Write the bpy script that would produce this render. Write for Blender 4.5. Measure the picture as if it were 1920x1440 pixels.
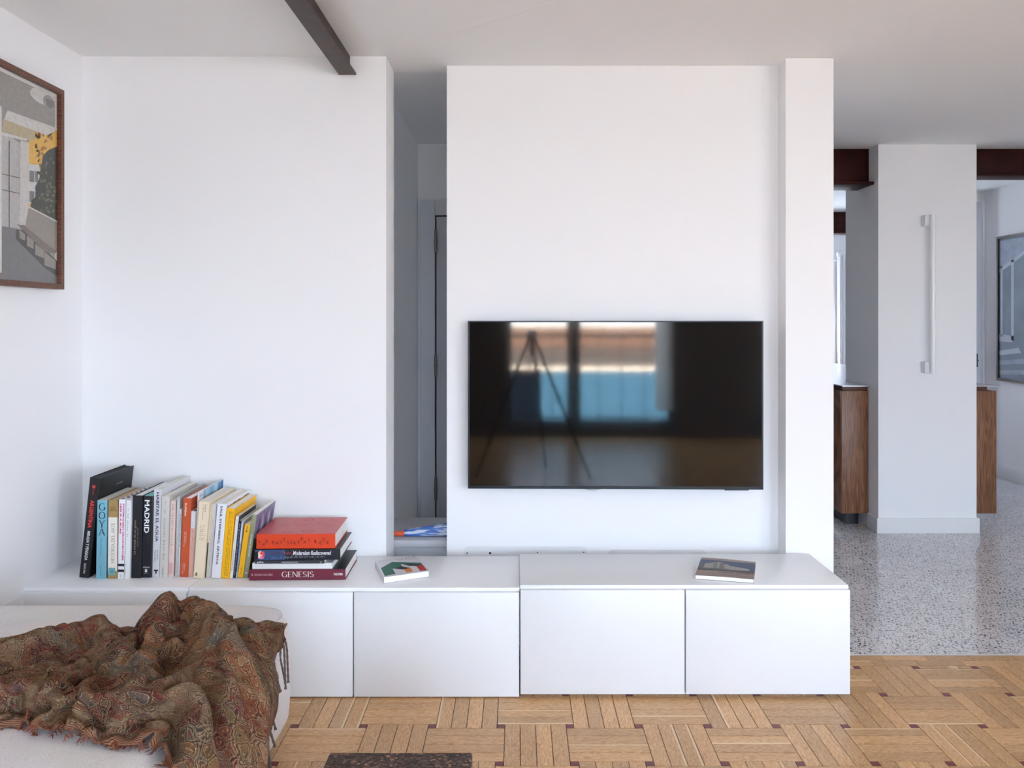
import bpy, bmesh, math, random
import numpy as np
from mathutils import Vector, Matrix, Euler

S = bpy.context.scene
for o in list(bpy.data.objects):
    bpy.data.objects.remove(o, do_unlink=True)
R = math.radians
random.seed(7)
H = 1.362            # lens height above the floor
F = 1529.0           # focal length in pixels of the 1920 px wide frame
COL = S.collection


def P(px, py, D):
    """real position of a point seen at (px, py) that stands D metres into the room"""
    return Vector(((px - 970) * D / F, D, H + (600 - py) * D / F))


# ------------------------------------------------------------------ camera
cd = bpy.data.cameras.new('camera')
cam = bpy.data.objects.new('camera', cd)
COL.objects.link(cam)
cam.location = (0, 0, H)
cam.rotation_euler = (R(90), 0, 0)
cd.sensor_width = 36
cd.lens = F / 1920 * 36
cd.shift_x = -10 / 1920
cd.shift_y = -120 / 1920
cd.clip_start = 0.05
S.camera = cam

# ------------------------------------------------------------------ view, sky, sun
S.view_settings.view_transform = 'Standard'
S.view_settings.look = 'None'
S.view_settings.gamma = 1
S.view_settings.use_curve_mapping = False
S.view_settings.exposure = 0.2
S.cycles.use_denoising = True
S.cycles.max_bounces = 14
S.cycles.diffuse_bounces = 8
S.cycles.transparent_max_bounces = 12
S.cycles.sample_clamp_indirect = 8

SKY = 15.0
SUN = 190.0
w = bpy.data.worlds.new('sky')
S.world = w
w.use_nodes = True
nt = w.node_tree
nt.nodes.clear()
wo = nt.nodes.new('ShaderNodeOutputWorld')
bg = nt.nodes.new('ShaderNodeBackground')
tc = nt.nodes.new('ShaderNodeTexCoord')
sx = nt.nodes.new('ShaderNodeSeparateXYZ')
cr = nt.nodes.new('ShaderNodeValToRGB')
nt.links.new(tc.outputs['Generated'], sx.inputs[0])
nt.links.new(sx.outputs['Z'], cr.inputs[0])
cr.color_ramp.elements[0].position = 0.0
cr.color_ramp.elements[0].color = (0.82, 0.96, 1.14, 1)
cr.color_ramp.elements[1].position = 0.6
cr.color_ramp.elements[1].color = (0.62, 0.86, 1.24, 1)
nt.links.new(cr.outputs[0], bg.inputs[0])
bg.inputs[1].default_value = SKY
nt.links.new(bg.outputs[0], wo.inputs[0])

sl = bpy.data.lights.new('sun', 'SUN')
sl.energy = SUN
sl.color = (1.0, 0.93, 0.84)
sl.angle = R(0.6)
so = bpy.data.objects.new('sun', sl)
COL.objects.link(so)
so.rotation_euler = Vector((0.45, -0.35, -0.82)).to_track_quat('-Z', 'Y').to_euler()


def portal(name, loc, rot, sxx, syy):
    l = bpy.data.lights.new(name, 'AREA')
    l.shape = 'RECTANGLE'
    l.size, l.size_y = sxx, syy
    l.cycles.is_portal = True
    o = bpy.data.objects.new(name, l)
    COL.objects.link(o)
    o.location, o.rotation_euler = loc, rot
    return o


WX0, WX1, WZ0, WZ1 = -0.35, 1.62, 0.10, 2.36     # the balcony window behind the camera
VX0, VX1 = 2.68, 4.10                            # unseen second window further right, added to light the column
VY0, VY1 = -1.75, -0.35                           # unseen tall window, added in the right-hand wall to brighten the room
portal('window_portal', ((WX0 + WX1) / 2, -2.72, (WZ0 + WZ1) / 2), (R(90), 0, 0), WX1 - WX0, WZ1 - WZ0)
portal('added_rear_portal', ((VX0 + VX1) / 2, -2.72, (WZ0 + WZ1) / 2), (R(90), 0, 0), VX1 - VX0, WZ1 - WZ0)
portal('added_right_portal', (4.21, (VY0 + VY1) / 2, (WZ0 + WZ1) / 2), (0, R(90), 0), WZ1 - WZ0, VY1 - VY0)
portal('added_kitchen_portal', (1.935, 9.62, 1.60), (R(-90), 0, 0), .83, 1.2)
portal('kitchen_window_portal', (3.285, 9.62, 1.60), (R(-90), 0, 0), .67, 1.2)


# ------------------------------------------------------------------ helpers
def srgb(r, g, b):
    f = lambda c: (c / 255 / 12.92) if c <= 10 else ((c / 255 + 0.055) / 1.055) ** 2.4
    return (f(r), f(g), f(b), 1)


MATS = {}


def mat(name, rgb, rough=0.5, metal=0.0, spec=0.5, noise=0.0, nscale=30, bump=0.0, bscale=200, coat=0.0):
    if name in MATS:
        return MATS[name]
    m = bpy.data.materials.new(name)
    m.use_nodes = True
    t = m.node_tree
    b = t.nodes['Principled BSDF']
    c = srgb(*rgb)
    b.inputs['Base Color'].default_value = c
    b.inputs['Roughness'].default_value = rough
    b.inputs['Metallic'].default_value = metal
    b.inputs['Specular IOR Level'].default_value = spec
    if coat:
        b.inputs['Coat Weight'].default_value = coat
        b.inputs['Coat Roughness'].default_value = 0.05
    if noise or bump:
        g = t.nodes.new('ShaderNodeNewGeometry')
        if noise:
            n = t.nodes.new('ShaderNodeTexNoise')
            n.inputs['Scale'].default_value = nscale
            n.inputs['Detail'].default_value = 4
            t.links.new(g.outputs['Position'], n.inputs['Vector'])
            mr = t.nodes.new('ShaderNodeMapRange')
            mr.inputs[1].default_value = 0.3
            mr.inputs[2].default_value = 0.7
            mr.inputs[3].default_value = 1 - noise
            mr.inputs[4].default_value = 1 + noise
            t.links.new(n.outputs['Fac'], mr.inputs[0])
            vm = t.nodes.new('ShaderNodeVectorMath')
            vm.operation = 'SCALE'
            vm.inputs[0].default_value = c[:3]
            t.links.new(mr.outputs[0], vm.inputs['Scale'])
            t.links.new(vm.outputs[0], b.inputs['Base Color'])
        if bump:
            n2 = t.nodes.new('ShaderNodeTexNoise')
            n2.inputs['Scale'].default_value = bscale
            n2.inputs['Detail'].default_value = 3
            t.links.new(g.outputs['Position'], n2.inputs['Vector'])
            bp = t.nodes.new('ShaderNodeBump')
            bp.inputs['Strength'].default_value = bump
            bp.inputs['Distance'].default_value = 0.002
            t.links.new(n2.outputs['Fac'], bp.inputs['Height'])
            t.links.new(bp.outputs[0], b.inputs['Normal'])
    MATS[name] = m
    return m


def glass_mat(name, tint=(1, 1, 1), rough=0.02, ior=1.45):
    if name in MATS:
        return MATS[name]
    m = bpy.data.materials.new(name)
    m.use_nodes = True
    t = m.node_tree
    t.nodes.clear()
    out = t.nodes.new('ShaderNodeOutputMaterial')
    mix = t.nodes.new('ShaderNodeMixShader')
    tr = t.nodes.new('ShaderNodeBsdfTransparent')
    tr.inputs[0].default_value = (*tint, 1)
    gl = t.nodes.new('ShaderNodeBsdfGlossy')
    gl.inputs['Roughness'].default_value = rough
    lw = t.nodes.new('ShaderNodeLayerWeight')      # Schlick on both faces
    pw = t.nodes.new('ShaderNodeMath'); pw.operation = 'POWER'; pw.inputs[1].default_value = 5
    ml = t.nodes.new('ShaderNodeMath'); ml.operation = 'MULTIPLY_ADD'; ml.inputs[1].default_value = .955; ml.inputs[2].default_value = .035
    t.links.new(lw.outputs['Facing'], pw.inputs[0])
    t.links.new(pw.outputs[0], ml.inputs[0])
    t.links.new(ml.outputs[0], mix.inputs[0])
    t.links.new(tr.outputs[0], mix.inputs[1])
    t.links.new(gl.outputs[0], mix.inputs[2])
    t.links.new(mix.outputs[0], out.inputs[0])
    MATS[name] = m
    return m


def link(name, me, m, parent=None, kind=None):
    o = bpy.data.objects.new(name, me)
    COL.objects.link(o)
    if m is not None:
        for mm in (m if isinstance(m, (list, tuple)) else [m]):
            me.materials.append(mm)
    if parent is not None:
        o.parent = parent
    if kind:
        o['kind'] = kind
    return o


def box(bm, x0, x1, y0, y1, z0, z1, bev=0.0, seg=2, mi=0):
    vs = [bm.verts.new(v) for v in ((x0, y0, z0), (x1, y0, z0), (x1, y1, z0), (x0, y1, z0),
                                    (x0, y0, z1), (x1, y0, z1), (x1, y1, z1), (x0, y1, z1))]
    fs = [bm.faces.new([vs[i] for i in q]) for q in
          ((0, 3, 2, 1), (4, 5, 6, 7), (0, 1, 5, 4), (1, 2, 6, 5), (2, 3, 7, 6), (3, 0, 4, 7))]
    for f in fs:
        f.material_index = mi
    if bev:
        es = list({e for f in fs for e in f.edges})
        r = bmesh.ops.bevel(bm, geom=es, offset=bev, segments=seg, affect='EDGES', profile=0.5)
        for f in r['faces']:
            f.material_index = mi
    return vs


def fin(bm, name, m, parent=None, kind=None, smooth=None):
    bmesh.ops.recalc_face_normals(bm, faces=bm.faces[:])
    me = bpy.data.meshes.new(name)
    bm.to_mesh(me)
    bm.free()
    if smooth is not None:
        for p in me.polygons:
            p.use_smooth = True
        if smooth < 180:
            try:
                me.set_sharp_from_angle(angle=R(smooth))
            except Exception:
                pass
    return link(name, me, m, parent, kind)


def bx(name, m, b, parent=None, kind=None, bev=0.0, seg=2):
    bm = bmesh.new()
    box(bm, *b, bev=bev, seg=seg)
    return fin(bm, name, m, parent, kind, smooth=35 if bev else None)


def poly(bm, pts, mi=0):
    f = bm.faces.new([bm.verts.new(p) for p in pts])
    f.material_index = mi
    return f


def prism(bm, pts, d, mi=0):
    """polygon pts extruded by vector d"""
    d = Vector(d)
    a = [bm.verts.new(p) for p in pts]
    b = [bm.verts.new(Vector(p) + d) for p in pts]
    n = len(a)
    fs = [bm.faces.new(a), bm.faces.new(b[::-1])]
    for i in range(n):
        fs.append(bm.faces.new((a[i], b[i], b[(i + 1) % n], a[(i + 1) % n])))
    for f in fs:
        f.material_index = mi


def tube(bm, pts, r, n=10, mi=0, cap=True):
    pts = [Vector(p) for p in pts]
    rs = r if isinstance(r, (list, tuple)) else [r] * len(pts)
    rings = []
    for i, p in enumerate(pts):
        t = (pts[min(i + 1, len(pts) - 1)] - pts[max(i - 1, 0)]).normalized()
        u = t.cross(Vector((0, 0, 1)))
        if u.length < 1e-3:
            u = t.cross(Vector((0, 1, 0)))
        u.normalize()
        v = t.cross(u)
        rings.append([bm.verts.new(p + (u * math.cos(k * 2 * math.pi / n) + v * math.sin(k * 2 * math.pi / n)) * rs[i])
                      for k in range(n)])
    for a, b in zip(rings, rings[1:]):
        for k in range(n):
            f = bm.faces.new((a[k], a[(k + 1) % n], b[(k + 1) % n], b[k]))
            f.material_index = mi
    if cap:
        for q in (rings[0], rings[-1][::-1]):
            f = bm.faces.new(q)
            f.material_index = mi


def thing(name, label, cat, loc=(0, 0, 0), rot=(0, 0, 0), group=None):
    o = bpy.data.objects.new(name, None)
    o.empty_display_size = 0.05
    COL.objects.link(o)
    o.location, o.rotation_euler = loc, rot
    return tag(o, label, cat, group)


def tag(o, label, cat, group=None):
    o['label'], o['category'] = label, cat
    if group:
        o['group'] = group
    return o


# ------------------------------------------------------------------ materials
WHITE = mat('wall_paint', (241, 241, 242), 0.75, spec=0.25, bump=0.06, bscale=60)
CEIL = mat('ceiling_paint', (240, 241, 242), 0.85, spec=0.2, bump=0.05, bscale=40)
TRIM = mat('trim_paint', (232, 232, 232), 0.4)
LACQ = mat('white_lacquer', (231, 232, 233), 0.35, spec=0.5)
LACQT = mat('white_foil_top', (242, 242, 243), 0.30, spec=0.6, bump=0.03, bscale=900)
GAPM = mat('dark_gap', (28, 28, 30), 0.8)
BLACK = mat('black_plastic', (16, 16, 18), 0.4)
STEEL = mat('dark_rusty_steel', (62, 45, 40), 0.55, spec=0.4, noise=0.35, nscale=14)
REDST = mat('red_brown_steel', (46, 12, 7), 0.55, spec=0.15, noise=0.3, nscale=9)


def wood_mat(name, c1, c2, c3, uvscale=(1.0, 14.0), rough=0.3, rnd=0.25, knots=True, space='UV'):
    m = bpy.data.materials.new(name)
    m.use_nodes = True
    t = m.node_tree
    b = t.nodes['Principled BSDF']
    N = t.nodes.new
    if space == 'UV':
        co = N('ShaderNodeUVMap').outputs[0]
    else:
        co = N('ShaderNodeTexCoord').outputs['Object']
    oi = N('ShaderNodeObjectInfo')
    ge = N('ShaderNodeNewGeometry')
    ad = N('ShaderNodeMath'); ad.operation = 'ADD'
    t.links.new(oi.outputs['Random'], ad.inputs[0])
    t.links.new(ge.outputs['Random Per Island'], ad.inputs[1])
    fr = N('ShaderNodeMath'); fr.operation = 'FRACT'
    t.links.new(ad.outputs[0], fr.inputs[0])
    of = N('ShaderNodeMath'); of.operation = 'MULTIPLY'; of.inputs[1].default_value = 57.3
    t.links.new(fr.outputs[0], of.inputs[0])
    cb = N('ShaderNodeCombineXYZ')
    for i in range(3):
        t.links.new(of.outputs[0], cb.inputs[i])
    va = N('ShaderNodeVectorMath'); va.operation = 'ADD'
    t.links.new(co, va.inputs[0]); t.links.new(cb.outputs[0], va.inputs[1])
    mp = N('ShaderNodeMapping')
    mp.inputs['Scale'].default_value = (uvscale[0], uvscale[1], uvscale[1])
    t.links.new(va.outputs[0], mp.inputs['Vector'])
    n1 = N('ShaderNodeTexNoise'); n1.inputs['Scale'].default_value = 2.2; n1.inputs['Detail'].default_value = 2
    t.links.new(mp.outputs[0], n1.inputs['Vector'])
    n2 = N('ShaderNodeTexNoise'); n2.inputs['Scale'].default_value = 9; n2.inputs['Detail'].default_value = 6
    n2.inputs['Distortion'].default_value = 0.6
    t.links.new(mp.outputs[0], n2.inputs['Vector'])
    # growth rings: sine of the broad noise
    ms = N('ShaderNodeMath'); ms.operation = 'MULTIPLY'; ms.inputs[1].default_value = 60
    t.links.new(n1.outputs['Fac'], ms.inputs[0])
    si = N('ShaderNodeMath'); si.operation = 'SINE'
    t.links.new(ms.outputs[0], si.inputs[0])
    mr = N('ShaderNodeMapRange')
    mr.inputs[1].default_value = -1; mr.inputs[2].default_value = 1
    mr.inputs[3].default_value = 0; mr.inputs[4].default_value = 0.35
    t.links.new(si.outputs[0], mr.inputs[0])
    s2 = N('ShaderNodeMath'); s2.operation = 'MULTIPLY_ADD'; s2.inputs[1].default_value = 0.75
    t.links.new(n2.outputs['Fac'], s2.inputs[0]); t.links.new(mr.outputs[0], s2.inputs[2])
    rp = N('ShaderNodeValToRGB')
    e = rp.color_ramp.elements
    e[0].position = 0.2; e[0].color = srgb(*c1)
    e[1].position = 0.85; e[1].color = srgb(*c3)
    x = e.new(0.5); x.color = srgb(*c2)
    t.links.new(s2.outputs[0], rp.inputs[0])
    # per plank tone
    mv = N('ShaderNodeMapRange')
    mv.inputs[3].default_value = 1 - rnd; mv.inputs[4].default_value = 1 + rnd * 0.5
    wn = N('ShaderNodeTexWhiteNoise'); wn.noise_dimensions = '1D'
    t.links.new(of.outputs[0], wn.inputs['W'])
    t.links.new(wn.outputs['Value'], mv.inputs[0])
    hs = N('ShaderNodeHueSaturation')
    t.links.new(rp.outputs[0], hs.inputs['Color'])
    t.links.new(mv.outputs[0], hs.inputs['Value'])
    last = hs.outputs[0]
    if knots:
        vk = N('ShaderNodeTexVoronoi'); vk.inputs['Scale'].default_value = 7.0
        mk = N('ShaderNodeMapping'); mk.inputs['Scale'].default_value = (1, 1.6, 1.6)
        t.links.new(va.outputs[0], mk.inputs['Vector']); t.links.new(mk.outputs[0], vk.inputs['Vector'])
        kr = N('ShaderNodeMapRange'); kr.inputs[1].default_value = 0.03; kr.inputs[2].default_value = 0.10
        kr.inputs[3].default_value = 0.55; kr.inputs[4].default_value = 0.0
        t.links.new(vk.outputs['Distance'], kr.inputs[0])
        mx = N('ShaderNodeMixRGB'); mx.inputs[2].default_value = srgb(96, 62, 40)
        t.links.new(kr.outputs[0], mx.inputs[0]); t.links.new(last, mx.inputs[1])
        last = mx.outputs[0]
    if space == 'UV':                       # pale sapwood along one edge of a few planks
        su = N('ShaderNodeSeparateXYZ'); t.links.new(co, su.inputs[0])
        e1 = N('ShaderNodeMath'); e1.operation = 'GREATER_THAN'; e1.inputs[1].default_value = .068
        t.links.new(su.outputs['Y'], e1.inputs[0])
        e2 = N('ShaderNodeMath'); e2.operation = 'GREATER_THAN'; e2.inputs[1].default_value = .78
        t.links.new(fr.outputs[0], e2.inputs[0])
        e3 = N('ShaderNodeMath'); e3.operation = 'MULTIPLY'
        t.links.new(e1.outputs[0], e3.inputs[0]); t.links.new(e2.outputs[0], e3.inputs[1])
        e4 = N('ShaderNodeMath'); e4.operation = 'MULTIPLY'; e4.inputs[1].default_value = .6
        t.links.new(e3.outputs[0], e4.inputs[0])
        mz = N('ShaderNodeMixRGB'); mz.inputs[2].default_value = srgb(238, 214, 172)
        t.links.new(e4.outputs[0], mz.inputs[0]); t.links.new(last, mz.inputs[1])
        last = mz.outputs[0]
    t.links.new(last, b.inputs['Base Color'])
    b.inputs['Roughness'].default_value = rough
    MATS[name] = m
    return m


OAK = wood_mat('oak_parquet', (164, 116, 72), (200, 154, 102), (220, 180, 130), (1.0, 9.0), 0.28, 0.20)
WALNUT = wood_mat('walnut', (84, 52, 34), (120, 78, 52), (150, 104, 72), (14.0, 0.7), 0.4, 0.0, False, 'OBJ')
INLAY = mat('dark_inlay_wood', (112, 40, 44), 0.35, noise=0.2, nscale=80)

# ================================================================== SETTING
def wall(name, b, m=WHITE, bev=0.0):
    return bx(name, m, b, None, 'structure', bev)


WALL = 3.357
CZ = 2.447
# terrazzo material -------------------------------------------------
def terrazzo_mat():
    m = bpy.data.materials.new('terrazzo')
    m.use_nodes = True
    t = m.node_tree
    b = t.nodes['Principled BSDF']
    N = t.nodes.new
    g = N('ShaderNodeNewGeometry')
    nz = N('ShaderNodeTexNoise'); nz.inputs['Scale'].default_value = 55; nz.inputs['Detail'].default_value = 2
    t.links.new(g.outputs['Position'], nz.inputs['Vector'])
    w1 = N('ShaderNodeVectorMath'); w1.operation = 'MULTIPLY_ADD'
    w1.inputs[1].default_value = (0.014, 0.014, 0.0)
    t.links.new(nz.outputs['Color'], w1.inputs[0]); t.links.new(g.outputs['Position'], w1.inputs[2])
    base = None
    def chips(scale, thr, keep, rotz):
        mp = N('ShaderNodeMapping'); mp.inputs['Scale'].default_value = (scale, scale * 1.25, 0)
        mp.inputs['Rotation'].default_value = (0, 0, rotz)
        t.links.new(w1.outputs[0], mp.inputs['Vector'])
        v = N('ShaderNodeTexVoronoi'); v.voronoi_dimensions = '2D'; v.inputs['Scale'].default_value = 1.0
        t.links.new(mp.outputs[0], v.inputs['Vector'])
        sp = N('ShaderNodeSeparateColor'); t.links.new(v.outputs['Color'], sp.inputs[0])
        lt = N('ShaderNodeMath'); lt.operation = 'LESS_THAN'; lt.inputs[1].default_value = keep
        t.links.new(sp.outputs[0], lt.inputs[0])
        # chip radius differs from chip to chip
        rr = N('ShaderNodeMapRange'); rr.inputs[3].default_value = thr * 0.45; rr.inputs[4].default_value = thr
        t.links.new(sp.outputs[1], rr.inputs[0])
        l2 = N('ShaderNodeMath'); l2.operation = 'LESS_THAN'
        t.links.new(v.outputs['Distance'], l2.inputs[0]); t.links.new(rr.outputs[0], l2.inputs[1])
        mu = N('ShaderNodeMath'); mu.operation = 'MULTIPLY'
        t.links.new(lt.outputs[0], mu.inputs[0]); t.links.new(l2.outputs[0], mu.inputs[1])
        return mu.outputs[0], sp.outputs[2]
    n1 = N('ShaderNodeTexNoise'); n1.inputs['Scale'].default_value = 3; n1.inputs['Detail'].default_value = 5
    t.links.new(g.outputs['Position'], n1.inputs['Vector'])
    rp = N('ShaderNodeValToRGB')
    rp.color_ramp.elements[0].position = 0.3; rp.color_ramp.elements[0].color = srgb(214, 211, 212)
    rp.color_ramp.elements[1].position = 0.7; rp.color_ramp.elements[1].color = srgb(230, 228, 229)
    t.links.new(n1.outputs['Fac'], rp.inputs[0])
    last = rp.outputs[0]
    for sc, th, kp, rz, c in ((54, 0.33, 0.34, 0.3, (46, 46, 54)), (90, 0.32, 0.38, 1.1, (66, 65, 70)),
                              (110, 0.36, 0.5, 0.2, (120, 114, 112)), (60, 0.40, 0.25, 2.0, (220, 216, 212))):
        f, _ = chips(sc, th, kp, rz)
        mx = N('ShaderNodeMixRGB'); mx.inputs[2].default_value = srgb(*c)
        t.links.new(f, mx.inputs[0]); t.links.new(last, mx.inputs[1])
        last = mx.outputs[0]
    t.links.new(last, b.inputs['Base Color'])
    b.inputs['Roughness'].default_value = 0.12
    b.inputs['Specular IOR Level'].default_value = 0.55
    return m


TERR = terrazzo_mat()
YB = 3.3125            # parquet ends here, terrazzo begins
sub = bx('floor', mat('floor_screed', (60, 44, 34), 0.9), (-1.85, 5.7, -2.75, YB + 0.003, -0.12, -0.0125), None, 'structure')
bx('floor_terrazzo', TERR, (-1.85, 5.7, YB + 0.012, 9.7, -0.12, 0.0), None, 'structure')
bx('trim_1', mat('pale_metal_strip', (214, 212, 208), 0.35, 0.3), (-1.85, 5.7, YB + 0.003, YB + 0.012, -0.10, 0.001), None, 'structure')

# parquet: basket of 4-plank blocks round dark square keys --------------------
A, SQ, PX0, PY0 = 0.2310, 0.026, 1.3310, 2.9660
WP = (A - SQ) / 4
LP = A + SQ
GAP = 0.0010


def plank_mesh(name, L, Wd):
    bm = bmesh.new()
    x0, x1, y0, y1 = -L / 2 + GAP, L / 2 - GAP, -Wd / 2 + GAP, Wd / 2 - GAP
    c = 0.0006
    lo = [bm.verts.new(v) for v in ((x0, y0, -0.012), (x1, y0, -0.012), (x1, y1, -0.012), (x0, y1, -0.012))]
    mi = [bm.verts.new(v) for v in ((x0, y0, -c), (x1, y0, -c), (x1, y1, -c), (x0, y1, -c))]
    hi = [bm.verts.new(v) for v in ((x0 + c, y0 + c, 0), (x1 - c, y0 + c, 0), (x1 - c, y1 - c, 0), (x0 + c, y1 - c, 0))]
    for a, b in ((lo, mi), (mi, hi)):
        for i in range(4):
            bm.faces.new((a[i], a[(i + 1) % 4], b[(i + 1) % 4], b[i]))
    bm.faces.new(hi)
    uv = bm.loops.layers.uv.new('UVMap')
    for f in bm.faces:
        for l in f.loops:
            l[uv].uv = (l.vert.co.x * 4, l.vert.co.y * 4)
    bmesh.ops.recalc_face_normals(bm, faces=bm.faces[:])
    me = bpy.data.meshes.new(name)
    bm.to_mesh(me); bm.free()
    me.materials.append(OAK)
    return me


PM = plank_mesh('plank', LP, WP)
PMB = plank_mesh('border_plank', 0.1770, 0.0505)
bm = bmesh.new()
box(bm, -SQ / 2 + GAP, SQ / 2 - GAP, -SQ / 2 + GAP, SQ / 2 - GAP, -0.012, 0)
KM = bpy.data.meshes.new('inlay_tile'); bm.to_mesh(KM); bm.free(); KM.materials.append(INLAY)

seen, rest = [], []
YTOP = PY0 + A + SQ / 2       # last row of keys, border starts
for i in range(-15, 20):
    for j in range(-26, 2):
        x, y = PX0 + i * A, PY0 + (j + 0.0) * A          # lower-left lattice corner of the cell
        hor = (i + j) % 2 == 1
        # (cell right of and nearer than the key at (PX0, PY0) is i=0, j=-1: horizontal)
        cx, cy = x + A / 2, y + A / 2
        if cy > YTOP - 0.02 and not (cy - LP / 2 < YTOP - 0.01):
            continue
        near = -0.95 < cx < 1.78 and cy > 2.40
        for k in range(4):
            d = (k - 1.5) * WP
            p = (cx, cy + d, 0) if hor else (cx + d, cy, R(90))
            if cy > YTOP - 0.05:                       # the cell above the last keys: only the stub ends show
                continue
            (seen if near else rest).append(p)
        key = (x, y)
        if y < YTOP:
            (seen if (-0.95 < x < 1.75 and y > 2.40) else rest).append((x, y, None))
n_pl = 0
for p in seen:
    me = KM if p[2] is None else PM
    o = bpy.data.objects.new('inlay_tile' if p[2] is None else 'plank', me)
    COL.objects.link(o)
    o.parent = sub
    o.location = (p[0], p[1], random.uniform(-0.0004, 0.0002))
    if p[2] is not None:
        o.rotation_euler = (random.uniform(-.002, .002), random.uniform(-.0008, .0008), p[2] + (math.pi if random.random() < .5 else 0))
        n_pl += 1
# stub ends of the cut blocks above the last keys, and the border boards
for r_ in range(2):
    n = 0
    x = -1.78 + 0.06 * r_
    while x < 4.2:
        near = 1.0 < x < 1.95
        p = (x + 0.0885, YTOP + 0.0257 + r_ * 0.0508, 'b')
        if near:
            o = bpy.data.objects.new('border_plank', PMB); COL.objects.link(o); o.parent = sub
            o.location = (p[0], p[1], 0)
        else:
            rest.append(p)
        x += 0.1774
# everything further off: same pieces, one mesh
vs, fs, uvs, mis = [], [], [], []
def add_piece(me, x, y, a, mi):
    b0 = len(vs)
    c, s = math.cos(a), math.sin(a)
    for v in me.vertices:
        vs.append((x + c * v.co.x - s * v.co.y, y + s * v.co.x + c * v.co.y, v.co.z))
    for p in me.polygons:
        fs.append([b0 + q for q in p.vertices]); mis.append(mi)
        for q in p.vertices:
            v = me.vertices[q].co
            uvs.append((v.x * 4, v.y * 4))
for x, y, a in rest:
    if a is None: add_piece(KM, x, y, 0, 1)
    elif a == 'b': add_piece(PMB, x, y, 0, 0)
    else: add_piece(PM, x, y, a, 0)
for i in range(-15, 20):                    # cut stubs
    if (i + 0 + 1) % 2 == 0:
        x = PX0 + i * A
        for k in range(4):
            b0 = len(vs)
            x0, x1 = x + SQ / 2 + k * WP + GAP, x + SQ / 2 + (k + 1) * WP - GAP
            y0, y1 = YTOP - SQ + GAP, YTOP - GAP
            vs.extend([(x0, y0, 0), (x1, y0, 0), (x1, y1, 0), (x0, y1, 0)])
            fs.append([b0, b0 + 1, b0 + 2, b0 + 3]); mis.append(0)
            uvs.extend([(0, 0), (0, .2), (.1, .2), (.1, 0)])
me = bpy.data.meshes.new('parquet_planks')
me.from_pydata(vs, [], fs)
me.materials.append(OAK); me.materials.append(INLAY)
me.polygons.foreach_set('material_index', mis)
ul = me.uv_layers.new(name='UVMap')
ul.data.foreach_set('uv', [c for u in uvs for c in u])
link('parquet_planks', me, None, sub, 'stuff')

# walls -----------------------------------------------------------------
CX0, CX1 = -0.540, -0.301
wall('wall_left', (-1.93, -1.79, -2.80, WALL, -0.1, CZ))
wl = wall('wall_back', (-1.93, CX0, WALL, 3.566, -0.1, CZ))
wall('wall_niche_left', (-1.93, -0.622, 3.566, 5.10, -0.1, CZ + .1))
wtv = wall('wall_television', (CX1, 1.113, 3.481, 3.60, -0.1, CZ))
wall('wall_pillar', (1.113, 1.3115, 3.382, 3.72, -0.1, CZ))
wall('wall_niche_right', (1.19, 1.31, 3.72, 4.20, -0.1, CZ + .1))
wall('wall_niche_back', (-0.70, 1.31, 5.10, 5.22, -0.1, CZ + .1))
BACKP = mat('window_wall_backlit', (104, 92, 86), .8)  # darkness of the backlit wall put into its colour
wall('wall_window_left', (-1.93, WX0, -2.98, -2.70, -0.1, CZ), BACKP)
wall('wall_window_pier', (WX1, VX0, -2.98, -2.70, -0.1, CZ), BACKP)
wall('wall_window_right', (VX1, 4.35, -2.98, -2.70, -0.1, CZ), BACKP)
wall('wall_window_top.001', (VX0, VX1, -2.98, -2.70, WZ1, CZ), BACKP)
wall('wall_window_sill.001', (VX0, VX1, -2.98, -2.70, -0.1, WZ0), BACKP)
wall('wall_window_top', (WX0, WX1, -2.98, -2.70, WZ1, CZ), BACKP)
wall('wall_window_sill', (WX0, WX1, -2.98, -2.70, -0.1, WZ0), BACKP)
wright = wall('wall_right', (4.19, 4.33, VY1, 7.33, -0.1, 2.56))
wall('wall_right_pier', (4.19, 4.33, -2.98, VY0, -0.1, 2.56))
wall('wall_right_lintel', (4.19, 4.33, VY0, VY1, WZ1, 2.56))
wall('wall_right_sill', (4.19, 4.33, VY0, VY1, -0.1, WZ0))
wall('wall_kitchen_return', (3.98, 4.19, 7.33, 7.45, -0.1, 2.56))
wall('wall_kitchen_left', (1.19, 1.31, 5.22, 9.6, -0.1, 2.56), mat('kitchen_wall_bounce_cut', (78, 58, 48), .5))  # unseen wall made dark brown to cut bounce onto the column side
KW = (2.95, 3.62, 1.0, 2.2)
wall('wall_kitchen_back', (2.35, KW[0], 9.50, 9.7, -0.1, 2.56))
wall('wall_kitchen_corner', (1.19, 1.52, 9.50, 9.7, -0.1, 2.56))
wall('wall_kitchen_sill.001', (1.52, 2.35, 9.50, 9.7, -0.1, KW[2]))
wall('wall_kitchen_lintel.001', (1.52, 2.35, 9.50, 9.7, KW[3], 2.56))
wall('wall_kitchen_end', (KW[1], 5.7, 9.50, 9.7, -0.1, 2.56))
wall('wall_kitchen_sill', (KW[0], KW[1], 9.50, 9.7, -0.1, KW[2]))
wall('wall_kitchen_lintel', (KW[0], KW[1], 9.50, 9.7, KW[3], 2.56))
wall('wall_kitchen_right', (5.6, 5.75, 7.3, 9.7, -0.1, 2.56))
wall('wall_kitchen_near', (4.19, 5.75, 7.33, 7.45, -0.1, 2.56))
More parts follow.
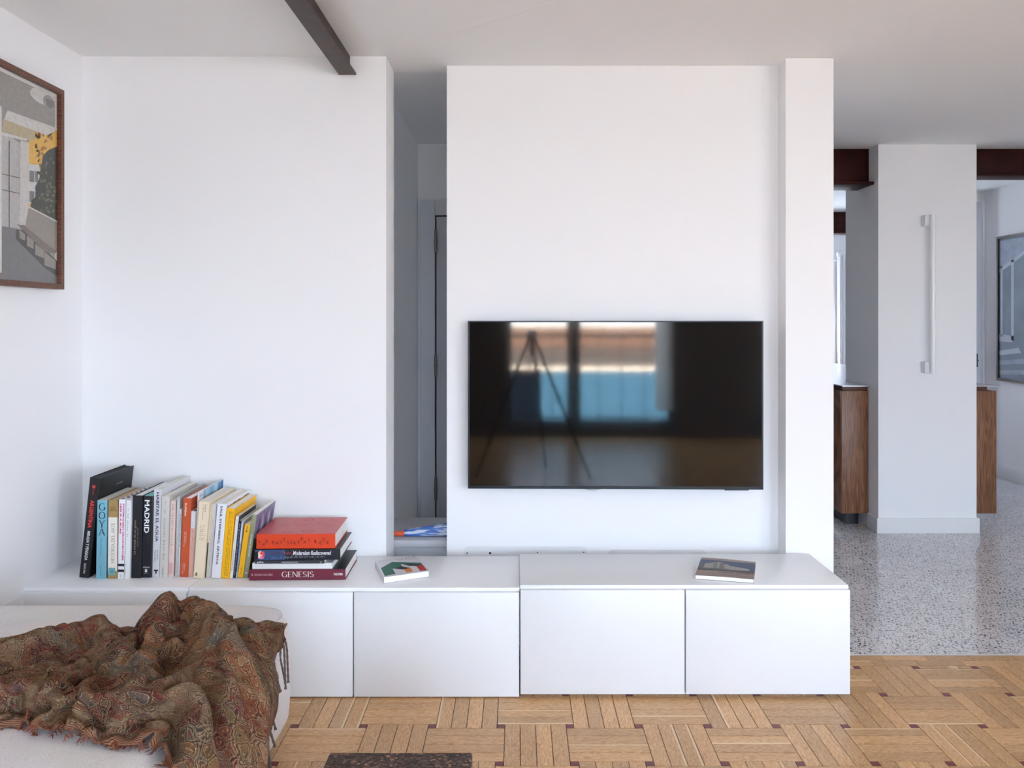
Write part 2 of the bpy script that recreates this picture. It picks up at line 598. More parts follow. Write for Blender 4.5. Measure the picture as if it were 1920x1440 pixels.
# ceiling slab: rises a few centimetres towards the kitchen
bm = bmesh.new()
prof = [(-2.98, CZ), (3.566, CZ), (5.30, 2.487), (7.2, 2.51), (9.7, 2.52)]
xs = (-1.93, -0.622, 5.75)
for (ya, za), (yb, zb) in zip(prof, prof[1:]):
    poly(bm, [(-1.93 if ya < 3.5 else 1.25, ya, za), (5.75, ya, za), (5.75, yb, zb), (-1.93 if ya < 3.5 else 1.25, yb, zb)])
    poly(bm, [(-1.93 if ya < 3.5 else 1.25, ya, za + .2), (5.75, ya, za + .2), (5.75, yb, zb + .2), (-1.93 if ya < 3.5 else 1.25, yb, zb + .2)])
box(bm, -1.93, 1.25, 3.566, 5.3, CZ + 0.015, CZ + .2)
fin(bm, 'ceiling', CEIL, None, 'structure')
# low ridge added to imitate a faint light streak across the ceiling
bm = bmesh.new()
a, b = Vector((-0.50, 3.30, CZ)), Vector((0.62, 2.42, CZ))
tube(bm, [a.lerp(b, t / 12) + Vector((0, -.03 * math.sin(math.pi * t / 12), 0.0515 - .0045 * math.sin(math.pi * t / 12))) for t in range(13)], 0.05, 24)
fin(bm, 'trim_2', CEIL, None, 'structure', smooth=180)

# baseboards --------------------------------------------------------------
wall('baseboard_left', (-1.79, -1.778, -2.6, 3.2, 0.0, 0.375), TRIM, 0.003)
wall('baseboard_right', (4.176, 4.19, VY1 + .02, 7.33, 0.0, 0.10), TRIM, 0.003)

# access covers, flush in the television wall -------------------------------
def cover(x0, x1, ztop, screws):
    bm = bmesh.new()
    r = 0.022
    pts = []
    z0 = 0.03
    for cx_, cz_, a0 in ((x1 - r, ztop - r, 0), (x0 + r, ztop - r, 90), (x0 + r, z0 + r, 180), (x1 - r, z0 + r, 270)):
        for k in range(6):
            an = R(a0 + k * 18)
            pts.append((cx_ + r * math.cos(an), 3.4803, cz_ + r * math.sin(an)))
    prism(bm, pts, (0, -0.0022, 0))
    c = fin(bm, 'access_cover', mat('cover_paint', (230, 231, 233), 0.6), wtv)
    for sx_, sz_, rr in screws:
        bm = bmesh.new()
        tube(bm, [(sx_, 3.4783, sz_), (sx_, 3.4768, sz_)], rr, 12)
        fin(bm, 'screw', mat('screw_zinc', (70, 72, 78), 0.4, 0.8), c)


q = lambda px, py: P(px, py, 3.478)
cover(q(869, 0).x, q(1101, 0).x, q(0, 1024.5).z, [(q(876, 0).x, q(0, 1037).z, .003), (q(919, 0).x, q(0, 1037).z, .005),
      (q(1008, 0).x, q(0, 1036).z, .0028), (q(1094.5, 0).x, q(0, 1035.5).z, .0028)])
cover(q(1140, 0).x, q(1324, 0).x, q(0, 1030.5).z, [(q(1151, 0).x, q(0, 1040.5).z, .0028), (q(1232.5, 0).x, q(0, 1040.5).z, .0028),
      (q(1313.5, 0).x, q(0, 1040.5).z, .0028)])

# niche door ---------------------------------------------------------------
DG = mat('door_paint', (206, 209, 214), 0.45)
bm = bmesh.new()
yb = 5.10
def kx(px): return (px - 970) * 5.08 / F
def kz(py): return H + (600 - py) * 5.08 / F
cx0, cx1, ct, lt = kx(789.5), kx(816), kz(376), kz(404)
box(bm, cx0, cx1, 5.055, yb, 0, ct, 0.003)
box(bm, cx1 + .76, cx1 + .86, 5.055, yb, 0, ct, 0.003)
box(bm, cx1, cx1 + .76, 5.060, yb, lt, ct, 0.003)
d1 = fin(bm, 'door_1', DG, None, 'structure')
bx('door_leaf', mat('door_leaf_paint', (196, 197, 202), 0.45), (cx1 + .009, cx1 + .752, 5.068, 5.098, 0.008, lt - .009), d1, bev=.002)
bx('door_gap', GAPM, (cx1 + .0005, cx1 + .758, 5.094, 5.0995, 0.0, lt - .0005), d1)
for py in (453, 685, 915):
    bm = bmesh.new()
    z = kz(py)
    xh = cx1 + .006
    tube(bm, [(xh, 5.054, z - .07), (xh, 5.054, z - .004)], .009, 12)
    tube(bm, [(xh, 5.054, z + .004), (xh, 5.054, z + .07)], .009, 12)
    tube(bm, [(xh, 5.054, z - .008), (xh, 5.054, z + .008)], .0105, 12)
    fin(bm, 'hinge', mat('hinge_brass', (128, 118, 108), 0.35, 0.7), d1, smooth=40)

# balcony window behind the camera -------------------------------------------
FRM = mat('window_frame', (120, 116, 116), 0.4)
w1_ = bx('window_1', FRM, (WX0, WX0 + .06, -2.90, -2.82, WZ0, WZ1), None, 'structure', .004)
bx('frame_rail', FRM, (WX1 - .06, WX1, -2.90, -2.82, WZ0, WZ1), w1_, bev=.004)
bx('frame_rail', FRM, (WX0 + .06, WX1 - .06, -2.90, -2.82, WZ1 - .07, WZ1), w1_, bev=.004)
bx('frame_rail', FRM, (WX0 + .06, WX1 - .06, -2.90, -2.82, WZ0, WZ0 + .07), w1_, bev=.004)
bx('mullion', FRM, (0.37, 0.53, -2.90, -2.80, WZ0 + .07, WZ1 - .07), w1_, bev=.004)
GL = glass_mat('window_glass')
CT = bpy.data.materials.new('sheer_curtain'); CT.use_nodes = True
_t = CT.node_tree; _b = _t.nodes['Principled BSDF']; _b.inputs['Base Color'].default_value = srgb(244, 240, 232); _b.inputs['Roughness'].default_value = .9
_l = _t.nodes.new('ShaderNodeBsdfTranslucent'); _l.inputs[0].default_value = srgb(246, 240, 230); _m = _t.nodes.new('ShaderNodeMixShader'); _m.inputs[0].default_value = .8
_t.links.new(_b.outputs[0], _m.inputs[1]); _t.links.new(_l.outputs[0], _m.inputs[2]); _t.links.new(_m.outputs[0], _t.nodes['Material Output'].inputs[0])
bm = bmesh.new()
pv = None
for k in range(41):
    x_ = 1.40 + k * .0055
    y_ = -2.76 + .018 * math.sin(k * 1.15)
    cur = (bm.verts.new((x_, y_, .30)), bm.verts.new((x_, y_, 2.40)))
    if pv: bm.faces.new((pv[0], cur[0], cur[1], pv[1]))
    pv = cur
o = fin(bm, 'curtain', CT, None, smooth=180)
tag(o, 'narrow sheer white curtain at the window edge, mirrored as a bright strip in the screen', 'curtain')
bx('pane', GL, (WX0 + .06, .37, -2.862, -2.856, WZ0 + .07, WZ1 - .07), w1_)
bx('pane', GL, (.53, WX1 - .06, -2.862, -2.856, WZ0 + .07, WZ1 - .07), w1_)
w3_ = bx('added_window_right', FRM, (4.24, 4.31, VY0, VY0 + .06, WZ0, WZ1), None, 'structure', .004)  # added side window, out of view, for more daylight in the room
bx('frame_rail', FRM, (4.24, 4.31, VY1 - .06, VY1, WZ0, WZ1), w3_, bev=.004)
bx('frame_rail', FRM, (4.24, 4.31, VY0 + .06, VY1 - .06, WZ1 - .07, WZ1), w3_, bev=.004)
bx('frame_rail', FRM, (4.24, 4.31, VY0 + .06, VY1 - .06, WZ0, WZ0 + .07), w3_, bev=.004)
bx('pane', GL, (4.272, 4.278, VY0 + .06, VY1 - .06, WZ0 + .07, WZ1 - .07), w3_)
w4_ = bx('added_window_rear', FRM, (VX0, VX0 + .06, -2.90, -2.82, WZ0, WZ1), None, 'structure', .004)  # added rear window, out of view, to light the column front
bx('frame_rail', FRM, (VX1 - .06, VX1, -2.90, -2.82, WZ0, WZ1), w4_, bev=.004)
bx('frame_rail', FRM, (VX0 + .06, VX1 - .06, -2.90, -2.82, WZ1 - .07, WZ1), w4_, bev=.004)
bx('frame_rail', FRM, (VX0 + .06, VX1 - .06, -2.90, -2.82, WZ0, WZ0 + .07), w4_, bev=.004)
bx('pane', GL, (VX0 + .06, VX1 - .06, -2.862, -2.856, WZ0 + .07, WZ1 - .07), w4_)
w2_ = bx('window_2', TRIM, (KW[0], KW[0] + .05, 9.56, 9.62, KW[2], KW[3]), None, 'structure', .003)
bx('frame_rail', TRIM, (KW[1] - .05, KW[1], 9.56, 9.62, KW[2], KW[3]), w2_, bev=.003)
bx('pane', GL, (KW[0] + .05, KW[1] - .05, 9.588, 9.592, KW[2], KW[3]), w2_)

w5_ = bx('added_window_kitchen', TRIM, (1.52, 1.57, 9.56, 9.62, KW[2], KW[3]), None, 'structure', .003)  # added second kitchen window, unseen, to brighten the right wall
bx('frame_rail', TRIM, (2.30, 2.35, 9.56, 9.62, KW[2], KW[3]), w5_, bev=.003)
bx('pane', GL, (1.57, 2.30, 9.588, 9.592, KW[2], KW[3]), w5_)

# column with lamp, island, beams ---------------------------------------------
CY = 5.219
CXL, CXR = (1647 - 970) * CY / F, (1831 - 970) * CY / F
wc = wall('wall_column', (CXL, CXR, CY, CY + .52, -0.05, 2.50))
bm = bmesh.new()
for b in ((CXL - .014, CXR + .014, CY - .014, CY, 0, .096), (CXL - .014, CXL, CY, CY + .14, 0, .096),
          (CXR, CXR + .014, CY, CY + .14, 0, .096)):
    box(bm, *b, bev=.002)
fin(bm, 'baseboard_column', TRIM, None, 'structure')

# ================================================================== THINGS
# kitchen island ----------------------------------------------------------------
IY = 5.36
IX0, IX1 = (1578 - 970) * IY / F, (1868.5 - 970) * IY / F
isl = thing('kitchen_island', 'long walnut kitchen island with thin steel worktop built round the white column', 'kitchen island',
            ((IX0 + IX1) / 2, IY, 0))
def ip(name, m, b, bev=.0015, par=None):
    x, y = isl.location.x, isl.location.y
    o = bx(name, m, (b[0] - x, b[1] - x, b[2] - y, b[3] - y, b[4], b[5]), par or isl, bev=bev)
    return o
zt, zb_ = H - 133 * IY / F, H - 363 * IY / F
IE = 8.3
CW = CXL - .004
CE = CXR + .004
ip('end_panel', WALNUT, (IX0, CW, IY, IY + .02, zb_, zt))
ip('end_panel', WALNUT, (CE, IX1, IY, IY + .02, zb_, zt))
for k in range(4):
    y0 = IY + .022 + k * .725
    ip('side_panel', WALNUT, (IX0, IX0 + .02, y0, y0 + .722, zb_, zt))
    ip('side_panel', WALNUT, (IX1 - .02, IX1, y0, y0 + .722, zb_, zt))
DW = mat('shadow_gap_wood', (88, 52, 36), 0.5)
ip('recessed_rail', DW, (IX0 + .012, CW, IY + .012, IY + .03, zt, zt + .030))
ip('recessed_rail', DW, (CE, IX1 - .055, IY + .012, IY + .03, zt, zt + .030))
ip('recessed_rail', DW, (IX0 + .012, IX0 + .03, IY + .03, IE, zt, zt + .030))
ip('recessed_rail', DW, (IX1 - .075, IX1 - .055, IY + .03, IE, zt, zt + .030))
STT = mat('brushed_steel', (196, 196, 202), 0.28, 0.9, bump=.04, bscale=300)
bm = bmesh.new()
x, y = isl.location.x, isl.location.y
zz = zt + .030
pts = [(IX0 - .004, IY - .02), (CW, IY - .02), (CW, CY + .53), (CE, CY + .53), (CE, IY - .02), (IX1 + .01, IY - .02), (IX1 + .01, IE), (IX0 - .004, IE)]
prism(bm, [(px_ - x, py_ - y, zz) for px_, py_ in pts], (0, 0, .006))
fin(bm, 'worktop', STT, isl)
for b in ((IX0 + .065, CW - .03, IY + .09, IE - .1, 0, zb_), (CE, IX1 - .13, IY + .09, IE - .1, 0, zb_)):
    ip('plinth', mat('black_plinth', (24, 25, 30), 0.3), b, 0)

# small black tap handle glimpsed on the worktop
bm = bmesh.new()
xh, yh = 2.50, 6.62
tube(bm, [(0, 0, 0), (0, 0, .10), (-.03, 0, .125), (-.11, 0, .13)], .009, 10)
tube(bm, [(0, 0, 0), (0, 0, .012)], .02, 12)
o = fin(bm, 'kitchen_tap', BLACK, None, smooth=40)
o.location = (xh - .0, yh, zz + .006)
tag(o, 'small black tap on the steel worktop behind the column', 'tap')

# radiator by the far kitchen wall
rad = thing('radiator', 'tall white column radiator on the far kitchen wall', 'radiator', (3.80, 9.43, 0))
RW = mat('radiator_enamel', (226, 228, 232), 0.35)
for k in range(9):
    bm = bmesh.new()
    x_ = -.075 + k * .045
    tube(bm, [(x_, -.02, .22), (x_, -.02, 2.12)], .0155, 10)
    tube(bm, [(x_, .025, .22), (x_, .025, 2.12)], .0155, 10)
    fin(bm, 'tube', RW, rad, smooth=50)
for z_ in (.22, 2.12):
    bm = bmesh.new()
    tube(bm, [(-.10, 0, z_), (.31, 0, z_)], .024, 12)
    fin(bm, 'header', RW, rad, smooth=50)
bm = bmesh.new()
tube(bm, [(-.24, 0, 2.06), (-.10, 0, 2.06)], .014, 10); tube(bm, [(-.26, 0, 2.06), (-.19, 0, 2.06)], .024, 12)
fin(bm, 'valve', RW, rad, smooth=50)

# beams ------------------------------------------------------------------------
def beam(name, label, m, web, flange, webm=None):
    t = thing(name, label, 'beam', ((flange[0] + flange[1]) / 2, (flange[2] + flange[3]) / 2, flange[4]))
    L = t.location
    def sh(b): return (b[0] - L.x, b[1] - L.x, b[2] - L.y, b[3] - L.y, b[4] - L.z, b[5] - L.z)
    bx('web', webm or m, sh(web), t, bev=.002)
    bx('flange', m, sh(flange), t, bev=.002)
    return t
fz = H + 459 * WALL / F
beam('ceiling_beam', 'rusty brown steel beam under the ceiling above the row of books', STEEL,
     (-.713, -.688, -2.6, WALL - .002, fz + .009, CZ + .002), (-.7345, -.6625, -2.6, WALL - .001, fz, fz + .009))
beam('ceiling_beam', 'deep red brown beam meeting the side of the white column above the island', REDST,
     (1.31, CXL, 5.36, 5.46, 2.262, 2.487), (1.31, CXL, 5.28, 5.53, 2.240, 2.260))
beam('ceiling_beam', 'shallow dark red beam between the column and the right wall', REDST,
     (CXR, 4.19, 5.36, 5.44, 2.318, 2.487), (CXR, 4.19, 5.30, 5.47, 2.300, 2.316))
beam('ceiling_beam', 'dark far beam under the kitchen ceiling seen past the pillar', REDST,
     (1.31, 3.98, 8.72, 8.80, 2.30, 2.515), (1.31, 3.98, 8.66, 8.86, 2.284, 2.30))

# wall lamp on the column --------------------------------------------------------
lx = (1750.5 - 970) * 5.15 / F
lamp = thing('wall_lamp', 'slim white tube lamp fixed upright on the white column', 'lamp', (lx, CY, 1.03))
LW = mat('lamp_opal', (244, 245, 246), 0.15)
z1_, z0_ = H + (600 - 402) * 5.15 / F - 1.03, H + (600 - 700) * 5.15 / F - 1.03
bm = bmesh.new(); tube(bm, [(0, -.06, z0_), (0, -.06, z1_)], .0165, 16)
fin(bm, 'tube', LW, lamp, smooth=50)
for zc in (z1_ - .035, z0_ + .035):
    bm = bmesh.new()
    box(bm, -.045, -.012, -.05, -.001, zc - .035, zc + .035, .002)
    box(bm, -.014, 0, -.07, -.05, zc - .030, zc + .030, .002)
    fin(bm, 'bracket', mat('lamp_bracket', (228, 228, 230), 0.4), lamp)

# small orange scrap
o = bpy.data.objects.new('paper_scrap', bpy.data.meshes.new('paper_scrap'))
bm = bmesh.new()
rnd = random.Random(2)
for k in range(4):
    c = Vector((rnd.uniform(-.008, .008), rnd.uniform(-.006, .006), .004 + k * .0015))
    prism(bm, [c + Vector((rnd.uniform(.004, .010) * math.cos(a), rnd.uniform(.004, .010) * math.sin(a), rnd.uniform(-.003, .003))) for a in (0, 1.3, 2.6, 3.9, 5.2)], (0, 0, .0015))
o = fin(bm, 'paper_scrap', mat('orange_paper', (238, 160, 50), 0.6))
sp = P(1615, 989, H * F / 389)
o.location = (sp.x, sp.y, 0)
tag(o, 'tiny crumpled orange scrap on the terrazzo beside the island plinth', 'scrap')

# TV bench units ------------------------------------------------------------------
ZT = 0.392
def bench(label, x0, x1, ndoor, dz):
    t = thing('tv_bench', label, 'cabinet', ((x0 + x1) / 2, 3.15, 0))
    ox, oy = t.location.x, t.location.y
    def pc(name, m, b, bev=.0015, par=None):
        return bx(name, m, (b[0] - ox, b[1] - ox, b[2] - oy, b[3] - oy, b[4] + dz, b[5] + dz), par or t, bev=bev)
    pc('carcass', LACQ, (x0 + .002, x1 - .002, 2.965, 3.350, .001 - dz, ZT - .017), .001)
    pc('top_panel', LACQT, (x0 + .0008, x1 - .0008, 2.956, 3.352, ZT - .016, ZT), .0018)
    wd = (x1 - x0) / ndoor
    for k in range(ndoor):
        pc('door', LACQ, (x0 + k * wd + .0024, x0 + (k + 1) * wd - .0024, 2.938, 2.956, .004, .3795), .0018)
    return t
def ux(px): return (px - 970) * 2.94 / F
UB = [ux(36.5), ux(350.5), ux(974.5), ux(1595)]
bench('single door white TV bench unit under the row of books by the left wall', UB[0], UB[1], 1, 0)
bench('two door white TV bench unit with the patterned white book on top', UB[1], UB[2], 2, .0)
bench('two door white TV bench unit with the brown book on top', UB[2], UB[3], 2, .009)

# television -------------------------------------------------------------------
tvD = 3.415
tx = (1153.5 - 970) * tvD / F
tv = thing('television', 'large flat black television mounted on the white wall', 'television',
           (tx, tvD, H + (600 - 759.5) * tvD / F), (0, 0, -R(1.0)))
hw, hh = 553 * tvD / F / 2, 315.5 * tvD / F / 2
scr = mat('screen_glass', (5, 5, 6), 0.05, spec=0.7)
bx('screen', scr, (-hw + .007, hw - .007, .0012, .012, -hh + .013, hh - .005), tv)
bz = mat('bezel_metal', (30, 33, 40), 0.35, 0.3)
bm = bmesh.new()
box(bm, -hw, -hw + .007, 0, .022, -hh, hh, .001)
box(bm, hw - .007, hw, 0, .022, -hh, hh, .001)
box(bm, -hw + .007, hw - .007, 0, .022, hh - .005, hh, .001)
box(bm, -hw + .007, hw - .007, 0, .022, -hh, -hh + .013, .001)
fin(bm, 'bezel', bz, tv)
bx('back_shell', BLACK, (-hw + .004, hw - .004, .012, .030, -hh + .006, hh - .004), tv, bev=.003)
bx('sensor', BLACK, (hw - .16, hw - .06, .002, .016, -hh - .004, -hh), tv, bev=.001)
bx('wall_bracket', BLACK, (-.25, .25, .030, .052, -.22, .22), tv)
bm = bmesh.new()
cpts = [Vector((P(1085 + k * 6, 0, tvD).x - tx, .02, -hh + .008 - .016 * math.sin(math.pi * k / 9))) for k in range(10)]
tube(bm, cpts, .0028, 8)
fin(bm, 'cable', mat('cable_white', (205, 205, 208), .5), tv, smooth=60)

# niche cabinet + umbrella --------------------------------------------------------
nc = thing('shoe_cabinet', 'low pale grey cabinet in the dark wall niche with an umbrella on top', 'cabinet', (-.2, 3.78, 0))
NG = mat('grey_foil', (200, 200, 204), .45)
nzt = H - 413 * 3.58 / F
bm = bmesh.new(); box(bm, -.420, .5, -.20, .215, nzt - .032, nzt, .004)
fin(bm, 'top_panel', NG, nc, smooth=35)
bx('carcass', NG, (-.412, .5, -.17, .21, 0.002, nzt - .032), nc)
bx('drawer_front', mat('grey_front', (188, 194, 202), .45), (-.404, .10, -.19, -.17, .02, nzt - .034), nc, bev=.002)
uy = 3.645
umb = thing('umbrella', 'furled blue and white striped umbrella with orange handle in the niche', 'umbrella', (-.56, uy, nzt + .0125))
bm = bmesh.new()
tube(bm, [(-.04, 0, .0), (0, 0, 0), (.056, 0, 0.001)], [.011, .010, .0125], 14)
fin(bm, 'handle', mat('orange_handle', (226, 96, 62), .45), umb, smooth=50)
m = bpy.data.materials.new('umbrella_fabric'); m.use_nodes = True
t = m.node_tree
tcn = t.nodes.new('ShaderNodeTexCoord'); mpn = t.nodes.new('ShaderNodeMapping')
mpn.inputs['Scale'].default_value = (9, 105, 105); mpn.inputs['Rotation'].default_value = (0, .12, .25)
nn = t.nodes.new('ShaderNodeTexNoise'); nn.inputs['Scale'].default_value = 1.0; nn.inputs['Detail'].default_value = 1
rr = t.nodes.new('ShaderNodeValToRGB')
for k, (p_, c_) in enumerate(((0.44, (74, 116, 190)), (0.52, (112, 150, 214)), (0.56, (214, 220, 232)))):
    e = rr.color_ramp.elements[k] if k < 2 else rr.color_ramp.elements.new(p_)
    e.position = p_; e.color = srgb(*c_)
rr.color_ramp.elements[0].position = .44
t.links.new(tcn.outputs['Object'], mpn.inputs[0]); t.links.new(mpn.outputs[0], nn.inputs[0])
t.links.new(nn.outputs['Fac'], rr.inputs[0]); t.links.new(rr.outputs[0], t.nodes['Principled BSDF'].inputs['Base Color'])
t.nodes['Principled BSDF'].inputs['Roughness'].default_value = .6
bm = bmesh.new()
nseg, nr = 40, 32
rings = []
for i in range(nseg + 1):
    s = i / nseg
    x_ = .056 + s * .62
    rad_ = (.0145 + .020 * math.sin(min(1, s / .7) * math.pi / 2)) * (1 if s < .8 else 1 - (s - .8) * 3.6)
    ring = []
    for k in range(nr):
        an = k / nr * 2 * math.pi
        f_ = 1 + .16 * abs(math.sin(4 * an + s * 7)) - .08
        ring.append(bm.verts.new((x_, math.cos(an) * rad_ * f_, .0 + math.sin(an) * rad_ * f_ + rad_ * 1.085 - .0122)))
    rings.append(ring)
for a, b in zip(rings, rings[1:]):
    for k in range(nr):
        bm.faces.new((a[k], a[(k + 1) % nr], b[(k + 1) % nr], b[k]))
bm.faces.new(rings[0]); bm.faces.new(rings[-1][::-1])
fin(bm, 'canopy', m, umb, smooth=180)

# cork block -----------------------------------------------------------------
def cork_mat():
    m = bpy.data.materials.new('dark_cork'); m.use_nodes = True
    t = m.node_tree; b = t.nodes['Principled BSDF']; N = t.nodes.new
    g = N('ShaderNodeNewGeometry')
    v = N('ShaderNodeTexVoronoi'); v.inputs['Scale'].default_value = 150
    t.links.new(g.outputs['Position'], v.inputs['Vector'])
    s_ = N('ShaderNodeSeparateColor'); t.links.new(v.outputs['Color'], s_.inputs[0])
    r_ = N('ShaderNodeValToRGB'); r_.color_ramp.interpolation = 'LINEAR'
    e = r_.color_ramp.elements
    e[0].position = 0; e[0].color = srgb(44, 33, 30)
    e[1].position = 1; e[1].color = srgb(176, 138, 108)
    for p_, c_ in ((.4, (74, 57, 50)), (.78, (94, 74, 63)), (.9, (120, 94, 78))):
        x = e.new(p_); x.color = srgb(*c_)
    t.links.new(s_.outputs[0], r_.inputs[0])
    t.links.new(r_.outputs[0], b.inputs['Base Color'])
    bp = N('ShaderNodeBump'); bp.inputs['Strength'].default_value = .35; bp.inputs['Distance'].default_value = .002
    t.links.new(v.outputs['Distance'], bp.inputs['Height']); t.links.new(bp.outputs[0], b.inputs['Normal'])
    b.inputs['Roughness'].default_value = .8
    return m
kd = 2.0
kp = P(618, 1410, kd)
kx1 = P(886, 1409, kd).x
o = bx('cork_stool', cork_mat(), (kp.x, kx1, kd - .36, kd, 0, kp.z), bev=.006, seg=3)
tag(o, 'low dark brown cork block stool standing on the parquet', 'stool')

# sofa -------------------------------------------------------------------------
def linen_mat():
    m = bpy.data.materials.new('oatmeal_linen'); m.use_nodes = True
    t = m.node_tree; b = t.nodes['Principled BSDF']; N = t.nodes.new
    g = N('ShaderNodeNewGeometry')
    n = N('ShaderNodeTexNoise'); n.inputs['Scale'].default_value = 420; n.inputs['Detail'].default_value = 3
    n2 = N('ShaderNodeTexNoise'); n2.inputs['Scale'].default_value = 9; n2.inputs['Detail'].default_value = 4
    for q_ in (n, n2): t.links.new(g.outputs['Position'], q_.inputs['Vector'])
    r_ = N('ShaderNodeValToRGB')
    r_.color_ramp.elements[0].position = .3; r_.color_ramp.elements[0].color = srgb(206, 200, 197)
    r_.color_ramp.elements[1].position = .7; r_.color_ramp.elements[1].color = srgb(238, 233, 230)
    t.links.new(n.outputs['Fac'], r_.inputs[0])
    mx = N('ShaderNodeMixRGB'); mx.blend_type = 'MULTIPLY'; mx.inputs[0].default_value = .12
    t.links.new(r_.outputs[0], mx.inputs[1]); t.links.new(n2.outputs['Color'], mx.inputs[2])
    t.links.new(mx.outputs[0], b.inputs['Base Color'])
    bp = N('ShaderNodeBump'); bp.inputs['Strength'].default_value = .35; bp.inputs['Distance'].default_value = .0012
    t.links.new(n.outputs['Fac'], bp.inputs['Height']); t.links.new(bp.outputs[0], b.inputs['Normal'])
    b.inputs['Roughness'].default_value = .95
    b.inputs['Specular IOR Level'].default_value = .15
    return m
LINEN = linen_mat()
SX0, SX1, SY0, SY1, SZ0, SZ1 = -1.772, -.728, 1.50, 2.675, .055, .446
sofa = thing('sofa_chaise', 'oatmeal linen chaise end of a sofa under the patterned throw', 'sofa', ((SX0 + SX1) / 2, (SY0 + SY1) / 2, 0))
def sofa_height(x, y):
    """crown of the seat"""
    return SZ1 + .016 * math.sin(math.pi * min(1, max(0, (x - SX0) / (SX1 - SX0)))) * math.sin(math.pi * min(1, max(0, (y - SY0) / (SY1 - SY0)))) - .004
def sofa_mesh():
    bm = bmesh.new()
    rc, rt = .11, .075                # plan corner radius, top edge radius
    nx, ny = 40, 44
    # rounded box by pushing a subdivided cube onto a rounded box field
    bmesh.ops.create_cube(bm, size=2)
    bmesh.ops.subdivide_edges(bm, edges=bm.edges[:], cuts=27, use_grid_fill=True)
    hx, hy, hz = (SX1 - SX0) / 2, (SY1 - SY0) / 2, (SZ1 - SZ0) / 2
    for v in bm.verts:
        p = [v.co.x * hx, v.co.y * hy, v.co.z * hz]
        # concentrate vertices near the edges
        for a, h_ in ((0, hx), (1, hy), (2, hz)):
            s_ = p[a] / h_
            p[a] = h_ * math.copysign(1 - (1 - abs(s_)) ** 1.5, s_)
        # plan rounding
        ix, iy = hx - rc, hy - rc
        dx, dy = max(0, abs(p[0]) - ix), max(0, abs(p[1]) - iy)
        m_ = max(dx, dy)
        if m_ > 0 and dx > 0 and dy > 0:
            l = math.hypot(dx, dy)
            k = m_ / l
            dx, dy = dx * k, dy * k
            p[0] = math.copysign(ix + dx, p[0]); p[1] = math.copysign(iy + dy, p[1])
        # rounding of the top and bottom edges
        d_in = min(hx - abs(p[0]), hy - abs(p[1]))
        l = math.hypot(max(0, abs(p[0]) - ix), max(0, abs(p[1]) - iy))
        if abs(p[0]) > ix and abs(p[1]) > iy:
            d_in = rc - l
        d_z = hz - abs(p[2])
        r2 = rt if p[2] > 0 else .06
        u, w_ = r2 - d_in, r2 - d_z
        if u > 0 and w_ > 0:
            m2 = max(u, w_); l2 = math.hypot(u, w_)
            k = m2 / l2
            shrink = u - u * k
            # move inwards along the outline normal
            if abs(p[0]) > ix and abs(p[1]) > iy and l > 1e-6:
                n_ = ((abs(p[0]) - ix) / l, (abs(p[1]) - iy) / l)
            elif hx - abs(p[0]) < hy - abs(p[1]):
                n_ = (1, 0)
            else:
                n_ = (0, 1)
            p[0] -= math.copysign(n_[0] * shrink, p[0]); p[1] -= math.copysign(n_[1] * shrink, p[1])
            p[2] = math.copysign(hz - r2 + w_ * k, p[2])
        z = p[2]
        if z > 0:
            z += .012 * (1 - (p[0] / hx) ** 2) * (1 - (p[1] / hy) ** 2)
            # gentle drag lines across the seat near the front
            z += .0028 * math.sin((p[1] + hy) * 62 + 2.0 * math.sin(p[0] * 3.0)) * max(0, 1 - abs(p[1] + .30) / .22) * max(0, 1 - abs(p[0] + .12) / .45)
        bul = .012 * math.cos(p[2] / hz * math.pi / 2)
        if abs(p[0]) > hx - .02: p[0] += math.copysign(bul, p[0])
        v.co = (p[0], p[1], z + (SZ0 + SZ1) / 2)
    return bm
so_ = fin(sofa_mesh(), 'upholstery', LINEN, sofa, smooth=180)
# seam along the top edge on the right-hand side
bm = bmesh.new()
hx, hy = (SX1 - SX0) / 2, (SY1 - SY0) / 2
ln = [(hx - .018 + .001 , -hy + .1 + k * (2 * hy - .2) / 12, SZ1 - .0205) for k in range(13)]
for k in range(1, 7):
    a = R(15 * k); ln.append((hx - .11 + .094 * math.cos(a), hy - .11 + .094 * math.sin(a), SZ1 - .0205))
ln += [(hx - .11 - k * (2 * hx - .22) / 8, hy - .0165, SZ1 - .0205) for k in range(1, 9)]
tube(bm, ln, .0011, 6)
fin(bm, 'seam', mat('linen_seam', (196, 189, 185), .9), sofa, smooth=180)
for sx_ in (-1, 1):
    for sy_ in (-1, 1):
        bm = bmesh.new()
        tube(bm, [(sx_ * (hx - .14), sy_ * (hy - .14), 0), (sx_ * (hx - .14), sy_ * (hy - .14), SZ0 + .01)], [.018, .024], 12)
        fin(bm, 'leg', BLACK, sofa)

